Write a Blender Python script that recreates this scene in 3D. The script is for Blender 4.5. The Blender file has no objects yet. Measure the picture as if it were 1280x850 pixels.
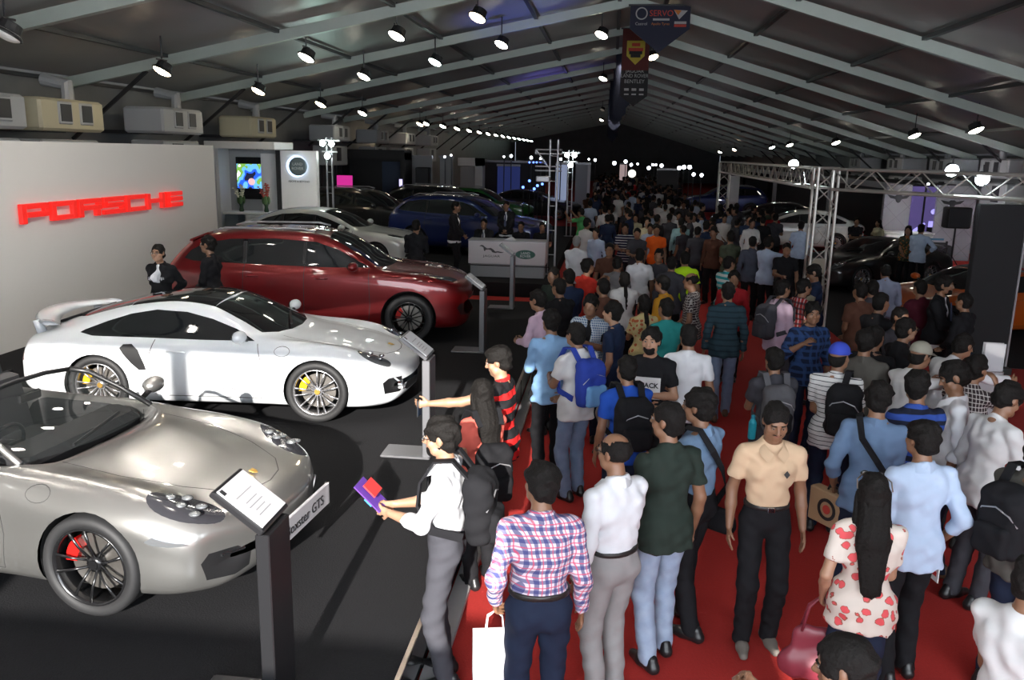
import bpy, bmesh, math, random
import numpy as np
from mathutils import Vector, Matrix, Euler
random.seed(7); np.random.seed(7)
SC = bpy.context.scene
COL = SC.collection
PI = math.pi
# ---------------------------------------------------------------- camera
CAM_H, FPX, ROLL = 3.3, 1050.0, 0.02
def cam_axes():
    yaw, pitch = .12, .22
    def axes(yaw, pitch):
        cy, sy, cp, sp = math.cos(yaw), math.sin(yaw), math.cos(pitch), math.sin(pitch)
        fw = Vector((-sy*cp, cy*cp, -sp)); rt = Vector((cy, sy, 0)); up = rt.cross(fw)
        cr, sr = math.cos(ROLL), math.sin(ROLL)
        return cr*rt + sr*up, -sr*rt + cr*up, fw
    for _ in range(30):
        rt, up, fw = axes(yaw, pitch)
        u = 640 + FPX*rt.y/fw.y; v = 425 - FPX*up.y/fw.y
        yaw += (765-u)/FPX*.9; pitch += (425-193-(425-v))/FPX*.9
    return axes(yaw, pitch)
RT, UP, FW = cam_axes()
cam_d = bpy.data.cameras.new('camera'); cam = bpy.data.objects.new('camera', cam_d); COL.objects.link(cam)
m = Matrix.Identity(4)
for i in range(3):
    m[i][0], m[i][1], m[i][2] = RT[i], UP[i], -FW[i]
m[2][3] = CAM_H
cam.matrix_world = m
cam_d.sensor_width = 36; cam_d.lens = FPX/1280*36; cam_d.clip_end = 400
SC.camera = cam
def ray(u, v): return RT*(u-640) + UP*(425-v) + FW*FPX
def at(u, v, z):                                   # point of pixel u,v lying at height z
    r = ray(u, v); t = (z-CAM_H)/r.z; return Vector((r.x*t, r.y*t, z))
def atY(u, v, y):
    r = ray(u, v); t = y/r.y; return Vector((r.x*t, y, CAM_H+r.z*t))
def atX(u, v, x):
    r = ray(u, v); t = x/r.x; return Vector((x, r.y*t, CAM_H+r.z*t))
def px(p):
    d = Vector(p)-Vector((0, 0, CAM_H)); c = d.dot(FW); return 640+FPX*d.dot(RT)/c, 425-FPX*d.dot(UP)/c
# ---------------------------------------------------------------- world, sun, exposure
ST = .33                                           # height of the car platform
SC.view_settings.view_transform = 'Standard'; SC.view_settings.look = 'None'
SC.view_settings.gamma = 1; SC.view_settings.use_curve_mapping = False
SC.view_settings.exposure = 0.0
SC.cycles.max_bounces = 6; SC.cycles.diffuse_bounces = 3; SC.cycles.glossy_bounces = 3
SC.cycles.transmission_bounces = 4; SC.cycles.transparent_max_bounces = 8
SC.cycles.caustics_reflective = False; SC.cycles.caustics_refractive = False
SC.cycles.sample_clamp_indirect = 4.0; SC.cycles.use_denoising = True
w = bpy.data.worlds.new('world'); SC.world = w; w.use_nodes = True
wb = w.node_tree.nodes['Background']; wb.inputs[0].default_value = (.62, .72, .86, 1); wb.inputs[1].default_value = 1.0
def light(name, kind, loc, energy, color=(1, 1, 1), rot=None, **kw):
    d = bpy.data.lights.new(name, kind); d.energy = energy; d.color = color
    for k, v in kw.items(): setattr(d, k, v)
    o = bpy.data.objects.new(name, d); COL.objects.link(o); o.location = loc
    if rot: o.rotation_euler = rot
    return o
SUN_AZ, SUN_EL = math.radians(2.5), math.radians(20)  # light travels forward and to the left
sd = Vector((-math.sin(SUN_AZ)*math.cos(SUN_EL), math.cos(SUN_AZ)*math.cos(SUN_EL), -math.sin(SUN_EL)))
sun = light('sun', 'SUN', (3, -14, 9), 13.0, (1, .95, .88), angle=math.radians(.6))
sun.rotation_euler = sd.to_track_quat('-Z', 'Y').to_euler()
day = light('daylight_fill', 'AREA', (2.2, -2.7, 3.1), 1500, (.86, .93, 1), (math.radians(84), 0, 0), shape='RECTANGLE', size=13, size_y=4.4)  # unseen area lamp inside the closed gable, added to stand in for soft daylight
def spot(name, loc, to, energy, color, size=70, blend=.8, r=.12):
    o = light(name, 'SPOT', loc, energy, color, spot_size=math.radians(size), spot_blend=blend, shadow_soft_size=r)
    o.rotation_euler = (Vector(to)-Vector(loc)).to_track_quat('-Z', 'Y').to_euler(); return o
spot('wall_fill', (-4.6, 7.5, 5.3), (-8.6, 8.5, 1.9), 150, (1, .96, .90), 110, r=.2)  # added fill without a fixture, brightens the pale wall
spot('wall_fill', (-4.8, 13.0, 5.2), (-8.6, 14.0, 1.9), 130, (1, .96, .90), 110, r=.2)  # second added fill for the far half of the pale wall
spot('tile_wall_fill', (9.0, 25.4, 3.0), (10.6, 30, 1.3), 420, (.95, .93, 1), 100)  # added fill, lifts the tiled walls that came out too dark
spot('booth_screen_fill', (-7.2, 20.8, 3.3), (-8.8, 24, 1.6), 110, (1, .98, .95), 90)  # added fill, brightens the booth wall around the screen
spot('booth_logo_fill', (-6.6, 21.2, 3.3), (-7.6, 24, 1.6), 60, (1, .98, .95), 80)  # added fill, brightens the panel with the round emblem
spot('pole_uplight', (-7.4, 23.2, 3.7), (-7.3, 20.6, 5.6), 70, (.65, 1, .88), 100)
spot('blue_uplight', (-2.4, 22.4, 3.6), (-2.5, 22.0, 6.6), 170, (.10, .18, 1), 70)
spot('blue_uplight', (-2.8, 41.0, 3.2), (-3.0, 39.5, 6.5), 330, (.22, .20, 1), 75)
spot('aisle_fill', (.3, 20, 6.6), (1.0, 21, 0), 260, (1, .93, .82), 140)  # added general fill over the aisle, this and the next two have no fixture
spot('aisle_fill', (.3, 33, 6.6), (1.0, 34, 0), 300, (1, .95, .88), 140)
spot('aisle_fill', (.3, 50, 6.6), (1.0, 51, 0), 300, (1, .97, .92), 140)
spot('truss_uplight', (5.4, 17.2, 3.6), (6.65, 17.4, 5.37), 22, (.85, .95, 1), 90)
# ---------------------------------------------------------------- materials
MATS = {}
def mat(name, color, rough=.6, metal=0., coat=0., spec=.5, emit=None, estr=0., alpha=1., bump=None, trans=0., sheen=0.):
    if name in MATS: return MATS[name]
    m = bpy.data.materials.new(name); m.use_nodes = True; N = m.node_tree.nodes; L = m.node_tree.links
    b = N['Principled BSDF']; b.inputs['Base Color'].default_value = (*color[:3], 1)
    b.inputs['Roughness'].default_value = rough; b.inputs['Metallic'].default_value = metal
    b.inputs['Coat Weight'].default_value = coat; b.inputs['Coat Roughness'].default_value = .04
    b.inputs['Specular IOR Level'].default_value = spec
    b.inputs['Transmission Weight'].default_value = trans; b.inputs['Sheen Weight'].default_value = sheen
    if emit: b.inputs['Emission Color'].default_value = (*emit, 1); b.inputs['Emission Strength'].default_value = estr
    if alpha < 1: b.inputs['Alpha'].default_value = alpha
    if bump:
        sc, st, nz = bump
        t = N.new('ShaderNodeTexCoord'); n = N.new('ShaderNodeTexNoise'); n.inputs['Scale'].default_value = sc; n.inputs['Detail'].default_value = nz
        bp = N.new('ShaderNodeBump'); bp.inputs['Strength'].default_value = st; bp.inputs['Distance'].default_value = .02
        L.new(t.outputs['Object'], n.inputs['Vector']); L.new(n.outputs['Fac'], bp.inputs['Height']); L.new(bp.outputs['Normal'], b.inputs['Normal'])
    MATS[name] = m; return m
def node_mix(m, fac, c1, c2):
    N = m.node_tree.nodes; L = m.node_tree.links
    x = N.new('ShaderNodeMix'); x.data_type = 'RGBA'
    if hasattr(fac, 'links'): L.new(fac, x.inputs[0])
    else: x.inputs[0].default_value = fac
    for i, c in ((6, c1), (7, c2)):
        if isinstance(c, tuple): x.inputs[i].default_value = (*c[:3], 1)
        else: L.new(c, x.inputs[i])
    return x.outputs[2]
def mottled(name, c1, c2, scale, rough=.7, det=4, st=.2, **kw):
    m = mat(name, c1, rough, **kw); N = m.node_tree.nodes; L = m.node_tree.links
    t = N.new('ShaderNodeTexCoord'); n = N.new('ShaderNodeTexNoise'); n.inputs['Scale'].default_value = scale; n.inputs['Detail'].default_value = det
    L.new(t.outputs['Object'], n.inputs['Vector'])
    L.new(node_mix(m, n.outputs['Fac'], c1, c2), N['Principled BSDF'].inputs['Base Color'])
    bp = N.new('ShaderNodeBump'); bp.inputs['Strength'].default_value = st; bp.inputs['Distance'].default_value = .01
    L.new(n.outputs['Fac'], bp.inputs['Height']); L.new(bp.outputs['Normal'], N['Principled BSDF'].inputs['Normal'])
    return m
# ---------------------------------------------------------------- mesh helpers
class MB:
    def __init__(s): s.v = []; s.f = []; s.mi = []
    def add(s, vs, fs, mi=0):
        o = len(s.v); s.v += [tuple(x) for x in vs]; s.f += [tuple(i+o for i in f) for f in fs]; s.mi += [mi]*len(fs); return s
    def box(s, c, d, rz=0, M=None, bev=0., mi=0):
        hx, hy, hz = d[0]/2, d[1]/2, d[2]/2
        if bev <= 0:
            vs = [(x*hx, y*hy, z*hz) for z in (-1, 1) for x, y in ((-1, -1), (1, -1), (1, 1), (-1, 1))]
            fs = [(3, 2, 1, 0), (4, 5, 6, 7), (0, 1, 5, 4), (1, 2, 6, 5), (2, 3, 7, 6), (3, 0, 4, 7)]
        else:
            b = min(bev, hx*.9, hy*.9, hz*.9); vs = []; fs = []
            # rounded in all edges by one chamfer: rings of 8 points
            def ring(z, i): return [(sx*(hx-(i if k in (0,) else 0)-(b if a else 0)), sy*(hy-i-(0 if a else b)), z) for k, (sx, sy, a) in enumerate(())]
            rings = []
            for z, i in ((-hz, b), (-hz+b, 0), (hz-b, 0), (hz, b)):
                X, Y = hx-i, hy-i
                rings.append([(X-b, -Y, z), (X, -Y+b, z), (X, Y-b, z), (X-b, Y, z), (-X+b, Y, z), (-X, Y-b, z), (-X, -Y+b, z), (-X+b, -Y, z)])
            for r in rings: vs += r
            for k in range(3):
                for j in range(8): fs.append((k*8+j, k*8+(j+1) % 8, k*8+8+(j+1) % 8, k*8+8+j))
            fs.append(tuple(range(7, -1, -1))); fs.append(tuple(range(24, 32)))
        R = M if M is not None else Matrix.Rotation(rz, 4, 'Z')
        vs = [(R @ Vector(v)) + Vector(c) for v in vs]
        return s.add(vs, fs, mi)
    def tube(s, pts, r, n=8, cap=True, mi=0):
        pts = [Vector(p) for p in pts]; rs = r if isinstance(r, (list, tuple)) else [r]*len(pts); vs = []; fs = []; prev = None
        for i, p in enumerate(pts):
            t = (pts[min(i+1, len(pts)-1)]-pts[max(i-1, 0)]).normalized()
            if prev is None: a = t.orthogonal().normalized()
            else: a = (prev - t*prev.dot(t)); a = a.normalized() if a.length > 1e-6 else t.orthogonal().normalized()
            prev = a; b = t.cross(a)
            for k in range(n):
                th = 2*PI*(k+.5)/n; vs.append(p+(a*math.cos(th)+b*math.sin(th))*rs[i])
        for i in range(len(pts)-1):
            for k in range(n): fs.append((i*n+k, i*n+(k+1) % n, (i+1)*n+(k+1) % n, (i+1)*n+k))
        if cap: fs.append(tuple(range(n-1, -1, -1))); fs.append(tuple(range((len(pts)-1)*n, len(pts)*n)))
        return s.add(vs, fs, mi)
    def lathe(s, prof, n=24, M=None, mi=0, cap=True):          # profile (r, z) about z
        vs = []; fs = []; M = M or Matrix.Identity(4)
        for r, z in prof:
            for k in range(n): vs.append(M @ Vector((r*math.cos(2*PI*k/n), r*math.sin(2*PI*k/n), z)))
        for i in range(len(prof)-1):
            for k in range(n): fs.append((i*n+k, i*n+(k+1) % n, (i+1)*n+(k+1) % n, (i+1)*n+k))
        if cap: fs.append(tuple(range(n-1, -1, -1))); fs.append(tuple(range((len(prof)-1)*n, len(prof)*n)))
        return s.add(vs, fs, mi)
    def prism(s, poly, d, M=None, mi=0):                        # polygon in local xy, thickness d along +z
        n = len(poly); M = M or Matrix.Identity(4)
        vs = [M @ Vector((x, y, 0)) for x, y in poly]+[M @ Vector((x, y, d)) for x, y in poly]
        fs = [tuple(range(n-1, -1, -1)), tuple(range(n, 2*n))]+[(k, (k+1) % n, n+(k+1) % n, n+k) for k in range(n)]
        return s.add(vs, fs, mi)
    def ball(s, c, r, n=12, m_=8, mi=0):
        r = (r, r, r) if not isinstance(r, (tuple, list)) else r; vs = []; fs = []
        for i in range(m_+1):
            ph = PI*i/m_
            for k in range(n): th = 2*PI*k/n; vs.append((c[0]+r[0]*math.sin(ph)*math.cos(th), c[1]+r[1]*math.sin(ph)*math.sin(th), c[2]-r[2]*math.cos(ph)))
        for i in range(m_):
            for k in range(n): fs.append((i*n+k, i*n+(k+1) % n, (i+1)*n+(k+1) % n, (i+1)*n+k))
        return s.add(vs, fs, mi)
    def build(s, name, m, parent=None, smooth=False, loc=None):
        me = bpy.data.meshes.new(name); me.from_pydata(s.v, [], s.f); ms = m if isinstance(m, (list, tuple)) else [m]
        for x in ms: me.materials.append(x)
        if len(ms) > 1: me.polygons.foreach_set('material_index', s.mi)
        if smooth: me.shade_smooth()
        me.update(); o = bpy.data.objects.new(name, me); COL.objects.link(o)
        if parent: o.parent = parent
        if loc is not None: o.location = loc
        return o
def tag(o, label, cat, group=None, kind=None):
    if label: o['label'] = label
    if cat: o['category'] = cat
    if group: o['group'] = group
    if kind: o['kind'] = kind
    return o
def empty(name, loc=(0, 0, 0), rz=0):
    o = bpy.data.objects.new(name, None); COL.objects.link(o); o.location = loc; o.rotation_euler = (0, 0, rz); o.empty_display_size = .2; return o
def struct(o): o['kind'] = 'structure'; return o
def copy_tree(o, parent=None):
    c = o.copy(); COL.objects.link(c)
    if parent: c.parent = parent
    for ch in o.children: copy_tree(ch, c)
    return c
def text(name, body, size, m, parent=None, M=None, depth=.004, sx=1., align='CENTER', bold=0.):
    cu = bpy.data.curves.new(name, 'FONT'); cu.body = body; cu.size = size; cu.extrude = depth; cu.align_x = align; cu.align_y = 'CENTER'; cu.offset = bold
    cu.resolution_u = 3
    o = bpy.data.objects.new(name, cu); me = bpy.data.meshes.new_from_object(o); bpy.data.objects.remove(o)
    for v in me.vertices: v.co.x *= sx
    if M is not None: me.transform(M)
    me.name = name; me.materials.clear(); me.materials.append(m)
    o = bpy.data.objects.new(name, me); COL.objects.link(o)
    if parent: o.parent = parent
    return o
def frame(o, xdir, up):                             # matrix: local x along xdir, local y along up, z = normal
    x = Vector(xdir).normalized(); y = Vector(up); y = (y-x*y.dot(x)).normalized(); z = x.cross(y)
    M = Matrix.Identity(4)
    for i in range(3): M[i][0], M[i][1], M[i][2], M[i][3] = x[i], y[i], z[i], o[i]
    return M
# ================================================================ the hall
m_roof = mottled('roof_fabric', (.31, .31, .30), (.39, .39, .38), .8, rough=.42, st=.15)
m_alu = mottled('aluminium_beam', (.46, .53, .48), (.55, .62, .57), 3, rough=.5, metal=.2, st=.05)
m_dkmetal = mat('dark_metal', (.06, .06, .065), .45, .6)
m_fabricwall = mottled('side_wall_panel', (.16, .165, .17), (.24, .245, .25), 1.5, rough=.6)
m_red = mottled('red_carpet', (.30, .010, .008), (.42, .017, .011), 60, rough=.95, st=.4)
m_black = mottled('black_carpet', (.013, .013, .014), (.021, .021, .023), 80, rough=.95, st=.4, spec=.1)
m_blk = mat('matt_black', (.015, .015, .016), .6)
m_white = mat('white_panel', (.72, .71, .69), .5)
m_chrome = mat('chrome', (.8, .8, .8), .12, 1.)
XL, ZL, XR, ZR, XC, ZC = -12.1, 4.65, 13.2, 3.45, .4, 7.2
Y0, Y1 = -3.2, 108.0
def roof_z(x): return ZL+(x-XL)/(XC-XL)*(ZC-ZL) if x < XC else ZC+(x-XC)/(XR-XC)*(ZR-ZC)
struct(MB().box((0, 50, -.1), (44, 116, .2)).build('floor', m_red))
rf = MB(); rf.add([(XL, Y0, ZL+.12), (XC, Y0, ZC+.12), (XC, Y1, ZC+.12), (XL, Y1, ZL+.12), (XL, Y0, ZL+.17), (XC, Y0, ZC+.17), (XC, Y1, ZC+.17), (XL, Y1, ZL+.17)],
    [(0, 1, 2, 3), (7, 6, 5, 4), (0, 4, 5, 1), (2, 6, 7, 3), (0, 3, 7, 4)])
rf.add([(XC, Y0, ZC+.12), (XR, Y0, ZR+.12), (XR, Y1, ZR+.12), (XC, Y1, ZC+.12), (XC, Y0, ZC+.17), (XR, Y0, ZR+.17), (XR, Y1, ZR+.17), (XC, Y1, ZC+.17)],
    [(0, 1, 2, 3), (7, 6, 5, 4), (0, 4, 5, 1), (2, 6, 7, 3), (1, 5, 6, 2)])
struct(rf.build('ceiling', m_roof))
struct(MB().box((XL-.1, 50, ZL/2+.07), (.12, 116, ZL+.14)).build('wall_left', m_fabricwall))
struct(MB().box((XR+.1, 50, ZR/2+.07), (.12, 116, ZR+.14)).build('wall_right', m_fabricwall))
struct(MB().prism([(XL, 0), (XR, 0), (XR, ZR+.1), (XC, ZC+.1), (XL, ZL+.1)], .1, frame((0, Y1, 0), (1, 0, 0), (0, 0, 1))).build('wall_back', m_fabricwall))
# unseen gable behind the camera, its openings shaped to mask the sun into patches
m_gable = mat('gable_canvas', (.3, .3, .3), .8)
g = MB(); F0 = frame((0, Y0, 0), (1, 0, 0), (0, 0, 1)); OX0, OX1, OZ = -5.95, -.15, 5.35
def gable(x0, x1, z0=0.): g.prism([(x0, z0), (x1, z0), (x1, roof_z(x1)+.1)]+([(XC, ZC+.1)] if x0 < XC < x1 else [])+[(x0, roof_z(x0)+.1)], .06, F0)
gable(XL, OX0); gable(OX0, OX1, OZ); g.prism([(OX0, 0), (OX1, 0), (OX1, 3.15), (-3.62, 3.15), (-3.95, 4.15), (OX0, 4.45)], .06, F0); g.box((-4.13, Y0-.03, 4.8), (.24, .08, 1.3)); gable(-.15, 1.62); gable(1.62, 1.74, 3.3); g.box((1.68, Y0-.03, 1.42), (.12, .06, 2.84)); gable(1.74, 3.35); gable(3.35, 3.45, 3.2); g.box((3.40, Y0-.03, 1.4), (.1, .06, 2.8)); gable(3.45, XR)  # sill, post and slits placed to shape the sunlit patches and dark bands
struct(g.build('sun_mask_gable', m_gable))
# rafters, purlins
def beam(a, b, w, h, mb=None):
    a, b = Vector(a), Vector(b); x = (b-a).normalized(); M = frame((a+b)/2, x, (0, 1, 0) if abs(x.y) < .9 else (0, 0, 1)); M2 = M.to_3x3().to_4x4()
    (mb := mb or MB()).box(M.translation, ((b-a).length, w, h), M=M2); return mb
ry = [18+5*k for k in range(-4, 19)]
for y in ry:
    mb = beam((XL, y, ZL-.08), (XC, y, ZC-.08), .14, .22); beam((XC, y, ZC-.08), (XR, y, ZR-.08), .14, .22, mb)
    o = mb.build('roof_rafter', m_alu); tag(o, None, None, 'roof rafters', 'structure')
    if -8 < y < 70:
        k = MB(); beam((XL+.15, y, ZL-1.25), (XL+2.0, y, ZL+.22), .07, .07, k); beam((XR-.15, y, ZR-1.1), (XR-1.9, y, ZR+.38), .07, .07, k)
        tag(k.build('knee_brace', m_blk), None, None, 'rafter knee braces', 'structure')
for t in (0.0, .2, .4, .6, .8, .97):
    p = Vector((XL, 0, ZL)).lerp(Vector((XC, 0, ZC)), t); o = beam((p.x, Y0, p.z+.02), (p.x, Y1, p.z+.02), .08, .10).build('roof_purlin', m_dkmetal); struct(o)
for t in (.06, .24, .43, .62, .81, 1.):
    p = Vector((XC, 0, ZC)).lerp(Vector((XR, 0, ZR)), t); o = beam((p.x, Y0, p.z+.02), (p.x, Y1, p.z+.02), .08, .10).build('roof_purlin', m_dkmetal); struct(o)
def on_roof(u, v, drop):
    r = ray(u, v)
    for side in (0, 1):
        if side == 0: a, n = Vector((XL, 0, ZL-drop)), Vector((-(ZC-ZL), 0, XC-XL))
        else: a, n = Vector((XR, 0, ZR-drop)), Vector(((ZC-ZR), 0, XR-XC))
        d = r.dot(n)
        if abs(d) < 1e-6: continue
        t = (a-Vector((0, 0, CAM_H))).dot(n)/d
        if t <= 0: continue
        p = Vector((0, 0, CAM_H))+r*t
        if (side == 0 and XL-1 < p.x <= XC) or (side == 1 and XC <= p.x < XR+1): return p
    return None
# ceiling lamps
m_lens = {k: mat('lamp_lens_'+k, (.9, .9, .9), .3, emit=c, estr=s) for k, c, s in (('warm', (1, .80, .52), 30), ('white', (1, .95, .78), 30), ('cool', (.8, 1, .9), 26), ('off', (1, .9, .7), 0.1), ('stage', (1, .94, .84), 170))}
def ceiling_lamp(p, kind, label, tilt=.35, r=.19):
    t = empty('ceiling_lamp', p); tag(t, label, 'ceiling lamp', 'lamps under the tent roof')
    M = Matrix.Rotation(-.35, 4, 'X') @ Matrix.Rotation(tilt, 4, 'Y')
    MB().lathe([(r*.62, .17), (r*.75, .16), (r*.8, .05), (r*1.06, 0), (r*1.06, -.02), (r, -.02)], 16, M).build('housing', m_blk, t)
    MB().ball((0, 0, 0), (r*.97, r*.97, r*.42), 16, 8).build('lens', m_lens[kind], t, True).data.transform(M)
    gap = roof_z(p[0])+.1-p[2]
    MB().tube([(0, 0, .15), (0, 0, max(.2, gap))], .015, 6).box((0, 0, .2), (.03, r*2.0, .03)).build('bracket', m_dkmetal, t)
    return t
lamps = [(203, 88, 'warm', 'large warm lamp above the red letters of the pale wall'), (323, 113, 'warm', 'warm lamp second along the left eave'), (383, 71, 'white', 'lamp in a greenish glow over the display booth'),
    (401, 130, 'warm', 'warm lamp third along the left eave'), (496, 44, 'white', 'white lamp above and to the side of the twin pole floodlights'), (597, 21, 'warm', 'highest lamp, in the blue tinted roof bays'),
    (455, 95, 'white', 'white lamp two bays before the blue glow'), (544, 77, 'cool', 'cool lamp in the middle of the left roof slope'), (627, 55, 'white', 'lamp under the blue lit roof panel'),
    (453, 141, 'white', 'small white lamp after the third eave lamp'), (472, 166, 'warm', 'fourth warm lamp along the left eave'), (525, 155, 'warm', 'fifth warm lamp low on the left slope'),
    (752, 43, 'white', 'flat lamp beside the first dark banner'), (816, 71, 'warm', 'bright lamp just under the point of the first banner'), (754, 98, 'white', 'lamp to the left of the second banner'),
    (753, 137, 'off', 'dim lamp left of the far banners'), (1143, 169, 'white', 'oval lamp over the long truss on the low roof slope'), (1220, 162, 'white', 'lamp lowest on the right roof slope'),
    (1045, 178, 'white', 'lamp above the truss corner'), (987, 181, 'white', 'lamp before the truss corner'), (965, 184, 'cool', 'greenish lamp over the far booth roof'), (810, 175, 'warm', 'lamp under the far end of the banners')]
for u, v, k, lab in lamps:
    p = on_roof(u, v, .55)
    if p: ceiling_lamp(p, k, lab, .35 if p.x < XC else -.3)
ORD = 'first second third fourth fifth sixth seventh eighth ninth tenth eleventh twelfth thirteenth fourteenth fifteenth'.split()
for i in range(14):                                  # the row that runs away along the left eave
    y = 43+4.4*i; x = -9.4+.0*i
    ceiling_lamp(Vector((x, y, roof_z(x)-.55)), ('white', 'cool')[i > 7], '%s lamp counted from the near end of the row running away along the left eave' % ORD[i])
for u, v, k in [(805, 184, 'warm'), (818, 187, 'cool'), (831, 186, 'white'), (853, 196, 'warm'), (864, 193, 'warm'), (876, 192, 'white'), (900, 190, 'white'), (918, 187, 'warm'), (752, 150, 'warm'), (753, 165, 'white'), (768, 190, 'white'), (789, 178, 'warm')]:
    p = on_roof(u, v, .55)
    if p and p.y < 105: ceiling_lamp(p, k, 'tiny distant lamp scattered over the far roof')
for (x_, y_), lab_ in (((-6.6, 4.2), 'lamp over the platform corner nearest the pale wall'), ((-4.2, 4.6), 'lamp over the silver open car'), ((-1.8, 4.4), 'lamp over the platform edge by the first stand'),
                       ((-6.4, 8.0), 'lamp over the tail of the white coupe'), ((-4.0, 8.4), 'lamp over the roof of the white coupe'), ((-1.9, 8.2), 'lamp over the nose of the white coupe'), ((-5.2, 11.6), 'lamp over the front of the dark red car'), ((-2.6, 11.4), 'lamp over the platform before the dark red car'), ((-3.0, 6.4), 'lamp between the silver and the white car, nearer the aisle'), ((-5.3, 6.3), 'lamp between the silver and the white car, nearer the wall'), ((-3.0, 9.9), 'lamp behind the nose of the white coupe'), ((-5.2, 10.0), 'lamp behind the roof of the white coupe')):
    ceiling_lamp(Vector((x_, y_, roof_z(x_)-.35)), 'stage', lab_, r=.13)
ceiling_lamp(on_roof(8, 42, .7), 'off', 'unlit round lamp at the left edge of the roof', r=.2)
# air conditioners on brackets along the eaves
m_ac = mat('cream_casing', (.48, .44, .31), .6); m_ac2 = mat('grey_casing', (.40, .41, .42), .6); m_grille = mat('dark_grille', (.02, .02, .025), .5)
def aircon(x, y, z, sgn, label, m, w=2.0):
    t = empty('air_conditioner', (x, y, z), 0); tag(t, label, 'air conditioner', 'air conditioners along the eaves')
    MB().box((0, 0, .38), (1.0, w, .60), bev=.05).build('casing', m, t)
    for yy in (-.28*w/2, .38*w/2):
        fr = MB().box((sgn*.5, yy, .42), (.05, .42, .42), bev=.02).build('fan_grille', m_ac2 if m is m_ac else m, t)
        MB().box((sgn*.53, yy, .42), (.012, .32, .32)).build('opening', m_grille, fr)
    MB().box((0, 0, -.45), (.8, w*.9, .75), bev=.03).build('lower_casing', m_ac2, t)
    MB().box((sgn*.41, -.2, -.4), (.02, .5, .5)).build('lower_grille', m_grille, t)
    for yy in (-w*.42, w*.42):
        MB().box((-sgn*.1, yy, -1.6), (.08, .08, 1.6)).box((-sgn*.1, yy, -2.35), (.3, .14, .1)).build('bracket', m_dkmetal, t)
    MB().box((-sgn*.72, 0, .1), (.95 if sgn > 0 else .5, w*.8, .08)).build('wall_bracket', m_dkmetal, t)
    MB().tube([(0, .6, .55), (0, .6, 1.0), (-sgn*.5, .6, 1.1)], .13, 10).build('duct', m_ac2, t)
acy = lambda u, v: atX(u, v, -10.4).y+.5
aircon(-10.9, acy(5, 140)-.9, 3.45, 1, 'grey air conditioner cut by the left picture edge', m_ac2, 2.0)
aircon(-10.9, acy(72, 140), 3.45, 1, 'cream air conditioner with two square fans above the pale wall', m_ac)
aircon(-10.9, acy(217, 145), 3.5, 1, 'grey air conditioner above the far end of the pale wall', m_ac2)
aircon(-10.9, acy(322, 160), 3.5, 1, 'beige air conditioner above the booth roof', m_ac, 1.9)
for y, n_ in ((32.5, 'first'), (38.5, 'second'), (44, 'third'), (50, 'fourth')): aircon(-10.9, y, 3.5, 1, n_+' grey air conditioner after the beige one along the eave', m_ac2)
aircon(11.9, 24.5, 2.72, -1, 'pale air conditioner over the emblem wall at the low roof side', m_ac2)
for y, n_ in ((28.5, 'first'), (33, 'second'), (38, 'third'), (44, 'fourth')): aircon(12.4, y, 2.72, -1, n_+' grey air conditioner beyond the pale one behind the long truss', m_ac2)
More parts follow.
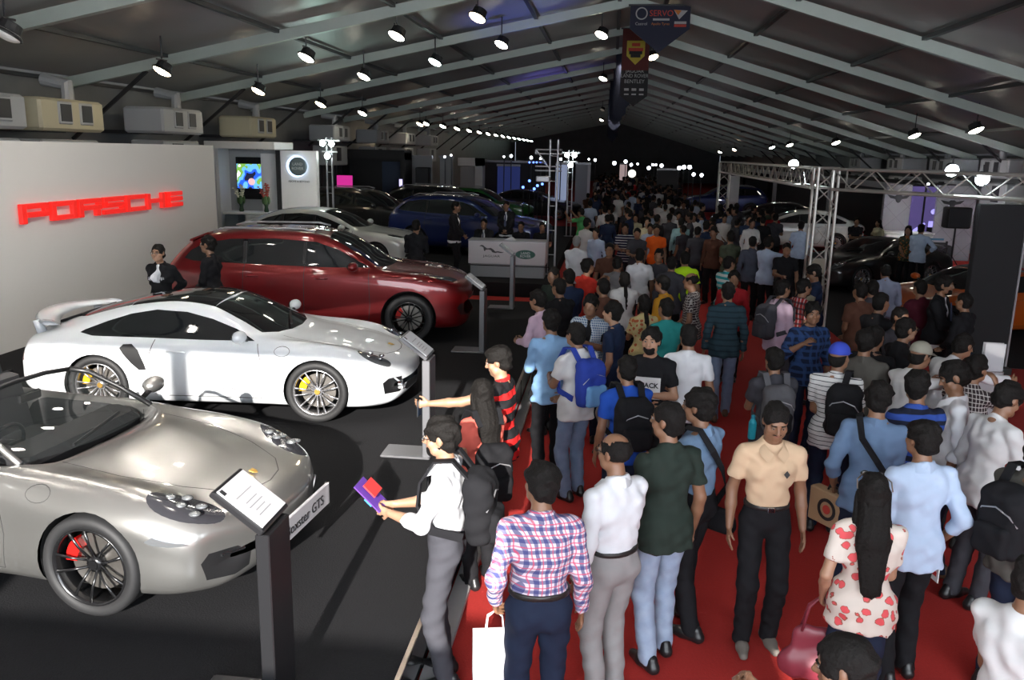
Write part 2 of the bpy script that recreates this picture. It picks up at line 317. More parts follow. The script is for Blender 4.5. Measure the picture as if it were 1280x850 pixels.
# ---- hanging banners under the ridge
m_ban = mat('navy_banner', (.022, .026, .050), .8); m_ban2 = mat('maroon_banner', (.10, .018, .016), .8); m_banb = mat('black_banner', (.02, .02, .022), .8)
m_txt = mat('white_print', (.42, .42, .42), .7); m_txtr = mat('red_print', (.5, .05, .03), .7); m_yel = mat('yellow_print', (.50, .40, .04), .7); m_or = mat('orange_print', (.6, .2, .03), .7)
def banner(u0, u1, vb, vtip, y, label, kind):
    a = atY(u0, vb, y); b = atY(u1, vb, y); tip = atY((u0+u1)/2+8, vtip, y); w_ = b.x-a.x; zt = ZC-.25
    t = empty('hanging_banner', ((a.x+b.x)/2, y, tip.z)); tag(t, label, 'banner', 'banners under the ridge')
    hb = (a.z+b.z)/2-tip.z; H = zt-tip.z
    F = frame((0, .012, 0), (1, 0, 0), (0, 0, 1))
    MB().prism([(0, 0), (w_/2, hb), (w_/2, H), (-w_/2, H), (-w_/2, hb)], .024, F).build('cloth', m_ban if kind == 1 else m_banb if kind else m_ban, t)
    MB().tube([(-w_/2-.05, 0, H), (w_/2+.05, 0, H)], .025).build('pole', m_dkmetal, t)
    T = lambda x, z: frame((x, -.016, z), (1, 0, 0), (0, 0, 1))
    if kind == 1:
        z1 = atY(820, 17, y).z-tip.z; z2 = atY(820, 30, y).z-tip.z; k = w_/2
        text('print', 'SERVO', .20, m_txtr, t, T(.04*k, z1), .002); MB().box((0.04*k, -.015, z1-.14), (.55*k, .004, .05)).build('print', m_txt, t)
        r1 = MB(); r1.lathe([(.15, 0), (.15, .004)], 20, frame((-.62*k, -.014, z1), (1, 0, 0), (0, 0, 1))).build('emblem', m_txt, t)
        MB().lathe([(.12, 0), (.12, .006)], 20, frame((-.62*k, -.014, z1), (1, 0, 0), (0, 0, 1))).build('emblem', m_ban, t)
        MB().prism([(-.16, .09), (.18, .07), (-.02, -.14)], .004, T(.66*k, z1)).build('emblem', m_txt, t)
        MB().prism([(-.16, .09), (.03, .07), (-.05, -.04)], .008, T(.66*k, z1)).build('emblem', m_or, t)
        text('print', 'Castrol', .10, m_txt, t, T(-.62*k, z2), .002); text('print', 'Apollo Tyres', .085, m_or, t, T(.02*k, z2), .002)
        MB().box((.68*k, -.015, z2+.03), (.4*k, .004, .06)).build('print', m_txt, t); MB().box((.68*k, -.015, z2-.04), (.4*k, .004, .06)).build('print', m_txtr, t)
    elif kind == 2:
        k = w_/2; zz = lambda v: atY(792, v, y).z-tip.z
        MB().prism([(-k*.98, zz(88)), (k*.98, zz(88)), (k*.98, H), (-k*.98, H)], .004, T(0, 0)).build('upper_print', m_ban2, t)
        MB().prism([(-.66*k, zz(51)), (-.66*k, zz(70)), (0, zz(81)), (.66*k, zz(70)), (.66*k, zz(51))], .006, T(0, 0)).build('shield_print', m_yel, t)
        for v, m_, s_ in ((56, m_txtr, .5), (62, m_txtr, .9), (66, m_banb, .8), (70, m_banb, .6)):
            MB().box((0, -.026, zz(v)), (1.2*k*s_, .004, .09)).build('print', m_, t)
        text('print', 'JAGUAR', .15, m_txt, t, T(0, zz(89)), .002); text('print', 'LAND ROVER', .15, m_txt, t, T(0, zz(95)), .002, sx=.9); text('print', 'BENTLEY', .15, m_txt, t, T(0, zz(102)), .002)
        for x in (-.55, 0, .55): MB().box((x*k, -.016, zz(112)), (.34*k, .004, .07)).build('print', m_txt, t); MB().box((x*k, -.016, zz(118)), (.34*k, .004, .04)).build('print', m_txt, t)
    return t
banner(787, 862, 36, 66, 22.5, 'large navy banner with sponsor names hanging nearest', 1)
banner(775, 809, 120, 133, 26.5, 'dark banner with a yellow shield and car maker names', 2)
banner(768, 790, 127, 139, 33, 'third banner behind the one with the yellow shield', 0)
for i, (u, y) in enumerate(((773, 39), (769, 45), (768, 51), (767, 58), (767, 66))):
    banner(u-8, u+9-i, 142+7*i, 150+7*i, y, '%s far dark banner after the one with the yellow shield' % ORD[i+1], 0)
# ================================================================ booths, stage, towers
m_wallwhite = mat('pale_wall_paint', (.74, .72, .69), .6)
m_sign = mat('red_sign_acrylic', (.72, .02, .018), .3, coat=.4, emit=(1, .03, .02), estr=.55)
m_gloss = mat('dark_gloss_riser', (.02, .02, .022), .06, 0., coat=1., spec=.9)
m_brass = mat('edge_trim', (.55, .47, .40), .3, .9)
m_grey = mat('grey_laminate', (.30, .30, .31), .5)
m_lgrey = mat('light_grey_metal', (.36, .36, .38), .4, .5)
def on(o, label, cat, group=None): return tag(o, label, cat, group)
PX = -8.59
# car platform
def platform(name, x0, x1, y0, y1, h, label, m_top):
    t = empty(name, ((x0+x1)/2, (y0+y1)/2, 0)); tag(t, label, 'platform'); w_, l_ = x1-x0, y1-y0
    MB().box((0, 0, h/2-.002), (w_, l_, h-.004)).build('deck', m_top, t)
    return t, w_, l_
t, w_, l_ = platform('car_platform', PX+.01, -1.10, .2, 16.9, ST, 'low black carpeted platform carrying the three cars beside the aisle', m_black)
MB().box((w_/2+.012, 0, ST/2), (.02, l_, ST-.02)).build('riser_panel', m_gloss, t)
MB().box((w_/2+.008, 0, ST), (.03, l_, .015)).build('edge_trim', m_brass, t)
MB().box((w_/2+.10, 0, .02), (.13, l_, .04)).build('plinth_strip', m_grey, t)
for yy in [-7.2+1.9*k for k in range(9)]: MB().box((w_/2+.024, yy, ST/2), (.004, .012, ST-.03)).build('panel_joint', m_blk, t)
t2, w2, l2 = platform('car_platform', -11.95, -1.35, 19.3, 35.4, ST, 'black platform of the neighbouring booth behind the white counter', m_black)
# pale wall with red letters
t = empty('display_wall', (PX-.1, 9.0, 0)); tag(t, 'tall pale display wall carrying the red maker name', 'display wall')
MB().box((0, 0, 3.32/2), (.2, 17.6, 3.32)).build('board', m_wallwhite, t)
MB().box((0, 8.83, 1.66), (.2, .06, 3.32)).build('end_post', m_lgrey, t)
sg = empty('wall_sign', (PX, 11.45, 2.13)); tag(sg, 'red raised PORSCHE letters on the pale wall', 'sign')
def strokes(rects, x0, w_, h_, obj_parent):
    mb = MB()
    for a, b, c, d in rects: mb.box((.055, x0+(a+c)/2*w_, (b+d)/2*h_), (.07, (c-a)*w_, (d-b)*h_), bev=.006)
    return mb.build('letter', m_sign, obj_parent)
T_, U_ = .26, .085                                   # stroke thickness: horizontal bars, vertical bars (as shares of the letter)
V = .17
GL = {'P': [(0, 0, V, 1), (V, 1-T_, 1, 1), (V, .30, 1, .30+T_), (1-V, .30+T_, 1, 1-T_)],
      'O': [(0, 0, V, 1), (1-V, 0, 1, 1), (V, 1-T_, 1-V, 1), (V, 0, 1-V, T_)],
      'R': [(0, 0, V, 1), (V, 1-T_, 1, 1), (V, .36, 1, .36+T_), (1-V, .36+T_, 1, 1-T_), (1-V*1.6, 0, 1-V*.5, .36)],
      'S': [(0, 1-T_, 1, 1), (0, .5, V, 1-T_), (0, .39, 1, .39+T_), (1-V, T_, 1, .5), (0, 0, 1, T_)],
      'C': [(0, 0, V, 1), (V, 1-T_, 1, 1), (V, 0, 1, T_)],
      'H': [(0, 0, V, 1), (1-V, 0, 1, 1), (V, .39, 1-V, .39+T_)],
      'E': [(0, 1-T_, 1, 1), (0, .39, 1, .39+T_), (0, 0, 1, T_), (0, 0, V*1.3, 1)]}
x0 = 0
for ch in 'PORSCHE':
    strokes(GL[ch], x0, .62, .29, sg); x0 += .615+.07
# display stands
m_stand = mat('stand_lacquer', (.16, .16, .17), .35, .3); m_paper = mat('info_sheet', (.62, .63, .66), .5)
def stand(x, y, h, label, z0=ST, m_stand=m_stand):
    t = empty('information_stand', (x, y, z0)); tag(t, label, 'information stand', 'information stands along the platform edge')
    MB().box((-.24, .15, .012), (.50, .34, .024), bev=.008).build('base_plate', m_stand, t)
    MB().box((-.03, .15, h/2), (.075, .28, h), bev=.006).build('post', m_stand, t)
    a = math.atan2(.205, -.27); R_ = Matrix.Rotation(-math.atan2(.205, .27)*-1, 4, 'Y')
    R_ = Matrix.Rotation(math.atan2(.205, .27), 4, 'Y')
    c = Vector((-.15, .16, h+.115))
    pn = MB().box(c, (.33, .34, .035), M=R_, bev=.006).build('tray', m_stand, t)
    MB().box(c+R_@Vector((0, 0, .022)), (.29, .30, .008), M=R_).build('information_sheet', m_paper, pn)
    M0 = Matrix.Translation(c+R_@Vector((0, 0, .0265))) @ R_ @ Matrix.Rotation(PI/2, 4, 'Z')
    for k, s_ in ((.05, .8), (.0, .6), (-.03, .7), (-.06, .5), (-.09, .65)):
        MB().box((0, 0, 0), (.22*s_, .007, .001)).build('printed_line', m_grey, pn).data.transform(M0 @ Matrix.Translation((-.015, k, 0)))
    MB().box((0, 0, 0), (.03, .035, .001)).build('crest_print', m_dkmetal, pn).data.transform(M0 @ Matrix.Translation((-.13, .12, 0)))
stand(-1.64, 3.74, 1.06, 'dark information stand in front of the silver open car', m_stand=mat('stand_dark', (.02, .02, .022), .35, .3))  # nearest stand gets a darker copy of the stand lacquer
stand(-1.66, 7.68, 1.0, 'grey information stand at the nose of the white coupe')
stand(-1.80, 12.2, .95, 'information stand in front of the red car')
stand(-1.78, 15.9, 1.03, 'information stand overlapping the white counter')
# neighbouring booth
m_booth = mat('booth_white', (.66, .66, .65), .5); m_boothg = mat('booth_grey', (.34, .35, .36), .5)
YB = 23.6
def panel(name, u0, v0, u1, v1, y, m, label=None, cat=None, th=.15, z0=None, kind=None, group=None):
    a = atY(u0, v0, y); b = atY(u1, v1, y); zt = max(a.z, b.z); zb = min(a.z, b.z) if z0 is None else z0
    o = MB().box(((b.x-a.x)/2*0, th/2, (zt-zb)/2), (b.x-a.x, th, zt-zb)).build(name, m); o.location = ((a.x+b.x)/2, y, zb)
    if label: tag(o, label, cat, group)
    if kind: o['kind'] = kind
    return o
a = atY(275, 178, YB); b = atY(360, 184, YB)
t = empty('booth_wall', (a.x, YB, ST)); tag(t, 'white booth wall with a flat canopy holding the video screen', 'booth wall')
bw = atY(347, 190, YB).x-a.x
MB().box((bw/2, .3, 1.45), (bw, .15, 2.9)).build('board', m_boothg, t)
MB().box((.07, 0, 1.535), (.14, .9, 3.05), bev=.01).build('pillar', m_booth, t)
MB().box(((b.x-a.x)/2, -.3, 3.02), (b.x-a.x, 1.4, .2), bev=.01).build('canopy', m_booth, t)
MB().box((bw-.25, .12, 1.4), (.5, .3, 2.8)).build('side_panel', m_booth, t)
m_scr = mat('screen_black', (.01, .01, .012), .2); m_vid = mat('video_picture', (.02, .03, .08), .4)
N = m_vid.node_tree.nodes; L = m_vid.node_tree.links; tc = N.new('ShaderNodeTexCoord'); no = N.new('ShaderNodeTexNoise'); no.inputs['Scale'].default_value = 2.2; no.inputs['Detail'].default_value = 2
rp = N.new('ShaderNodeValToRGB'); L.new(tc.outputs['Object'], no.inputs['Vector']); L.new(no.outputs['Fac'], rp.inputs[0]); rp.color_ramp.interpolation = 'CONSTANT'
E_ = rp.color_ramp.elements; E_[0].color = (.01, .01, .03, 1); E_[1].position = .43; E_[1].color = (.02, .12, .9, 1)
for p_, c_ in ((.50, (.15, .5, 1, 1)), (.56, (.2, .45, .05, 1)), (.62, (.9, .95, 1, 1))): e = E_.new(p_); e.color = c_
L.new(rp.outputs[0], N['Principled BSDF'].inputs['Emission Color']); N['Principled BSDF'].inputs['Emission Strength'].default_value = 1.3
s0 = atY(290, 196, YB-.1); s1 = atY(328, 250, YB-.1)
t = empty('video_screen', ((s0.x+s1.x)/2, YB+.16, s1.z)); tag(t, 'video screen showing a blue and green picture on the booth wall', 'screen')
W_, H_ = s1.x-s0.x, s0.z-s1.z
MB().box((0, 0, H_/2), (W_, .1, H_), bev=.01).build('frame', m_scr, t)
MB().box((0, -.056, H_*.55), (W_-.06, .012, H_*.58)).build('picture', m_vid, t)
MB().lathe([(.001, 0), (.1, .0), (.1, .01)], 16, frame((.05*W_, -.065, H_*.42), (1, 0, 0), (0, 0, 1))).build('picture_badge', mat('badge_glow', (.9, .5, .5), .4, emit=(1, .6, .6), estr=.8), t)
lp0, lp1 = atY(350, 188, YB-.3), atY(395, 189, YB-.3)
t = empty('logo_wall', ((lp0.x+lp1.x)/2, YB-.3, ST)); tag(t, 'white booth panel with a round backlit oval emblem', 'booth wall'); W_ = lp1.x-lp0.x
MB().box((0, .1, 1.45), (W_, .2, 2.9)).build('board', m_booth, t)
MB().box((-W_/2-.06, .1, 1.45), (.12, .3, 2.9)).build('edge_strip', m_blk, t)
MB().box((.12, -.45, 1.02), (W_+.5, 1.0, .10), bev=.02).build('shelf', m_booth, t); MB().box((.12, -.4, .82), (W_+.4, .8, .10), bev=.02).build('shelf', m_booth, t)
MB().box((.1, -.2, .4), (W_*.9, .5, .75)).build('plinth', m_boothg, t)
ec = atY(373, 208, YB-.35); Fm = frame((ec.x-t.location.x, -.03, ec.z-ST), (1, 0, 0), (0, 0, 1))
MB().lathe([(.001, 0), (.29, 0), (.29, .03)], 28, Fm @ Matrix.Translation((-.05, 0, 0))).build('halo_light', mat('halo_light', (.6, .8, 1), .4, emit=(.55, .72, 1), estr=3.0), t)
MB().lathe([(.26, .03), (.26, .08), (.22, .09)], 28, Fm).build('emblem_disc', mat('emblem_grey', (.13, .17, .18), .35, .4), t)
m_logo = mat('emblem_letters', (.55, .6, .6), .4)
text('emblem_lettering', 'LAND', .11, m_logo, t, Fm @ Matrix.Translation((0, .06, .092)), .002); text('emblem_lettering', 'ROVER', .11, m_logo, t, Fm @ Matrix.Translation((0, -.06, .092)), .002)
text('wall_lettering', 'ABOVE & BEYOND', .075, m_blk, t, Fm @ Matrix.Translation((0, -.42, .01)), .003)
# sideboards in the booth with flowers
c0 = atY(283, 264, 22.9); c1 = atY(337, 262, 22.9)
t = empty('reception_desk', ((c0.x+c1.x)/2, 23.0, ST)); tag(t, 'white reception desk below the video screen', 'desk'); W_ = c1.x-c0.x; hz = c0.z-ST
MB().box((0, 0, hz-.03), (W_, .6, .07), bev=.01).build('desk_top', m_booth, t); MB().box((W_*.25, 0, hz/2-.04), (W_*.5, .5, hz-.08)).build('cabinet', m_booth, t)
MB().box((-W_*.34, 0, hz/2-.04), (W_*.28, .5, hz-.08)).build('cabinet', mat('slate_laminate', (.10, .13, .15), .5), t)
m_leaf = mat('plant_leaf', (.06, .13, .04), .6); m_petw = mat('cream_petal', (.75, .72, .55), .6); m_petr = mat('red_petal', (.4, .05, .04), .6); m_vase = mat('green_glass', (.05, .10, .06), .1, trans=.3)
def flowers(p, m_pet, label, hgt):
    t = empty('flower_vase', p); tag(t, label, 'flower vase', 'flowers on the booth desk')
    MB().lathe([(.05, 0), (.07, .02), (.05, .14), (.08, .28), (.07, .28), (.04, .14), (.05, .03)], 16).build('vase', m_vase, t)
    st, pe, lf = MB(), MB(), MB(); r_ = random.Random(3)
    for k in range(9):
        a_ = r_.uniform(0, 2*PI); d_ = r_.uniform(.03, .2); z_ = r_.uniform(.5, 1)*hgt
        st.tube([(0, 0, .2), (math.cos(a_)*d_*.4, math.sin(a_)*d_*.4, .2+z_*.5), (math.cos(a_)*d_, math.sin(a_)*d_, .2+z_)], .006, 5)
        for j in range(5):
            c_ = (math.cos(a_)*d_*(.5+j*.12)+r_.uniform(-.03, .03), math.sin(a_)*d_*(.5+j*.12), .2+z_*(.5+j*.12)); pe.ball(c_, (.035, .035, .022), 7, 5)
        lf.ball((math.cos(a_+1)*.07, math.sin(a_+1)*.07, .33), (.05, .02, .12), 6, 5)
    st.build('stem', m_leaf, t); pe.build('blossom', m_pet, t, True); lf.build('leaf', m_leaf, t, True)
p = atY(302, 260, 22.9); flowers((p.x, 22.9, t.location.z+hz+.005), m_petw, 'vase of cream blossoms before the video screen', .55)
p = atY(334, 252, 22.9); flowers((p.x-.03, 22.9, t.location.z+hz+.005), m_petr, 'vase of dark red blossoms beside the video screen', .6)
# counter
t = empty('information_counter', (-2.41, 20.35, ST)); tag(t, 'white counter with a leaping cat mark and a green oval', 'counter')
MB().box((0, 0, .60), (1.88, .6, .55), bev=.01).build('front_box', mat('counter_white', (.66, .64, .66), .5), t)
MB().box((0, .03, .16), (1.80, .5, .32)).build('plinth', m_boothg, t); MB().box((0, 0, .885), (1.9, .62, .02)).build('worktop', m_lgrey, t)
MB().box((0.05, -.36, .30), (2.0, .02, .02)).build('rail', m_chrome, t)
F_ = frame((0, -.302, .60), (1, 0, 0), (0, 0, 1))
ov = [(.235*math.cos(2*PI*k/28), .105*math.sin(2*PI*k/28)) for k in range(28)]
MB().prism(ov, .008, F_ @ Matrix.Translation((.45, -.02, 0))).build('oval_emblem', mat('oval_green', (.01, .10, .07), .4), t)
MB().prism([(x*1.05, y*1.07) for x, y in ov], .004, F_ @ Matrix.Translation((.45, -.02, 0))).build('oval_rim', m_lgrey, t)
for s_, y_ in (('LAND', .03), ('ROVER', -.045)): text('oval_lettering', s_, .085, m_logo, t, F_ @ Matrix.Translation((.45, y_-.02, .009)), .001, bold=.002)
cat_ = [(-.30, .115), (-.26, .15), (-.21, .145), (-.17, .11), (-.11, .07), (-.02, .085), (.04, .05), (.09, 0), (.15, .01), (.24, -.005), (.30, -.01), (.24, -.03), (.14, -.02), (.10, -.035), (.02, -.02), (-.02, .03), (-.08, .045), (-.14, .035), (-.17, .0), (-.19, .03), (-.20, .09), (-.25, .12)]
MB().prism(cat_, .006, F_ @ Matrix.Translation((-.37, .03, 0))).build('leaping_cat_mark', m_dkmetal, t)
text('counter_lettering', 'JAGUAR', .075, m_dkmetal, t, F_ @ Matrix.Translation((-.37, -.085, 0)), .002, sx=1.5)
# brochure pile, flowers on it
o = MB().prism([(-.14, 0), (.14, 0), (.02, .075)], .2, frame((0, 0, 0), (1, 0, 0), (0, 0, 1))).build('folded_brochure', mat('white_paper', (.75, .75, .76), .6)); o.location = (-2.36, 20.4, ST+.897); tag(o, 'white folded brochure standing on the counter', 'brochure')
# steel light towers and screens
def pole_tower(x, y, z1, label, z0=ST, arms=True, dx=.16, lampsn=3, strength=60, group='floodlight poles'):
    t = empty('floodlight_tower', (x, y, z0)); tag(t, label, 'floodlight tower', group)
    for s_ in (-.5, .5): MB().tube([(s_*dx, 0, 0), (s_*dx, 0, z1-z0)], .028, 8).lathe([(.09, 0), (.09, .02)], 12, Matrix.Translation((s_*dx, 0, 0))).build('pole', m_lgrey, t)
    H = z1-z0
    rg = MB()
    for k in range(5): rg.tube([(-.5*dx, 0, .5+k*.6), (.5*dx, 0, .5+k*.6)], .012, 6)
    rg.build('rung', m_lgrey, t)
    if lampsn:
        MB().box((0, 0, H-.08), (.66, .05, .05)).box((0, 0, H-.40), (.5, .04, .04)).build('cross_arm', m_lgrey, t)
        spots = [(-.13, H-.16), (.13, H-.17), (.0, H-.52)][:lampsn]
        for (sx_, sz_) in spots:
            MB().lathe([(.05, .12), (.085, .05), (.09, 0)], 14, frame((sx_, -.06, sz_), (1, 0, 0), (0, 0, 1)), cap=True).build('lamp_housing', m_blk, t)
            MB().lathe([(.001, 0), (.085, 0), (.085, .008)], 14, frame((sx_, -.175, sz_), (1, 0, 0), (0, 0, 1))).build('lamp_glass', mat('flood_glass', (.9, 1, .95), .3, emit=(.85, 1, .95), estr=strength), t)
    return t
p = atY(411, 172, 24.2); pole_tower(p.x, 24.2, p.z, 'twin pole with three lit floodlights beside the round emblem')
p = atY(714, 188, 31); pole_tower(p.x, 31, p.z, 'slim twin pole with two floodlights farther along the aisle', lampsn=3)
t = pole_tower(-1.40, 20.9, 3.62, 'tall bare twin pole tower behind the white counter', lampsn=0, dx=.19)
tp = MB()
for z_ in (2.95, 2.55, 2.65, 3.05): tp.tube([(-.45, 0, z_), (.2, 0, z_)], .02, 6)
tp.tube([(-.45, 0, 3.05), (-.1, 0, 2.6)], .02, 6).tube([(-.45, .0, 2.95), (-.45, 0, 3.05)], .02, 6); tp.build('bracket', m_lgrey, t)
MB().box((-.25, -.05, 2.35), (.34, .12, .14), bev=.02).build('projector_case', m_lgrey, t)
# box truss on the aisle's other side
def truss(a, b, w_, t, name='truss_beam', n=None, r=.028):
    a, b = Vector(a), Vector(b); L_ = (b-a).length; d = (b-a).normalized(); up = Vector((0, 0, 1)) if abs(d.z) < .9 else Vector((0, 1, 0)); s_ = d.cross(up).normalized(); up = s_.cross(d)
    mb = MB(); C_ = [(-1, -1), (1, -1), (1, 1), (-1, 1)]; h = w_/2
    P = lambda q, k: a+d*q+s_*(C_[k % 4][0]*h)+up*(C_[k % 4][1]*h)
    for k in range(4): mb.tube([P(0, k), P(L_, k)], r, 8)
    n = n or max(2, int(L_/w_)); st = L_/n
    for k in range(4):
        for i in range(n): mb.tube([P(i*st, k if i % 2 else k+1), P((i+1)*st, k+1 if i % 2 else k)], r*.45, 5, cap=False)
        for i in (0, n): mb.tube([P(i*st, k), P(i*st, k+1)], r*.6, 5)
    return mb.build(name, m_alu2, t)
m_alu2 = mat('truss_aluminium', (.55, .54, .50), .4, .7)
TW = .36; cx_, cy_ = 3.93, 16.3
t = empty('truss_gantry', (0, 0, 0)); tag(t, 'silver box truss gantry standing over the car booth', 'truss')
ct = 3.12-TW/2
truss((cx_, cy_, .02), (cx_, cy_, 3.14), TW, t, 'truss_column', 9); MB().box((cx_, cy_, .015), (.6, .6, .03)).build('foot_plate', m_alu2, t)
fa = atY(906, 212, 31.5); truss((cx_-.02, cy_+.2, ct), (fa.x, 31.5, ct), TW, t, n=34); truss((fa.x, 31.5, .02), (fa.x, 31.5, 3.1), TW, t, 'truss_column', 9)
MB().box((fa.x, 31.5, .015), (.6, .6, .03)).build('foot_plate', m_alu2, t)
fb = atY(1280, 231, 13.4); dd = Vector((fb.x-cx_, 13.4-cy_, 0)); dd *= 1.9
truss((cx_+.2, cy_-.2, ct), (cx_+dd.x, cy_+dd.y, ct), TW, t, n=15); ex, ey = cx_+dd.x, cy_+dd.y
truss((ex, ey, .02), (ex, ey, 3.1), TW, t, 'truss_column', 9)
MB().box((cx_-.02, cy_, 1.32), (.3, .06, .3)).build('junction_box', mat('tan_box', (.30, .26, .2), .6), t)
def par_lamp(p, d, label, strength=80, r=.11, col=(.8, .93, 1)):
    t = empty('stage_spotlight', p); tag(t, label, 'spotlight', 'spotlights clamped on the truss')
    q = Vector(d).to_track_quat('-Z', 'Y').to_matrix().to_4x4()
    MB().lathe([(r*.6, .16), (r, .02), (r, 0), (r*.92, 0)], 14, q).build('housing', m_blk, t); MB().lathe([(.001, -.014), (r*.9, -.012), (r*.9, -.002)], 14, q).build('lens', mat('spot_lens', (.9, .95, 1), .3, emit=col, estr=strength), t)
    MB().tube([(0, 0, .04), (0, 0, .22)], .015, 6).build('clamp', m_dkmetal, t)
for u, v, y, lab in ((992, 205, 19, 'bright spotlight on the truss left of its column'), (1190, 213, 14.3, 'bright spotlight on top of the truss near the emblem wall'), (1228, 224, 13.9, 'smaller spotlight inside the truss over the dark panel')):
    p = atY(u, v, y); par_lamp(p, (-.1, -1, -.4), lab)
# dark panel under the truss
p0 = atY(1220, 300, 13.9); p1 = atY(1279, 300, 13.9)
t = empty('partition_panel', ((p0.x+p1.x)/2, 13.9, 0)); tag(t, 'tall plain charcoal panel under the truss', 'panel'); W_ = p1.x-p0.x
MB().box((0, .08, 1.33), (W_, .16, 2.66), bev=.01).build('board', mat('charcoal_board', (.026, .026, .028), .8, spec=.2), t)
MB().box((W_/2+.02, .08, 1.33), (.03, .18, 2.66)).build('edge_strip', m_lgrey, t); MB().box((0, .08, .05), (W_+.1, .5, .1)).build('foot', m_blk, t)
p = atY(1240, 455, 9.8)
t = empty('brochure_holder', (p.x, 9.8, 0)); tag(t, 'clear brochure holder on a grey lectern by the dark panel', 'brochure holder')
m_acr = mat('clear_acrylic', (.7, .72, .75), .1, alpha=.45)
MB().box((0, .1, .5), (.3, .2, .98), bev=.02).build('lectern', m_lgrey, t)
for k in range(2): MB().box((0, -.03+.06*k, 1.15), (.22, .006, .32)).build('acrylic_pane', m_acr, t)
MB().box((0, 0, 1.1), (.19, .03, .2)).build('leaflet', m_paper, t)
# emblem booth
YE = 30.0
m_tile = mottled('diamond_tile', (.25, .24, .27), (.33, .32, .35), .5, rough=.35, st=.02)
N = m_tile.node_tree.nodes; L = m_tile.node_tree.links; tc = N.new('ShaderNodeTexCoord'); mp = N.new('ShaderNodeMapping'); mp.inputs['Rotation'].default_value = (0, math.radians(45), 0); mp.inputs['Scale'].default_value = (1, 1, 1)
wv = N.new('ShaderNodeTexBrick'); wv.offset = 0; wv.inputs['Scale'].default_value = 1.0; wv.inputs['Mortar Size'].default_value = .006; wv.inputs['Brick Width'].default_value = .5; wv.inputs['Row Height'].default_value = .5
wv.inputs['Color1'].default_value = (.30, .29, .32, 1); wv.inputs['Color2'].default_value = (.33, .32, .35, 1); wv.inputs['Mortar'].default_value = (.18, .17, .19, 1)
sx = N.new('ShaderNodeSeparateXYZ'); cb = N.new('ShaderNodeCombineXYZ'); L.new(tc.outputs['Object'], mp.inputs[0]); L.new(mp.outputs[0], sx.inputs[0]); L.new(sx.outputs[0], cb.inputs[0]); L.new(sx.outputs[2], cb.inputs[1]); L.new(cb.outputs[0], wv.inputs['Vector']); L.new(wv.outputs[0], N['Principled BSDF'].inputs['Base Color'])
def emblem_wall(u0, u1, label, ue, ve):
    a = atY(u0, 238, YE); b = atY(u1, 242, YE); t = empty('emblem_wall', ((a.x+b.x)/2, YE, 0)); tag(t, label, 'booth wall'); W_ = b.x-a.x
    MB().box((0, .1, 1.25), (W_, .2, 2.5)).build('board', m_tile, t)
    e = atY(ue, ve, YE); F = frame((e.x-t.location.x, -.01, e.z), (1, 0, 0), (0, 0, 1))
    wing = [(-.38, .10), (-.12, .05), (-.06, .10), (.06, .10), (.12, .05), (.38, .10), (.26, -.02), (.10, -.05), (.06, -.14), (0, -.18), (-.06, -.14), (-.10, -.05), (-.26, -.02)]
    MB().prism(wing, .03, F).build('winged_emblem', m_dkmetal, t)
    return t
emblem_wall(1107, 1140, 'grey diamond tiled wall with a small winged emblem', 1123, 247)
emblem_wall(1173, 1222, 'grey diamond tiled wall with a winged emblem behind the loudspeaker', 1190, 254)
a = atY(1140, 236, YE+.1); b = atY(1174, 326, YE+.1)
t = empty('video_wall', ((a.x+b.x)/2, YE+.1, .0)); tag(t, 'tall violet video wall between the two emblem walls', 'screen'); W_ = b.x-a.x
MB().box((0, .1, 1.25), (W_, .1, 2.5)).build('frame', m_scr, t)
m_pv = mat('violet_picture', (.02, .01, .05), .4, emit=(.13, .10, .30), estr=.55); m_pv2 = mat('violet_highlight', (.1, .1, .3), .4, emit=(.45, .40, 1), estr=1.0)
MB().box((-.08, .04, 1.25), (W_-.2, .012, 2.4)).build('picture', m_pv, t)
MB().prism([(-.45, .95), (-.05, 1.25), (.0, 1.2), (-.38, .85)], .01, frame((0, .03, 0), (1, 0, 0), (0, 0, 1))).build('picture_streak', m_pv2, t)
MB().ball((.22, .03, 1.62), (.1, .01, .09), 12, 8).build('picture_streak', m_pv2, t); MB().box((.2, .03, 1.2), (.22, .012, .2)).build('picture_streak', m_pv2, t)
MB().box((.2, .025, .95), (.3, .012, .3)).build('picture_shape', m_scr, t)
# white fascia booth receding along the aisle
XF = 9.62
t = empty('fascia_booth', (XF, 30.3, 0)); tag(t, 'long low booth with a pale fascia and a dark inside', 'booth')
MB().box((.3, 17, 2.42), (.6, 34, .22)).build('fascia', m_boothg, t); MB().box((1.9, 17, 1.2), (.2, 34, 2.4)).build('back_board', m_blk, t)
MB().box((1.0, 34, 1.2), (2.0, .2, 2.4)).build('end_board', m_blk, t); MB().box((1.0, 17, 2.5), (1.9, 34, .08)).build('roof', m_blk, t)
for yy in (0.1, 9, 22, 34): MB().box((.1, yy, 1.2), (.2, .2, 2.4)).build('pillar', m_boothg, t)
p0 = atY(935, 222, 40); MB().box((p0.x-XF, 14, 1.2), (.5, .3, 2.3)).build('pillar', m_booth, t)
o = MB().box((0, 0, .006), (5.1, 13.4, .012)).build('booth_carpet', mottled('charcoal_carpet', (.022, .022, .024), (.034, .034, .037), 80, rough=.95, st=.4, spec=.1)); o.location = (6.95, 20.9, 0); tag(o, 'charcoal carpet under the black and orange coupes', 'carpet')
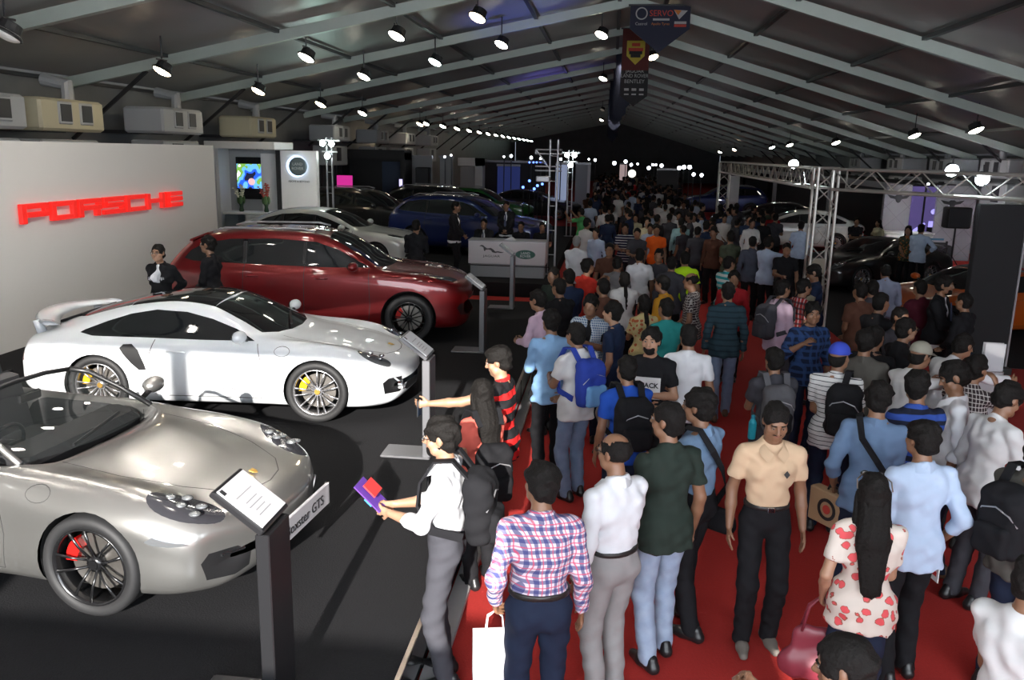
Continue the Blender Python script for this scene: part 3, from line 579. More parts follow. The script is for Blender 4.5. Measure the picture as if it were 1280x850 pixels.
# counter, barrier, speakers in front of the emblem wall
a = atY(1103, 290, 28.6); b = atY(1162, 300, 28.6)
t = empty('lounge_counter', ((a.x+b.x)/2, 28.6, 0)); tag(t, 'low white curved counter before the tiled wall', 'counter')
MB().box((0, 0, .5), (b.x-a.x, .6, 1.0), bev=.04).build('front', m_booth, t); MB().box((0, 0, 1.02), (b.x-a.x+.05, .66, .04)).build('worktop', m_white, t)
def loudspeaker(u, v, y, label, w_=.62, h_=.62):
    p = atY(u, v, y); t = empty('loudspeaker', (p.x, y, p.z)); tag(t, label, 'loudspeaker', 'loudspeakers of the car booth')
    MB().box((0, 0, 0), (w_, .45, h_), bev=.03).build('cabinet', m_blk, t); MB().box((0, -.23, 0), (w_-.08, .02, h_-.08)).build('grille', m_grille, t); return t
ls = loudspeaker(1196, 272, 25.8, 'black loudspeaker raised on a pole by the tiled wall', .66, .60)
zs = ls.location.z
st_ = empty('speaker_stand', (ls.location.x, 25.8, 0)); tag(st_, 'thin black pole stand under the raised loudspeaker', 'speaker stand')
MB().tube([(0, 0, .35), (0, 0, zs-.27)], .025, 8).build('pole', m_blk, st_)
for k in range(3): MB().tube([(0, 0, .6), (.4*math.cos(2.1*k), .4*math.sin(2.1*k), .02)], .014, 6).build('leg', m_blk, st_)
sw = empty('subwoofer', (ls.location.x+.1, 27.6, 0)); tag(sw, 'black bass cabinet on the floor below the loudspeaker', 'loudspeaker'); MB().box((0, 0, .38), (.95, .6, .74), bev=.03).build('cabinet', m_blk, sw); MB().box((0, -.31, .38), (.85, .02, .64)).build('grille', m_grille, sw)
m_tape = mat('blue_tape', (.04, .14, .24), .6)
for x_, y_, dx_, lab in ((7.3, 26.6, 1.2, 'black barrier rail by the black car'), (8.9, 26.6, 1.2, 'black barrier rail before the loudspeaker')):
    t = empty('barrier_rail', (x_, y_, 0)); tag(t, lab, 'barrier', 'barrier rails by the car booth')
    for s_ in (0, 1): MB().tube([(s_*dx_, 0, 0), (s_*dx_, 0, .95)], .03, 8).lathe([(.14, 0), (.14, .02)], 12, Matrix.Translation((s_*dx_, 0, 0))).build('post', m_blk, t)
    MB().box((dx_/2, 0, .88), (dx_, .04, .06)).build('rail', m_blk, t); MB().box((dx_/2, .25, .98), (dx_, .01, .06)).build('tape', m_tape, t)
# farther booths on the lamp side of the hall
def screen_thing(name, u0, v0, u1, v1, y, m, label, cat, group=None):
    a = atY(u0, v0, y); b = atY(u1, v1, y); t = empty(name, ((a.x+b.x)/2, y, b.z)); tag(t, label, cat, group); W_, H_ = b.x-a.x, a.z-b.z
    MB().box((0, .06, H_/2), (W_+.08, .1, H_+.08)).build('frame', m_scr, t); MB().box((0, 0, H_/2), (W_, .02, H_)).build('picture', m, t)
    MB().box((0, .1, -b.z/2), (.12, .08, b.z)).build('pole', m_dkmetal, t); return t
a = atY(424, 192, 36); b = atY(508, 192, 36)
t = empty('dark_booth', ((a.x+b.x)/2, 36, 0)); tag(t, 'black fronted booth behind the dark cars', 'booth'); W_ = b.x-a.x
MB().box((0, .9, 1.65), (W_, .2, 3.3)).build('back_board', m_blk, t); MB().box((0, .3, 3.1), (W_, 1.4, .4)).build('fascia', m_blk, t)
for s_ in (-1, 1): MB().box((s_*(W_/2-.1), .3, 1.6), (.2, 1.2, 3.2)).build('side_board', m_blk, t)
MB().box((W_*.22, .75, 2.0), (W_*.3, .05, 1.6)).build('poster', mat('night_blue_poster', (.03, .05, .10), .5), t)
screen_thing('video_screen', 421, 219, 441, 247, 34.5, mat('magenta_picture', (.2, .02, .1), .4, emit=(.9, .04, .42), estr=.7), 'glowing magenta screen behind the dark cars', 'screen')
screen_thing('light_box', 499, 224, 503, 234, 34, mat('pale_violet_light', (.5, .5, .9), .4, emit=(.6, .55, 1), estr=1.5), 'small pale violet light box past the magenta screen', 'light box')
def far_panel(u0, v0, u1, y, m, label, parts=()):
    a = atY(u0, v0, y); b = atY(u1, v0, y); t = empty('booth_wall', ((a.x+b.x)/2, y, 0)); tag(t, label, 'booth wall'); W_ = b.x-a.x
    MB().box((0, .1, a.z/2), (W_, .2, a.z)).build('board', m, t); MB().box((0, -.02, a.z-.06), (W_+.06, .3, .12)).build('top_rail', m_lgrey, t); return t
far_panel(507, 194, 540, 38, m_boothg, 'grey booth panel with a small loudspeaker in front')
l2 = loudspeaker(529, 220, 37, 'small black loudspeaker against the grey panel', .6, .75); MB().tube([(0, 0, -l2.location.z), (0, 0, -.37)], .03, 8).lathe([(.25, -l2.location.z), (.25, -l2.location.z+.03)], 14).build('stand', m_blk, l2)
far_panel(550, 194, 566, 40, m_boothg, 'narrow grey booth panel next to the white portal')
a = atY(574, 197, 44); b = atY(605, 197, 44)
t = empty('booth_portal', (a.x, 44, 0)); tag(t, 'white portal frame with a dark opening in the far booth row', 'booth'); W_ = b.x-a.x
MB().box((W_/2, 0, a.z-.2), (W_, .8, .4)).build('lintel_board', m_booth, t); MB().box((W_-.2, 0, a.z/2), (.4, .8, a.z)).build('pier', m_booth, t); MB().box((W_*.35, .4, a.z/2-.2), (W_*.7, .1, a.z-.5)).build('back_board', m_boothg, t)
far_panel(606, 200, 682, 52, m_blk, 'black fronted far booth lit in blue')
m_bl = mat('blue_glow', (.05, .1, .6), .4, emit=(.12, .25, 1), estr=4)
for u, v, y in ((662, 203, 50), (667, 203, 50), (671, 203, 50), (676, 203, 50), (682, 204, 50), (654, 234, 34), (668, 236, 34), (672, 232, 34), (678, 230, 36), (662, 226, 36)):
    p = atY(u, v, y); t = empty('blue_lamp', p); tag(t, 'small blue lamp glowing at the far booth', 'lamp', 'blue lamps of the far booth')
    MB().tube([(0, .06, 0), (0, .06, -p.z)], .02, 6).build('pole', m_blk, t)
    MB().lathe([(.04, .05), (.05, 0)], 10, frame((0, 0, 0), (1, 0, 0), (0, 0, 1))).build('housing', m_blk, t); MB().lathe([(.001, .0), (.055, 0), (.055, .02)], 10, frame((0, -.05, 0), (1, 0, 0), (0, 0, 1))).build('lens', m_bl, t)
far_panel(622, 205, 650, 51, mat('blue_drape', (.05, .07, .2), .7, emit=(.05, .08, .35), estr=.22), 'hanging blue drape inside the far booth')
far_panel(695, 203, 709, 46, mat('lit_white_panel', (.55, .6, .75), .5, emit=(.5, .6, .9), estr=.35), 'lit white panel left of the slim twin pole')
far_panel(720, 203, 738, 48, m_boothg, 'grey far panel with a bright edge post'); far_panel(735, 203, 738.5, 47.5, m_booth, 'narrow bright post of the far grey panel')
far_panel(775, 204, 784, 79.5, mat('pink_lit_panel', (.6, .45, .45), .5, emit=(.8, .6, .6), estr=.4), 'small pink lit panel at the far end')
far_panel(822, 210, 848, 52, m_blk, 'black gate panel near the end of the aisle')
m_fl = mat('far_flood_glass', (1, 1, 1), .3, emit=(.85, .9, 1), estr=14)
def far_flood(u, v, y, r=.16):
    r *= .42
    p = atY(u, v, y); t = empty('floodlight', p); tag(t, ('bright floodlight glaring %s' % ('over the blue lit far booths' if u < 750 else 'at the far end of the aisle' if u < 840 else 'past the truss end')), 'floodlight', 'far floodlights %s' % ('over the blue booths' if u < 750 else 'at the aisle end' if u < 840 else 'on the masts'))
    MB().lathe([(r*.5, .12), (r*1.05, .02), (r*1.05, 0)], 12, frame((0, .14, 0), (1, 0, 0), (0, 0, 1))).build('housing', m_blk, t); MB().lathe([(.001, .0), (r, 0), (r, .01)], 12, frame((0, -.01, 0), (1, 0, 0), (0, 0, 1))).build('lens', m_fl, t)
    MB().tube([(0, .1, -p.z), (0, .1, 0)], .03, 6).build('pole', m_dkmetal, t)
for u, v, y, r in ((564, 194, 38.8, .11), (639, 195, 49, .2), (664, 197, 49, .2), (676, 198, 49, .16), (701, 199, 45, .16), (736, 199, 60, .15), (744, 200, 60, .22), (768, 204, 70, .35), (782, 202, 71, .32), (789, 206, 74, .3), (797, 205, 72, .2), (816, 206, 66, .22), (820, 206, 67.5, .2), (827, 207, 64, .3), (811, 210, 63, .3),
                   (855, 209, 50, .28), (862, 209, 51.5, .28), (867, 218, 44, .2), (877, 219, 44, .2), (849, 210, 48, .25), (1160, 230, 25, .08), (556, 196, 39, .12), (630, 196, 49, .14)):
    far_flood(u, v, y, r)
p = atY(790, 217, 62); t = empty('round_light', p); tag(t, 'round white lit globe above the far crowd', 'lamp'); MB().ball((0, 0, 0), .28, 16, 10).build('globe', mat('globe_glow', (1, 1, .9), .4, emit=(1, 1, .9), estr=1.5), t, True); MB().tube([(0, 0, -p.z), (0, 0, -.3)], .05).build('pole', m_dkmetal, t)
# ================================================================ cars
def pchip(x, y, xi):
    x = np.asarray(x, float); y = np.asarray(y, float); h = np.diff(x); d = np.diff(y, axis=0)/h.reshape(-1, *([1]*(y.ndim-1)))
    m = np.zeros_like(y); m[0] = d[0]; m[-1] = d[-1]
    a, b = d[:-1], d[1:]; hh = h.reshape(-1, *([1]*(y.ndim-1))); w1 = 2*hh[1:]+hh[:-1]; w2 = hh[1:]+2*hh[:-1]
    with np.errstate(divide='ignore', invalid='ignore'): mm = (w1+w2)/(w1/a+w2/b)
    m[1:-1] = np.where(a*b > 0, np.nan_to_num(mm), 0)
    k = np.clip(np.searchsorted(x, xi, side='right')-1, 0, len(x)-2); t = (xi-x[k])/h[k]; sh = (-1, *([1]*(y.ndim-1))); t = t.reshape(sh); H = h[k].reshape(sh)
    return (2*t**3-3*t**2+1)*y[k]+(t**3-2*t**2+t)*H*m[k]+(-2*t**3+3*t**2)*y[k+1]+(t**3-t**2)*H*m[k+1]
def catmull(x, y, xi):                                     # smooth spline, non uniform
    x = np.asarray(x, float); y = np.asarray(y, float); m = np.zeros_like(y); h = np.diff(x); d = np.diff(y, axis=0)/h.reshape(-1, *([1]*(y.ndim-1)))
    hh = h.reshape(-1, *([1]*(y.ndim-1))); m[1:-1] = (d[:-1]*hh[1:]+d[1:]*hh[:-1])/(hh[:-1]+hh[1:]); m[0] = d[0]; m[-1] = d[-1]
    k = np.clip(np.searchsorted(x, xi, side='right')-1, 0, len(x)-2); sh = (-1, *([1]*(y.ndim-1))); t = ((xi-x[k])/h[k]).reshape(sh); H = h[k].reshape(sh)
    return (2*t**3-3*t**2+1)*y[k]+(t**3-2*t**2+t)*H*m[k]+(-2*t**3+3*t**2)*y[k+1]+(t**3-t**2)*H*m[k+1]
def body_net(sts, nu=9, nv=6):
    """stations: x, w, zb, zw, p4, p5, p6, p7, zc, curve -> dense half grid"""
    net = []
    for s_ in sts:
        x, w_, zb, zw, p4, p5, p6, p7, zc, cv = s_
        pts = [(0, zb), (.80*w_, zb), (.965*w_, zb+.05 if zc-zb > .1 else zb), (w_, zw), p4, p5, p6, p7, (0, zc)]
        net.append([(x-cv*(y/max(w_, .01))**2.6*(w_), y, z) for y, z in pts])
    net = np.array(net)                                   # S x 9 x 3
    ctr = net.mean(axis=1); dist = np.sqrt(((np.diff(net, axis=0))**2).sum(2)).mean(1); u = np.concatenate([[0], np.cumsum(dist)])
    ui = np.unique(np.concatenate([np.linspace(u[i], u[i+1], nu, endpoint=False) for i in range(len(u)-1)]+[[u[-1]]]))
    G = catmull(u, net, ui)*.5+pchip(u, net, ui)*.5
    v = np.array([0, 1, 1.35, 2.2, 3.1, 3.7, 4.6, 5.6, 6.6]); vi = np.unique(np.concatenate([np.linspace(v[i], v[i+1], nv, endpoint=False) for i in range(8)]+[[v[-1]]]))
    G = np.swapaxes(G, 0, 1); G = catmull(v, G, vi)*.6+pchip(v, G, vi)*.4; G = np.swapaxes(G, 0, 1)
    G[:, 0, 1] = 0; G[:, -1, 1] = 0
    return G
def body_bm(sts, **kw):
    G = body_net(sts, **kw); U, Vn, _ = G.shape
    left = G[:, ::-1][:, 1:].copy()                       # from top centre down the other side
    right = G.copy(); left[..., 1] *= -1
    ring = np.concatenate([right, left[:, :-1]], axis=1); n = ring.shape[1]
    bm = bmesh.new(); vs = [bm.verts.new(p) for p in ring.reshape(-1, 3)]
    for i in range(U-1):
        for j in range(n):
            q = (vs[i*n+j], vs[i*n+(j+1) % n], vs[(i+1)*n+(j+1) % n], vs[(i+1)*n+j])
            try: bm.faces.new(q)
            except ValueError: pass
    bmesh.ops.remove_doubles(bm, verts=bm.verts, dist=1e-4); bmesh.ops.dissolve_degenerate(bm, edges=bm.edges, dist=1e-5)
    bmesh.ops.recalc_face_normals(bm, faces=bm.faces)
    for f in bm.faces: f.smooth = True
    bm.faces.layers.int.new('reg'); return bm
AX = {'y': (0, 2, Vector((0, 1, 0))), 'z': (0, 1, Vector((0, 0, 1))), 'x': (1, 2, Vector((1, 0, 0)))}
def in_poly(x, y, P):
    c = False; n = len(P); j = n-1
    for i in range(n):
        xi, yi = P[i]; xj, yj = P[j]
        if (yi > y) != (yj > y) and x < (xj-xi)*(y-yi)/(yj-yi)+xi: c = not c
        j = i
    return c
def imprint(bm, poly, axis, cond, reg, near=.09, only=None):
    a, b, dv = AX[axis]; lay = bm.faces.layers.int['reg']
    n = len(poly); xs = [p[0] for p in poly]; ys = [p[1] for p in poly]; bb = (min(xs)-near, max(xs)+near, min(ys)-near, max(ys)+near)
    pool = []
    for f in bm.faces:
        c = f.calc_center_median()
        if bb[0] < c[a] < bb[1] and bb[2] < c[b] < bb[3] and cond(c, f.normal): pool.append(f)
    pool = set(pool)
    for i in range(n):
        p, q = poly[i], poly[(i+1) % n]; L_ = math.hypot(q[0]-p[0], q[1]-p[1])
        if L_ < 1e-5: continue
        dx, dy = (q[0]-p[0])/L_, (q[1]-p[1])/L_; sel = []
        for f in pool:
            if not f.is_valid: continue
            c = f.calc_center_median(); s_ = (c[a]-p[0])*dx+(c[b]-p[1])*dy; d_ = abs(-(c[a]-p[0])*dy+(c[b]-p[1])*dx)
            if -near < s_ < L_+near and d_ < near: sel.append(f)
        if not sel: continue
        co = Vector((0, 0, 0)); co[a] = p[0]; co[b] = p[1]; e = Vector((0, 0, 0)); e[a] = dx; e[b] = dy; no = e.cross(dv)
        geom = list({x for f in sel for x in (*f.verts, *f.edges, f)})
        r = bmesh.ops.bisect_plane(bm, geom=geom, dist=1e-5, plane_co=co, plane_no=no)
        for x in r['geom']:
            if isinstance(x, bmesh.types.BMFace): pool.add(x)
    k = 0
    for f in bm.faces:
        c = f.calc_center_median()
        if bb[0] < c[a] < bb[1] and bb[2] < c[b] < bb[3] and cond(c, f.normal) and (only is None or f[lay] in only) and in_poly(c[a], c[b], poly): f[lay] = reg; k += 1
    return k
def line_poly(pts, w_):
    L_, R_ = [], []
    for i, p in enumerate(pts):
        a = pts[max(i-1, 0)]; b = pts[min(i+1, len(pts)-1)]; dx, dy = b[0]-a[0], b[1]-a[1]; l = math.hypot(dx, dy); nx, ny = -dy/l*w_/2, dx/l*w_/2
        L_.append((p[0]+nx, p[1]+ny)); R_.append((p[0]-nx, p[1]-ny))
    return L_+R_[::-1]
def ell(cx, cy, rx, ry, rot=0, n=20):
    c_, s_ = math.cos(rot), math.sin(rot)
    return [(cx+rx*math.cos(2*PI*k/n)*c_-ry*math.sin(2*PI*k/n)*s_, cy+rx*math.cos(2*PI*k/n)*s_+ry*math.sin(2*PI*k/n)*c_) for k in range(n)]
def split_body(bm, parent, table, push=0.0):
    """table: reg -> (name, material, group by side?)"""
    lay = bm.faces.layers.int['reg']; bm.normal_update(); out = {}
    N_ = {v.index: v.normal.copy() for v in bm.verts} if True else None
    bm.verts.index_update()
    N_ = [v.normal.copy() for v in bm.verts]
    groups = {}
    for f in bm.faces:
        r = f[lay]
        if r < 0: continue
        nm, mt, side = table[r]; key = (nm, r, (1 if f.calc_center_median().y > 0 else -1) if side else 0) if r else ('body', 0, 0)
        mi = 0
        if side == 'body': key = ('body', 0, 0); mi = 1
        groups.setdefault(key, []).append((f, mi, mt))
    for key, fl in groups.items():
        used = {}; vs = []; nn = []; fs = []; ms = []
        for f, mi, mt in fl:
            idx = []
            for v in f.verts:
                if v.index not in used: used[v.index] = len(vs); vs.append(v.co.copy()); nn.append(N_[v.index])
                idx.append(used[v.index])
            fs.append(idx); ms.append(mi)
        me = bpy.data.meshes.new(key[0]); me.from_pydata(vs, [], fs)
        if key[0] == 'body': me.materials.append(table[0][1]); me.materials.append(m_seam); me.polygons.foreach_set('material_index', ms)
        else: me.materials.append(fl[0][2])
        me.shade_smooth(); me.update(); me.normals_split_custom_set_from_vertices(nn)
        o = bpy.data.objects.new(key[0], me); COL.objects.link(o); o.parent = parent; out[key] = o
    return out
m_seam = mat('panel_gap', (.03, .03, .03), .6)
m_carglass = mat('tinted_glass', (.012, .014, .015), .04, spec=.7, coat=.3); m_tyre = mat('tyre_rubber', (.014, .014, .015), .65); m_plast = mat('black_trim', (.012, .012, .013), .35)
m_lampg = mat('headlamp_lens', (.20, .21, .22), .08, .5, coat=1.); m_lampb = mat('headlamp_bezel', (.03, .03, .035), .15, coat=.6); m_tail = mat('tail_lamp', (.25, .01, .01), .15, coat=1.); m_reflector = mat('lamp_reflector', (.8, .82, .85), .1, 1.)
m_rimS = mat('silver_wheel', (.55, .55, .57), .25, .9); m_rimB = mat('black_wheel', (.012, .012, .013), .25, .3, coat=.5); m_disc = mat('brake_steel', (.30, .28, .26), .35, .9)
m_under = mat('underbody', (.008, .008, .008), .8); m_gold = mat('gold_crest', (.6, .36, .08), .35, .7)
def wheel(t, x, y, r, rimr, m_rim, m_cal, n=10, wdt=.26, twin=True, steer=0):
    sgn = 1 if y > 0 else -1; M = Matrix.Translation((x, y, r)) @ Matrix.Rotation(steer, 4, 'Z') @ Matrix.Rotation(-sgn*PI/2, 4, 'X')   # local z = outward
    h = wdt/2; ty = MB().lathe([(rimr, -h*.9), (r*.93, -h), (r*.99, -h*.8), (r, -h*.4), (r, h*.4), (r*.99, h*.8), (r*.93, h), (rimr*1.01, h*.92), (rimr, h*.75)], 40, M, cap=False)
    w_ = ty.build('wheel', m_tyre, t, True)
    rb = MB().lathe([(rimr, h*.75), (rimr*1.0, h*.9), (rimr*.955, h*.93), (rimr*.93, h*.7), (rimr*.92, -h*.8), (rimr, -h*.9)], 40, M, cap=False)
    rb.lathe([(rimr*.20, h*.15), (rimr*.20, h*.52), (rimr*.10, h*.58), (.001, h*.58)], 16, M, cap=False)
    for k in range(n):
        a = 2*PI*k/n
        for s_ in ((-1, 1) if twin else (0,)):
            p0 = Vector((rimr*.16*math.cos(a+s_*.10), rimr*.16*math.sin(a+s_*.10), h*.42)); a1 = a+s_*PI/n*.62; p1 = Vector((rimr*.95*math.cos(a1), rimr*.95*math.sin(a1), h*.78))
            md = (p0+p1)/2; md.z = h*.70
            rb.tube([M@p0, M@md, M@p1], [rimr*.042, rimr*.036, rimr*.045], 5)
    rb.build('rim', m_rim, w_, True)
    MB().lathe([(.03, -h*.05), (rimr*.74, -h*.05), (rimr*.74, h*.1), (.03, h*.1)], 32, M).build('brake_disc', m_disc, w_)
    cal = MB(); cs = []
    for k in range(9):
        a = (PI*.5 if True else 0)+(-.42+.105*k)*1.0; a = PI-.9+.11*k; cs.append((math.cos(a), math.sin(a)))
    P = [(rimr*.80*c, rimr*.80*s_) for c, s_ in cs]+[(rimr*.5*c, rimr*.5*s_) for c, s_ in cs[::-1]]
    # local axes differ per side; place the caliper towards the car's rear
    Mc = M @ (Matrix.Identity(4) if sgn < 0 else Matrix.Identity(4))
    cal.prism(P, h*.42, Mc @ Matrix.Translation((0, 0, h*.0))); cal.build('caliper', m_cal, w_)
    MB().lathe([(.001, h*.62), (rimr*.12, h*.62), (rimr*.12, h*.55)], 14, M, cap=False).build('hub_cap', m_gold if m_rim is m_rimS else m_rim, w_)
    return w_
def mirror(t, x, y, z, m_paint, s=1.):
    sg_ = 1 if y > 0 else -1
    o = MB().tube([(x, y-sg_*.08, z-.02), (x, y+sg_*.04, z+.02)], .022, 8).build('mirror', m_plast, t)
    hb = MB(); hb.ball((x-.01, y+sg_*.11*s, z+.05), (.075*s, .115*s, .068*s), 16, 10); hb.build('mirror_shell', m_paint, o, True)
    MB().ball((x-.04, y+sg_*.11*s, z+.05), (.055*s, .095*s, .055*s), 14, 8).build('mirror_glass', m_carglass, o, True)
    return o
def arch_and_under(bm, axles, r, zc_, w_in=.5, reg=-1):
    for ax in axles:
        imprint(bm, ell(ax, zc_, r, r, 0, 32), 'y', lambda c, n: abs(c.y) > w_in and abs(n.y) > .25, reg)
def add_liners(t, axles, r, zc_, wout, z_under):
    for ax in axles:
        for s_ in (-1, 1):
            pts = []; mb = MB(); P = [(ax+r*math.cos(a), zc_+r*math.sin(a)) for a in np.linspace(-.5, PI+.5, 18)]; P = [(x, max(z, z_under)) for x, z in P]
            vs = [(x, s_*(wout-.03), z) for x, z in P]+[(x, s_*(wout-.45), z) for x, z in P]; n = len(P)
            mb.add(vs, [(k, k+1, n+k+1, n+k) for k in range(n-1)]+[tuple(range(n, 2*n))]).build('wheel_liner', m_under, t)
def paint(name, col, metal=0., rough=.35, coat=1., flake=0):
    m_ = mat(name, col, rough, metal, coat); m_.node_tree.nodes['Principled BSDF'].inputs['Coat Roughness'].default_value = .03; return m_
SIDE = lambda c, n: abs(n.y) > .12
NEARSIDE = lambda c, n: abs(n.y) > .35
TOP = lambda c, n: n.z > .2
FRONT = lambda c, n: n.x > .15
REAR = lambda c, n: n.x < -.15
def mir(P): return [(x, -y) for x, y in P]
ST911 = [
 (.985, .60, .36, .38, (.58, .40), (.48, .42), (.36, .43), (.2, .44), .44, .30),
 (.97, .70, .27, .38, (.68, .50), (.58, .53), (.42, .545), (.22, .55), .555, .30),
 (.90, .80, .20, .40, (.76, .56), (.66, .60), (.46, .605), (.25, .61), .615, .26),
 (.70, .875, .16, .45, (.84, .61), (.72, .695), (.50, .675), (.27, .685), .69, .16),
 (.40, .915, .15, .52, (.885, .68), (.745, .795), (.52, .755), (.28, .77), .775, .05),
 (.05, .925, .15, .56, (.895, .73), (.755, .85), (.54, .82), (.28, .84), .845, 0),
 (-.32, .915, .15, .56, (.885, .765), (.77, .872), (.58, .873), (.3, .895), .90, 0),
 (-.60, .90, .15, .55, (.875, .785), (.79, .885), (.665, .93), (.36, .99), 1.0, 0),
 (-.92, .895, .15, .55, (.87, .79), (.795, .90), (.655, 1.06), (.37, 1.135), 1.15, 0),
 (-1.28, .895, .15, .55, (.87, .80), (.80, .91), (.625, 1.185), (.36, 1.25), 1.265, 0),
 (-1.65, .90, .15, .56, (.875, .81), (.80, .92), (.60, 1.225), (.35, 1.285), 1.30, 0),
 (-2.05, .925, .15, .58, (.90, .83), (.79, .935), (.575, 1.185), (.34, 1.25), 1.265, 0),
 (-2.45, .945, .15, .58, (.925, .84), (.80, .94), (.56, 1.095), (.33, 1.165), 1.18, 0),
 (-2.80, .945, .16, .58, (.92, .82), (.79, .925), (.55, 1.0), (.32, 1.06), 1.075, 0),
 (-3.12, .92, .19, .56, (.89, .78), (.76, .88), (.54, .915), (.31, .945), .955, -.03),
 (-3.38, .86, .24, .55, (.83, .70), (.70, .80), (.5, .83), (.3, .85), .86, -.12),
 (-3.50, .80, .30, .52, (.77, .60), (.66, .66), (.48, .68), (.3, .69), .70, -.18),
 (-3.54, .70, .44, .48, (.66, .52), (.58, .53), (.44, .54), (.28, .54), .54, -.2)]
def coupe(loc, rz, m_paint, label, name='car', cat='car', m_rim=None, m_cal=None, sub='white'):
    t = empty(name, loc, rz); tag(t, label, cat)
    bm = body_bm(ST911)
    A = [(0, 0), (-2.45, 0)]
    arch_and_under(bm, (0, -2.45), .365, .35)
    arc_ = lambda pts: pts
    imprint(bm, [(-.70, .885), (-.92, 1.0), (-1.2, 1.10), (-1.5, 1.165), (-1.85, 1.175), (-2.15, 1.12), (-2.4, 1.04), (-2.62, .955), (-2.66, .93), (-2.5, .905), (-1.9, .895), (-1.3, .885)], 'y', lambda c, n: abs(c.y) > .45 and abs(n.y) > .3, 2)
    ws = [(-.40, 0), (-.43, .3), (-.52, .52), (-.66, .655), (-.95, .60), (-1.22, .545), (-1.20, .3), (-1.18, 0)]; ws = ws+mir(ws[1:-1])[::-1]
    imprint(bm, ws, 'z', lambda c, n: n.z > .2 and c.z > .85, 3)
    rf_ = [(-1.22, -.545), (-1.22, .545), (-1.7, .535), (-2.2, .50), (-2.2, -.50), (-1.7, -.535)]
    imprint(bm, rf_, 'z', lambda c, n: n.z > .2 and c.z > 1.0, 4, only=(0,))
    rg = [(-2.21, -.48), (-2.21, .48), (-2.75, .46), (-2.92, .36), (-2.95, 0), (-2.92, -.36), (-2.75, -.46)]
    imprint(bm, rg, 'z', lambda c, n: n.z > .2 and c.z > .95, 5)
    for s_ in (1, -1):
        imprint(bm, ell(.60, s_*.665, .185, .10, -s_*.30, 24), 'z', TOP, 6)
        q = [(s_*.47, .33), (s_*.50, .46), (s_*.70, .475), (s_*.775, .44), (s_*.755, .31), (s_*.55, .29)]
        imprint(bm, q, 'x', FRONT, 7)
        imprint(bm, [(-2.17, .79), (-2.13, .83), (-2.04, .835), (-1.97, .77), (-1.91, .62), (-1.89, .55), (-1.97, .545), (-2.05, .62), (-2.13, .72)], 'y', lambda c, n, s_=s_: c.y*s_ > .5 and abs(n.y) > .3, 8)
        imprint(bm, [(s_*.45, .62), (s_*.60, .73), (s_*.80, .68), (s_*.84, .60), (s_*.70, .58)], 'x', REAR, 9)
    imprint(bm, [(-.36, .265), (-.44, .30), (-.38, .36), (.38, .36), (.44, .30), (.36, .265)], 'x', FRONT, 10)
    imprint(bm, [(-.6, .26), (-.6, .40), (.6, .40), (.6, .26)], 'x', REAR, 10)
    seam = lambda pts, ax, cond, w_=.008: imprint(bm, line_poly(pts, w_), ax, cond, 1, near=.07, only=(0,))
    sd_ = lambda c, n: abs(n.y) > .3
    seam([(-.66, .86), (-.62, .70), (-.60, .5), (-.62, .26)], 'y', sd_); seam([(-1.80, .88), (-1.86, .7), (-1.84, .45), (-1.72, .26)], 'y', sd_); seam([(-.62, .26), (-1.72, .26)], 'y', sd_)
    seam([(-.45, .56), (0, .555), (.45, .49), (.68, .36), (.76, .18), (.78, 0), (.76, -.18), (.68, -.36), (.45, -.49), (0, -.555), (-.45, -.56)], 'z', TOP)
    seam([(x, y) for x, y in ell(-.38, .79, .085, .05, 0, 16)]+[(-.295, .79)], 'y', lambda c, n: abs(n.y) > .25 and c.y < 0, .005)
    m_roofp = m_carglass
    split_body(bm, t, {0: ('body', m_paint, False), 1: ('body', m_seam, 'body'), 2: ('side_window', m_carglass, True), 3: ('windshield', m_carglass, False), 4: ('roof_panel', m_carglass, False), 5: ('rear_window', m_carglass, False), 6: ('headlight', m_lampg, True), 7: ('air_intake', m_plast, True), 8: ('side_intake', m_plast, True), 9: ('tail_light', m_tail, True), 10: ('grille', m_plast, False)})
    bm.free()
    add_liners(t, (0, -2.45), .37, .35, .92, .17)
    for ax in (0, -2.45):
        for s_ in (-1, 1): wheel(t, ax, s_*(.795 if ax == 0 else .80), .345, .262, m_rim or m_rimS, m_cal, 7)
    for s_ in (-1, 1): mirror(t, -.78, s_*.90, .92, m_paint)
    # headlight lamps
    for s_ in (-1, 1):
        for i, (dx_, dy_) in enumerate(((.07, .035), (.07, -.035), (-.05, .03), (-.05, -.04))):
            c_ = Vector((.60+dx_, s_*(.665+dy_-dx_*.3*1), 0)); c_.z = .725-.30*(c_.x-.60)-.25*(abs(c_.y)-.665)+.0
            MB().ball(c_, (.034, .028, .018), 12, 8).build('headlight_lens', m_reflector, t, True)
        MB().box((.84, s_*.66, .455), (.03, .22, .022), rz=-s_*.5).build('running_light', m_reflector, t)
        for zz in (.38, .34): MB().box((.86, s_*.50, zz), (.05, .14, .018), rz=-s_*.2).build('intake_fin', m_paint, t)
    MB().prism([(-.032, .03), (.032, .03), (.026, -.02), (0, -.042), (-.026, -.02)], .006, frame((.66, 0, .712), (0, 1, 0), (-1, 0, .28))).build('crest', m_gold, t)
    # fixed rear wing
    wg = MB(); P = []
    for k in range(21):
        y = -.74+1.48*k/20; e = abs(y)/.74; xw = -3.50+.36*e**2.2; zt = 1.03-.03*e**2; ch = .33-.10*e**3
        P.append([(xw, y, zt+.0), (xw+.05, y, zt+.035), (xw+ch*.6, y, zt+.03), (xw+ch, y, zt-.01), (xw+ch*.6, y, zt-.015), (xw+.05, y, zt-.02)])
    vs = [p for r_ in P for p in r_]; fs = [(i*6+j, i*6+(j+1) % 6, (i+1)*6+(j+1) % 6, (i+1)*6+j) for i in range(20) for j in range(6)]+[tuple(range(6)), tuple(range(125, 119, -1))]
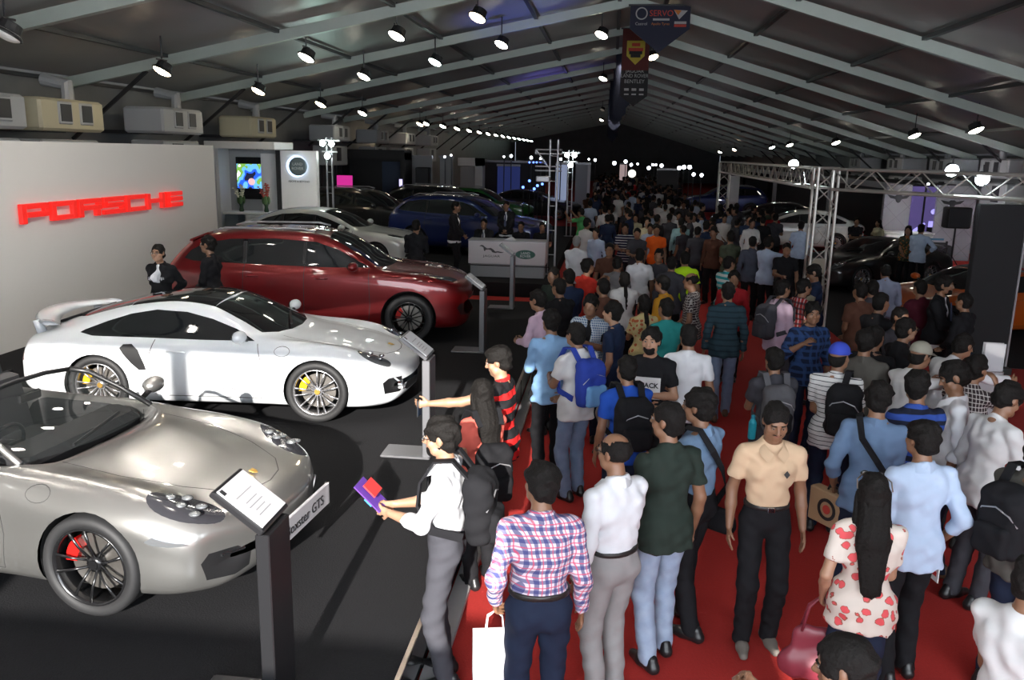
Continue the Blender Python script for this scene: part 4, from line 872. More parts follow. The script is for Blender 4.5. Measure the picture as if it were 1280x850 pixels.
    sp = wg.add(vs, fs).build('spoiler', m_paint, t, True)
    for s_ in (-1, 1): MB().tube([(-3.2, s_*.62, .86), (-3.25, s_*.64, 1.02)], [.06, .04], 10).build('spoiler_strut', m_paint, sp, True)
    MB().box((-3.05, 0, .985), (.42, .78, .02), M=Matrix.Rotation(-.32, 4, 'Y')).build('engine_grille', m_plast, t)
    for s_ in (-1, 1):
        MB().tube([(-1.66, s_*.893, .755), (-1.60, s_*.915, .76), (-1.50, s_*.915, .76), (-1.44, s_*.893, .755)], .012, 8).build('door_handle', m_paint, t, True)
    text('door_lettering', 'turbo S', .085, m_lgrey, t, frame((-.92, -.912, .36), (1, 0, 0), (0, 0, 1)), .003, bold=.001)
    MB().tube([(-.45, -.25, .975), (-.62, .25, 1.035)], .012, 6).build('wiper', m_plast, t)
    return t
def roadster(loc, rz, m_paint, label):
    t = empty('car', loc, rz); tag(t, label, 'car')
    sts = [s_ for s_ in ST911 if s_[0] > -.5]
    for x, h5, tub in ((-.62, .885, .80), (-.80, .90, .62), (-1.1, .905, .50), (-1.6, .91, .48), (-1.85, .92, .52)):
        sts.append((x, .90, .15, .55, (.875, .80), (.80, h5), (.70, h5-.04 if x < -.63 else .90), (.60, tub), tub-.04, 0))
    for x, z in ((-2.02, .95), (-2.3, .965), (-2.7, .93)): sts.append((x, .925, .15, .57, (.90, .81), (.79, .93), (.6, z+.0), (.32, z+.02), z+.03, 0))
    sts += [s_ for s_ in ST911 if s_[0] < -3.0]
    bm = body_bm(sts)
    arch_and_under(bm, (0, -2.45), .37, .35)
    for s_ in (1, -1):
        hl = ell(.555, .672, .235, .118, -.42, 26)
        imprint(bm, [(x, s_*y) for x, y in hl], 'z', TOP, 6)
        q = [(s_*.50, .27), (s_*.48, .36), (s_*.56, .43), (s_*.74, .445), (s_*.785, .39), (s_*.76, .27), (s_*.6, .245)]
        imprint(bm, q, 'x', FRONT, 7)
        imprint(bm, [(.40, .565), (.46, .60), (.60, .565), (.66, .53), (.55, .53), (.44, .545)], 'y', lambda c, n, s_=s_: c.y*s_ > .4 and abs(n.y) > .1 and n.z < .85, 11)
    imprint(bm, [(-.44, .27), (-.44, .37), (.44, .37), (.44, .27)], 'x', FRONT, 10)
    cp = [(-.58, .60), (-.66, .655), (-1.0, .71), (-1.6, .71), (-1.95, .66), (-1.98, 0)]; cp = [(-.46, 0), (-.50, .35)]+cp; cp = cp+mir(cp[1:-1])[::-1]
    imprint(bm, cp, 'z', lambda c, n: n.z > -.3 and c.z > .3, 12)
    sd_ = lambda c, n: abs(n.y) > .3
    seam = lambda pts, ax, cond, w_=.008: imprint(bm, line_poly(pts, w_), ax, cond, 1, near=.07, only=(0,))
    seam([(-.68, .86), (-.64, .70), (-.62, .5), (-.64, .26)], 'y', sd_); seam([(-1.85, .88), (-1.88, .7), (-1.84, .26)], 'y', sd_); seam([(-.64, .26), (-1.84, .26)], 'y', sd_)
    seam([(-.42, .56), (0, .56), (.40, .46), (.66, .33), (.76, .18), (.79, 0), (.76, -.18), (.66, -.33), (.40, -.46), (0, -.56), (-.42, -.56)], 'z', TOP)
    seam(ell(-.36, .79, .085, .05, 0, 16)+[(-.275, .79)], 'y', lambda c, n: abs(n.y) > .25 and c.y < 0, .005)
    split_body(bm, t, {0: ('body', m_paint, False), 1: ('body', m_seam, 'body'), 6: ('headlight', m_lampb, True), 7: ('air_intake', m_plast, True), 10: ('grille', m_plast, False), 11: ('side_marker', m_lampg, True), 12: ('cockpit_lining', mat('cockpit_leather', (.02, .02, .021), .6), False)})
    bm.free()
    add_liners(t, (0, -2.45), .375, .35, .92, .17)
    for ax in (0, -2.45):
        for s_ in (-1, 1): wheel(t, ax, s_*.80, .345, .265, m_rimB, mat('red_caliper', (.55, .01, .008), .3, coat=.5), 5, twin=True)
    for s_ in (-1, 1):
        mirror(t, -.80, s_*.92, .92, m_paint)
        for dx_, dy_ in ((.08, -.03), (.08, .05), (-.03, .03), (-.03, -.05), (-.12, 0)):
            c_ = Vector((.56+dx_, s_*(.665+dy_), 0)); c_.z = .733-.32*(c_.x-.56)-.22*(abs(c_.y)-.665)
            MB().ball(c_, (.040, .034, .016), 14, 8).build('headlight_lens', m_lampg, t, True)
        MB().tube([(.86, s_*.52, .40), (.80, s_*.70, .425)], .011, 6).build('running_light', m_reflector, t)
    # windscreen frame and glass
    fp = [(-.62, -.70, .90), (-.86, -.665, 1.04), (-1.10, -.615, 1.165), (-1.20, -.52, 1.205), (-1.24, -.3, 1.225), (-1.25, 0, 1.23), (-1.24, .3, 1.225), (-1.20, .52, 1.205), (-1.10, .615, 1.165), (-.86, .665, 1.04), (-.62, .70, .90)]
    MB().tube([fp[0], fp[1], fp[2], fp[3]], .024, 8).build('windshield_pillar', m_paint, t, True); MB().tube(fp[-4:], .022, 8).build('windshield_pillar', m_plast, t, True)
    MB().tube(fp[3:-3], .018, 8).build('windshield_header', m_plast, t, True)
    g = MB(); rows = []
    low = [(-.62+.20*(1-(y/.69)**2), y, .90+.02*(1-(y/.69)**2)) for y in np.linspace(-.68, .68, 15)]; hi = [(-1.25+.09*(abs(y)/.54)**2.5, y, 1.225-.03*(abs(y)/.54)**2) for y in np.linspace(-.55, .55, 15)]
    for k in range(9):
        f = k/8; rows.append([tuple(Vector(a).lerp(Vector(b), f)+Vector((.02, 0, .035))*math.sin(PI*f)) for a, b in zip(low, hi)])
    vs = [p for r_ in rows for p in r_]; g.add(vs, [(i*15+j, i*15+j+1, (i+1)*15+j+1, (i+1)*15+j) for i in range(8) for j in range(14)])
    g.build('windshield', m_clear, t, True)
    m_seat = mat('black_leather', (.018, .018, .02), .45)
    for s_ in (-1, 1):
        st_ = MB().box((-1.42, s_*.36, .62), (.50, .48, .16), bev=.05); st_.box((-1.72, s_*.36, .88), (.14, .46, .55), M=Matrix.Rotation(-.22, 4, 'Y'), bev=.05); se = st_.build('seat', m_seat, t)
        MB().box((-1.82, s_*.36, 1.16), (.10, .26, .17), M=Matrix.Rotation(-.2, 4, 'Y'), bev=.04).build('headrest', m_seat, se)
        MB().tube([(-1.96, s_*.22, .95), (-1.96, s_*.24, 1.13), (-1.96, s_*.48, 1.13), (-1.96, s_*.50, .95)], .022, 8).build('roll_hoop', m_lgrey, t)
    MB().box((-.80, 0, .83), (.30, 1.28, .16), M=Matrix.Rotation(.2, 4, 'Y'), bev=.05).build('dashboard', m_seat, t)
    sw_ = MB(); cw = Vector((-1.06, -.36, .86)); F_ = frame(cw, (0, 1, 0), (.35, 0, 1))
    sw_.tube([F_@Vector((.18*math.cos(a), .18*math.sin(a), 0)) for a in np.linspace(0, 2*PI, 25)], .015, 6)
    for a in (0, PI, -PI/2): sw_.tube([F_@Vector((.17*math.cos(a), .17*math.sin(a), 0)), cw], .014, 5)
    sw_.tube([cw, (-.88, -.36, .80)], .03, 8); sw_.build('steering_wheel', m_seat, t, True)
    MB().box((-1.13, 0, 1.13), (.03, .22, .07), bev=.01).build('rear_view_mirror', m_plast, t)
    MB().box((-2.25, 0, .965), (.50, 1.2, .05), bev=.02).build('folded_roof', mat('roof_cloth', (.02, .02, .022), .9), t)
    MB().prism([(-.026, .024), (.026, .024), (.021, -.015), (0, -.034), (-.021, -.015)], .006, frame((.66, 0, .715), (0, 1, 0), (-1, 0, .28))).build('crest', m_gold, t)
    pl = MB().box((1.035, 0, .42), (.025, .80, .17), bev=.006).build('number_plate', mat('plate_pale', (.50, .49, .52), .4, .2), t)
    for s_ in (-1, 1): MB().box((1.04, s_*.40, .42), (.035, .02, .18)).build('plate_clip', m_chrome, pl)
    text('plate_lettering', 'Boxster GTS', .105, m_plast, pl, frame((1.05, 0, .41), (0, 1, 0), (0, 0, 1)), .001, sx=1.1)
    text('door_lettering', 'GTS', .085, m_dkmetal, t, frame((-.84, -.903, .33), (1, 0, 0), (0, 0, 1)), .003, sx=1.4)
    MB().tube([(-.50, -.35, .925), (-.62, .30, .955)], .012, 6).build('wiper', m_plast, t)
    return t
m_clear = mat('clear_glass', (.03, .035, .035), .02, alpha=.30, coat=.6)
STSUV = [
 (.97, .66, .42, .52, (.64, .62), (.54, .64), (.4, .65), (.22, .66), .66, .18),
 (.955, .76, .30, .52, (.74, .76), (.64, .80), (.45, .82), (.24, .83), .835, .18),
 (.86, .87, .24, .55, (.84, .85), (.74, .90), (.50, .925), (.27, .94), .945, .14),
 (.60, .94, .22, .60, (.91, .93), (.80, 1.0), (.54, 1.015), (.28, 1.03), 1.035, .05),
 (.25, .975, .22, .66, (.945, .98), (.83, 1.06), (.57, 1.06), (.29, 1.08), 1.085, 0),
 (-.15, .975, .22, .66, (.95, 1.02), (.85, 1.10), (.60, 1.11), (.30, 1.13), 1.135, 0),
 (-.42, .97, .22, .66, (.95, 1.03), (.86, 1.12), (.68, 1.15), (.36, 1.18), 1.19, 0),
 (-.75, .965, .22, .66, (.945, 1.04), (.865, 1.13), (.735, 1.31), (.40, 1.38), 1.39, 0),
 (-1.15, .965, .22, .66, (.945, 1.05), (.87, 1.14), (.70, 1.52), (.39, 1.58), 1.59, 0),
 (-1.55, .965, .22, .66, (.945, 1.05), (.87, 1.15), (.68, 1.62), (.38, 1.675), 1.685, 0),
 (-2.1, .965, .22, .66, (.945, 1.06), (.87, 1.16), (.67, 1.645), (.37, 1.70), 1.71, 0),
 (-2.7, .975, .22, .68, (.955, 1.08), (.87, 1.18), (.655, 1.62), (.36, 1.69), 1.70, 0),
 (-3.15, .975, .24, .70, (.955, 1.10), (.865, 1.20), (.64, 1.56), (.35, 1.64), 1.65, 0),
 (-3.50, .965, .28, .72, (.94, 1.10), (.85, 1.20), (.63, 1.42), (.34, 1.51), 1.525, 0),
 (-3.75, .94, .32, .72, (.91, 1.06), (.82, 1.14), (.64, 1.22), (.36, 1.27), 1.28, -.04),
 (-3.90, .88, .36, .72, (.85, .96), (.78, 1.02), (.60, 1.04), (.34, 1.06), 1.065, -.12),
 (-3.96, .80, .50, .70, (.77, .82), (.70, .85), (.56, .86), (.32, .87), .87, -.16)]
STSED = [
 (.95, .62, .36, .44, (.60, .50), (.52, .52), (.4, .53), (.22, .54), .54, .24),
 (.935, .72, .25, .44, (.70, .62), (.60, .66), (.44, .68), (.24, .69), .695, .24),
 (.82, .84, .20, .48, (.81, .70), (.70, .76), (.50, .775), (.27, .79), .795, .18),
 (.50, .915, .18, .54, (.885, .78), (.76, .855), (.53, .86), (.28, .875), .88, .06),
 (.10, .935, .18, .58, (.91, .83), (.79, .91), (.56, .92), (.29, .94), .945, 0),
 (-.35, .935, .18, .58, (.915, .86), (.81, .94), (.62, .97), (.32, .99), 1.0, 0),
 (-.70, .93, .18, .58, (.91, .87), (.81, .955), (.70, 1.05), (.38, 1.10), 1.11, 0),
 (-1.15, .93, .18, .58, (.91, .875), (.815, .965), (.65, 1.25), (.37, 1.31), 1.32, 0),
 (-1.6, .93, .18, .58, (.91, .88), (.815, .975), (.61, 1.37), (.35, 1.42), 1.43, 0),
 (-2.1, .93, .18, .58, (.91, .89), (.815, .985), (.60, 1.40), (.34, 1.455), 1.465, 0),
 (-2.65, .935, .18, .60, (.915, .90), (.815, .995), (.585, 1.36), (.33, 1.42), 1.43, 0),
 (-3.1, .94, .19, .62, (.915, .915), (.81, 1.005), (.575, 1.24), (.32, 1.30), 1.31, 0),
 (-3.45, .93, .21, .64, (.905, .925), (.80, 1.01), (.60, 1.11), (.33, 1.15), 1.16, 0),
 (-3.75, .90, .25, .65, (.87, .92), (.77, .99), (.57, 1.03), (.32, 1.05), 1.055, -.04),
 (-3.95, .84, .32, .64, (.81, .84), (.72, .90), (.54, .92), (.3, .93), .935, -.12),
 (-4.0, .74, .46, .60, (.71, .70), (.64, .73), (.5, .74), (.3, .745), .745, -.16)]
def tall_car(loc, rz, m_paint, label, kind='suv', m_rim=None, m_cal=None, zs=1., boxy=0.):
    t = empty('car', loc, rz); tag(t, label, 'car')
    if kind == 'suv':
        S, ax2, r, rr, arch, wy, zc_ = STSUV, -2.9, .385, .27, .435, .845, .40
        win = [(-.60, 1.17), (-.80, 1.27), (-1.1, 1.43), (-1.45, 1.545), (-2.1, 1.585), (-2.8, 1.565), (-3.2, 1.50), (-3.42, 1.38), (-3.50, 1.27), (-3.35, 1.235), (-2.6, 1.205), (-1.4, 1.17)]
        ws = [(-.30, 0), (-.33, .3), (-.40, .55), (-.52, .71), (-.95, .67), (-1.26, .615), (-1.30, .3), (-1.31, 0)]
        rgl = (-3.22, -3.62, .55); head = [(.74, .58), (.68, .76), (.50, .86), (.32, .86), (.30, .78), (.45, .66), (.62, .56)]; pil = (-1.62, -2.55); zwin = 1.2; roofx = (-1.33, -3.18, .60)
        zd = .36; handles = ((-1.35, 1.0), (-2.42, 1.02))
    else:
        S, ax2, r, rr, arch, wy, zc_ = STSED, -2.95, .345, .25, .375, .80, .35
        win = [(-.70, .99), (-.95, 1.09), (-1.3, 1.22), (-1.65, 1.315), (-2.1, 1.345), (-2.6, 1.31), (-3.0, 1.21), (-3.28, 1.09), (-3.25, 1.04), (-2.6, 1.02), (-1.5, 1.0)]
        ws = [(-.45, 0), (-.48, .3), (-.55, .52), (-.66, .66), (-1.1, .60), (-1.48, .55), (-1.52, .3), (-1.53, 0)]
        rgl = (-2.75, -3.42, .50); head = [(.68, .56), (.62, .72), (.45, .80), (.28, .81), (.34, .72), (.5, .62)]; pil = (-1.68, -2.55); zwin = 1.0; roofx = (-1.6, -2.7, .52)
        zd = .30; handles = ((-1.45, .86), (-2.4, .88))
    bm = body_bm(S, nu=7, nv=5)
    arch_and_under(bm, (0, ax2), arch, zc_)
    imprint(bm, win, 'y', lambda c, n: abs(c.y) > .45 and abs(n.y) > .3, 2)
    w_ = ws+mir(ws[1:-1])[::-1]; imprint(bm, w_, 'z', lambda c, n: n.z > .15 and c.z > zwin-.1, 3)
    x0_, x1_, yy = rgl; imprint(bm, [(x0_, -yy), (x0_, yy), (x1_, yy*.98), (x1_, -yy*.98)], 'z', lambda c, n: n.z > .1 and c.z > zwin, 5)
    for s_ in (1, -1):
        imprint(bm, [(x, s_*y) for x, y in head], 'z', TOP, 6)
        if kind == 'suv':
            imprint(bm, [(s_*.50, .40), (s_*.50, .60), (s_*.80, .62), (s_*.86, .56), (s_*.78, .44)], 'x', FRONT, 7)
            imprint(bm, [(s_*.45, .92), (s_*.45, 1.04), (s_*.80, 1.02), (s_*.90, .95), (s_*.88, .86)], 'x', REAR, 9)
        else:
            imprint(bm, [(s_*.50, .30), (s_*.54, .42), (s_*.74, .42), (s_*.78, .34)], 'x', FRONT, 7)
            imprint(bm, [(s_*.40, .72), (s_*.40, .82), (s_*.72, .84), (s_*.86, .80), (s_*.84, .72)], 'x', REAR, 9)
    gr = [(-.46, .42), (-.48, .70), (.48, .70), (.46, .42)] if kind == 'suv' else [(-.36, .40), (-.40, .60), (-.3, .64), (.3, .64), (.40, .60), (.36, .40)]
    imprint(bm, gr, 'x', FRONT, 10)
    sd_ = lambda c, n: abs(n.y) > .3
    seam = lambda pts, ax, cond, w_=.010: imprint(bm, line_poly(pts, w_), ax, cond, 1, near=.08, only=(0,))
    zt = zwin
    seam([(-.62, zt-.05), (-.60, .6), (-.62, zd)], 'y', sd_); seam([(pil[0], zt-.03), (pil[0]-.01, zd)], 'y', sd_); seam([(pil[1], zt), (pil[1]-.02, .75), (pil[1]+.15, zd+.08), (pil[1]+.22, zd)], 'y', sd_); seam([(-.62, zd), (pil[1]+.2, zd)], 'y', sd_)
    seam([(.66, .50), (.3, .62), (-.35, .70)], 'z', TOP); seam([(.66, -.50), (.3, -.62), (-.35, -.70)], 'z', TOP)
    split_body(bm, t, {0: ('body', m_paint, False), 1: ('body', m_seam, 'body'), 2: ('side_window', m_carglass, True), 3: ('windshield', m_carglass, False), 5: ('rear_window', m_carglass, False), 6: ('headlight', m_lampb, True), 7: ('air_intake', m_plast, True), 9: ('tail_light', m_tail, True), 10: ('grille', m_plast, False)})
    bm.free()
    add_liners(t, (0, ax2), arch+.005, zc_, .95 if kind == 'suv' else .92, .26 if kind == 'suv' else .2)
    for ax in (0, ax2):
        for s_ in (-1, 1): wheel(t, ax, s_*wy, r, rr, m_rim or m_rimS, m_cal or m_disc, 7)
    for s_ in (-1, 1):
        mirror(t, -.82, s_*(.97 if kind == 'suv' else .92), 1.16 if kind == 'suv' else 1.0, m_paint, 1.1)
        for hx, hz in handles: MB().tube([(hx-.10, s_*.945, hz), (hx-.05, s_*.985, hz+.005), (hx+.05, s_*.985, hz+.005), (hx+.10, s_*.945, hz)], .013, 6).build('door_handle', m_paint, t, True)
        for k in range(3): MB().ball((.40+.1*k, s_*(.79-.06*k) if kind == 'suv' else s_*(.73-.05*k), (1.02-.045*k) if kind == 'suv' else (.865-.04*k)), (.045, .04, .025), 12, 8).build('headlight_lens', m_lampg, t, True)
        for px_ in pil: MB().box((px_, s_*(.80 if kind == 'suv' else .735), (1.38 if kind == 'suv' else 1.17)), (.05, .03, .34 if kind == 'suv' else .28), M=Matrix.Rotation(s_*(-.34 if kind == 'suv' else -.42)*-1, 4, 'X')).build('window_pillar', m_plast, t)
    if kind == 'suv':
        for s_ in (-1, 1): MB().tube([(-1.5, s_*.60, 1.69), (-1.7, s_*.60, 1.735), (-2.9, s_*.58, 1.73), (-3.1, s_*.575, 1.67)], .018, 8).build('roof_rail', m_lgrey, t, True)
        MB().box((-3.34, 0, 1.575), (.34, 1.12, .035), M=Matrix.Rotation(-.38, 4, 'Y'), bev=.015).build('roof_spoiler', m_paint, t)
    return t
m_yelcal = mat('yellow_caliper', (.75, .42, .01), .3, coat=.5)
P_white = paint('white_paint', (.74, .77, .80), rough=.5); P_silver = paint('silver_paint', (.42, .415, .40), .85, .28); P_red = paint('dark_red_paint', (.17, .004, .006), .45, .35)
P_black = paint('black_paint', (.008, .008, .009), 0, .3); P_blue = paint('blue_paint', (.008, .018, .10), .4, .3); P_green = paint('green_paint', (.02, .16, .02), 0, .4); P_grey = paint('graphite_paint', (.03, .03, .033), .4, .3); P_orange = paint('orange_paint', (.55, .10, .008), .2, .35); P_pearl = paint('pearl_white_paint', (.55, .57, .55), .1, .35)
roadster((-3.10, 5.46, ST), math.radians(-5), P_silver, 'silver open two-seater with black wheels and red calipers')
coupe((-3.18, 9.50, ST), math.radians(4), P_white, 'white coupe with a rear wing, black roof and yellow calipers', m_cal=m_yelcal)
tall_car((-3.17, 13.6, ST), math.radians(7), P_red, 'dark red tall car with black wheels behind the white coupe', 'suv', m_rimB, mat('red_caliper', (.55, .01, .008), .3))
tall_car((-5.75, 21.5, ST), math.radians(-4), P_pearl, 'pearl white saloon in front of the booth video screen', 'sedan')
tall_car((-2.65, 24.6, ST), math.radians(-14), P_blue, 'deep blue tall car behind the white counter', 'suv')
tall_car((-6.6, 27.6, ST), math.radians(-8), P_black, 'black tall car behind the blue one', 'suv')
tall_car((-4.6, 31.2, ST), math.radians(-8), P_grey, 'graphite tall car in the back row behind the blue car', 'suv')
tall_car((-4.4, 38.4, 0), math.radians(-6), P_green, 'bright green tall car in the far row', 'suv')
tall_car((-2.4, 43.5, 0), math.radians(-10), P_grey, 'dark grey car behind the bright green one', 'sedan')
coupe((5.95, 22.7, 0), math.radians(211), P_black, 'black sports coupe nosing towards the aisle beside the truss column', m_cal=m_disc, m_rim=m_rimS)
coupe((6.0, 16.9, 0), math.radians(202), P_orange, 'orange sports coupe with a black roof beside the dark panel', m_cal=m_disc, m_rim=m_rimB)
tall_car((5.3, 32.6, 0), math.radians(172), P_pearl, 'pale saloon behind the crowd under the truss', 'sedan')
tall_car((5.3, 37.6, 0), math.radians(172), P_black, 'black saloon behind the pale one under the truss', 'sedan')
tall_car((4.9, 49.5, 0), math.radians(180), P_blue, 'blue tall car far back beyond the truss', 'suv')
# ================================================================ people
def smin(a, b, k):
    h = np.clip(.5+.5*(b-a)/k, 0, 1); return b*(1-h)+a*h-k*h*(1-h)
def V3(*a): return np.array(a, float)
def nrm(v): v = np.asarray(v, float); return v/(np.linalg.norm(v)+1e-9)
class Sdf:
    """union of tapered rounded limbs and ellipsoids; smooth radius k per piece"""
    def __init__(s): s.p = []; s.cut = []; s.sub = []; s.lo = []; s.hi = []
    def cap(s, a, b, ra, rb, k=.02, flat=None, cuts=()):
        a, b = V3(*a), V3(*b); s.p.append(('c', a, b, ra, rb, k, flat, list(cuts))); m_ = max(ra, rb); s.lo += [np.minimum(a, b)-m_]; s.hi += [np.maximum(a, b)+m_]; return s
    def ell(s, c, r, R=None, k=.02, cuts=()):
        c, r = V3(*c), V3(*r); s.p.append(('e', c, r, R, None, k, None, list(cuts))); m_ = r.max(); s.lo += [c-m_]; s.hi += [c+m_]; return s
    def box(s, c, hv, r, R=None, k=.02):
        c, hv = V3(*c), V3(*hv); s.p.append(('b', c, hv, R, r, k, None, [])); m_ = hv.max()+r; s.lo += [c-m_]; s.hi += [c+m_]; return s
    def __call__(s, P):
        d = None
        for t, a, b, ra, rb, k, flat, cuts in s.p:
            if t == 'c':
                ab = b-a; q = P-a; tt = np.clip((q@ab)/(ab@ab+1e-9), 0, 1); q = q-tt[:, None]*ab
                if flat is not None:
                    n_, f_ = flat; q = q+np.outer((q@n_)*(f_-1), n_)
                e = np.sqrt((q*q).sum(1))-(ra+(rb-ra)*tt)
            elif t == 'b':
                q = P-a
                if ra is not None: q = q@ra
                q = np.abs(q)-(b-rb); e = np.sqrt((np.maximum(q, 0)**2).sum(1))+np.minimum(q.max(1), 0)-rb
            else:
                q = P-a
                if ra is not None: q = q@ra
                l = np.sqrt(((q/b)**2).sum(1)); e = (l-1)*b.min() if False else l*(l-1)/(np.sqrt(((q/(b*b))**2).sum(1))+1e-9)
            for co, no in cuts: e = np.maximum(e, (P-co)@no)
            d = e if d is None else smin(d, e, k)
        for co, no in s.cut: d = np.maximum(d, (P-co)@no)
        for f in s.sub: d = np.maximum(d, -f(P))
        return d
def surfnet(f, lo, hi, h, disp=None):
    lo = np.asarray(lo)-2*h; hi = np.asarray(hi)+2*h; n = np.ceil((hi-lo)/h).astype(int)+1; B = 6
    nb = -(-n//B); n = nb*B
    bc = np.stack(np.meshgrid(*[(np.arange(m_)*B+(B-1)/2)*h+l for m_, l in zip(nb, lo)], indexing='ij'), -1).reshape(-1, 3)
    db = f(bc); act = np.abs(db) < h*B*1.25+.03
    D = np.repeat(np.repeat(np.repeat(np.sign(db).reshape(nb), B, 0), B, 1), B, 2).astype(np.float32)*h
    idx = np.argwhere(act.reshape(nb)); loc = np.stack(np.meshgrid(*[np.arange(B)]*3, indexing='ij'), -1).reshape(-1, 3)
    I = (idx[:, None, :]*B+loc[None]).reshape(-1, 3); P = I*h+lo
    v = f(P)
    if disp is not None: v = v-disp(P)
    D[I[:, 0], I[:, 1], I[:, 2]] = v
    S = D < 0
    c = [S[dx:n[0]-1+dx, dy:n[1]-1+dy, dz:n[2]-1+dz] for dx in (0, 1) for dy in (0, 1) for dz in (0, 1)]
    cnt = sum(x.astype(np.int8) for x in c); mix = (cnt > 0) & (cnt < 8); cells = np.argwhere(mix)
    if len(cells) == 0: return np.zeros((0, 3)), []
    acc = np.zeros((len(cells), 3)); num = np.zeros(len(cells)); offs = [(dx, dy, dz) for dx in (0, 1) for dy in (0, 1) for dz in (0, 1)]
    val = [D[cells[:, 0]+o[0], cells[:, 1]+o[1], cells[:, 2]+o[2]] for o in offs]
    for i in range(8):
        for ax in range(3):
            if offs[i][ax] == 0:
                j = i+(4, 2, 1)[ax]; a, b = val[i], val[j]; m_ = (a < 0) != (b < 0); t = np.where(m_, a/(a-b+1e-12), 0)
                p = np.array(offs[i], float)[None].repeat(len(cells), 0); p[:, ax] += t; acc += np.where(m_[:, None], p, 0); num += m_
    V = (cells+acc/num[:, None])*h+lo
    vid = -np.ones(mix.shape, np.int64); vid[cells[:, 0], cells[:, 1], cells[:, 2]] = np.arange(len(cells)); F = []
    for ax in range(3):
        s0 = [slice(1, -1)]*3; s0[ax] = slice(0, -1); s1 = list(s0); s1[ax] = slice(1, None)
        A_ = S[tuple(s0)]; B_ = S[tuple(s1)]; e = np.argwhere(A_ != B_); base = e.copy()
        o = [1, 1, 1]; o[ax] = 0; base = e+np.array(o); flip = A_[e[:, 0], e[:, 1], e[:, 2]]
        u, w_ = [(1, 2), (2, 0), (0, 1)][ax]; du = np.zeros(3, int); du[u] = 1; dw = np.zeros(3, int); dw[w_] = 1
        ok = (base < np.array(mix.shape)).all(1); base = base[ok]; flip = flip[ok]
        q = [base-du-dw, base-dw, base, base-du]; q = np.stack([vid[x[:, 0], x[:, 1], x[:, 2]] for x in q], 1); good = (q >= 0).all(1); q = q[good]; flip = flip[good]
        F.append(np.where(flip[:, None], q, q[:, ::-1]))
    return V, np.concatenate(F)
def relax(V, F, it=1, lam=.5):
    n = len(V); E = np.concatenate([F[:, [0, 1]], F[:, [1, 2]], F[:, [2, 3]], F[:, [3, 0]]])
    for _ in range(it):
        A_ = np.zeros((n, 3)); c = np.zeros(n)
        for k in range(3): A_[:, k] = np.bincount(E[:, 0], V[E[:, 1], k], n)+np.bincount(E[:, 1], V[E[:, 0], k], n)
        c = np.bincount(E[:, 0], minlength=n)+np.bincount(E[:, 1], minlength=n); V = V*(1-lam)+lam*A_/np.maximum(c, 1)[:, None]
    return V
def net_mesh(name, f, h, m, lo=None, hi=None, disp=None, it=1):
    lo = np.min(f.lo, axis=0) if lo is None else lo; hi = np.max(f.hi, axis=0) if hi is None else hi
    V, F = surfnet(f, lo-.02, hi+.02, h, disp)
    if len(V) == 0: return None
    if it: V = relax(V, F, it)
    me = bpy.data.meshes.new(name); me.vertices.add(len(V)); me.vertices.foreach_set('co', V.astype(np.float32).ravel())
    me.loops.add(len(F)*4); me.loops.foreach_set('vertex_index', F.astype(np.int32).ravel()); me.polygons.add(len(F)); me.polygons.foreach_set('loop_start', np.arange(0, len(F)*4, 4, dtype=np.int32))
    me.update(calc_edges=True); me.shade_smooth(); me.materials.append(m); return me
def link(name, me, parent, m=None):
    if me is None: return None
    o = bpy.data.objects.new(name, me); COL.objects.link(o); o.parent = parent
    return o
def ik(S_, W_, l1, l2, pole):
    S_, W_ = V3(*S_), V3(*W_); d = W_-S_; L_ = np.linalg.norm(d)
    if L_ > (l1+l2)*.995: W_ = S_+d/L_*(l1+l2)*.995; d = W_-S_; L_ = np.linalg.norm(d)
    a = (l1*l1-l2*l2+L_*L_)/(2*L_); h = math.sqrt(max(l1*l1-a*a, 0)); u = d/L_; p = V3(*pole); p = p-u*(p@u); p = nrm(p)
    return S_+u*a+p*h, W_
# ---- materials of skin, hair, cloth
SKIN = {k: mottled('skin_'+k, c, tuple(x*.88 for x in c), 9, rough=.5, st=.05) for k, c in (('a', (.30, .155, .09)), ('b', (.23, .115, .065)), ('c', (.38, .21, .13)), ('d', (.15, .075, .045)))}
m_hair = mottled('black_hair', (.006, .0055, .005), (.012, .010, .009), 60, rough=.75, st=.8, spec=.15); m_hairg = mottled('grey_hair', (.25, .25, .24), (.12, .12, .12), 50, rough=.6, st=.5)
m_eye = mat('eye_dark', (.01, .008, .007), .15); m_eyew = mat('eye_white', (.20, .17, .15), .3); m_lip = mat('lip', (.22, .08, .06), .5)
m_shoe = mat('black_shoe', (.012, .012, .013), .35); m_belt = mat('black_belt', (.015, .014, .013), .4); m_shoeb = mat('brown_shoe', (.08, .04, .02), .5); m_sandal = mat('grey_sandal', (.16, .14, .12), .7)
m_sneak = mat('white_trainer', (.5, .5, .5), .6)
def cloth(name, c, rough=.85, c2=None, st=.35):
    return mottled('cloth_'+name, c, c2 or tuple(x*.86 for x in c), 14, rough=rough, det=5, st=st, spec=.15)
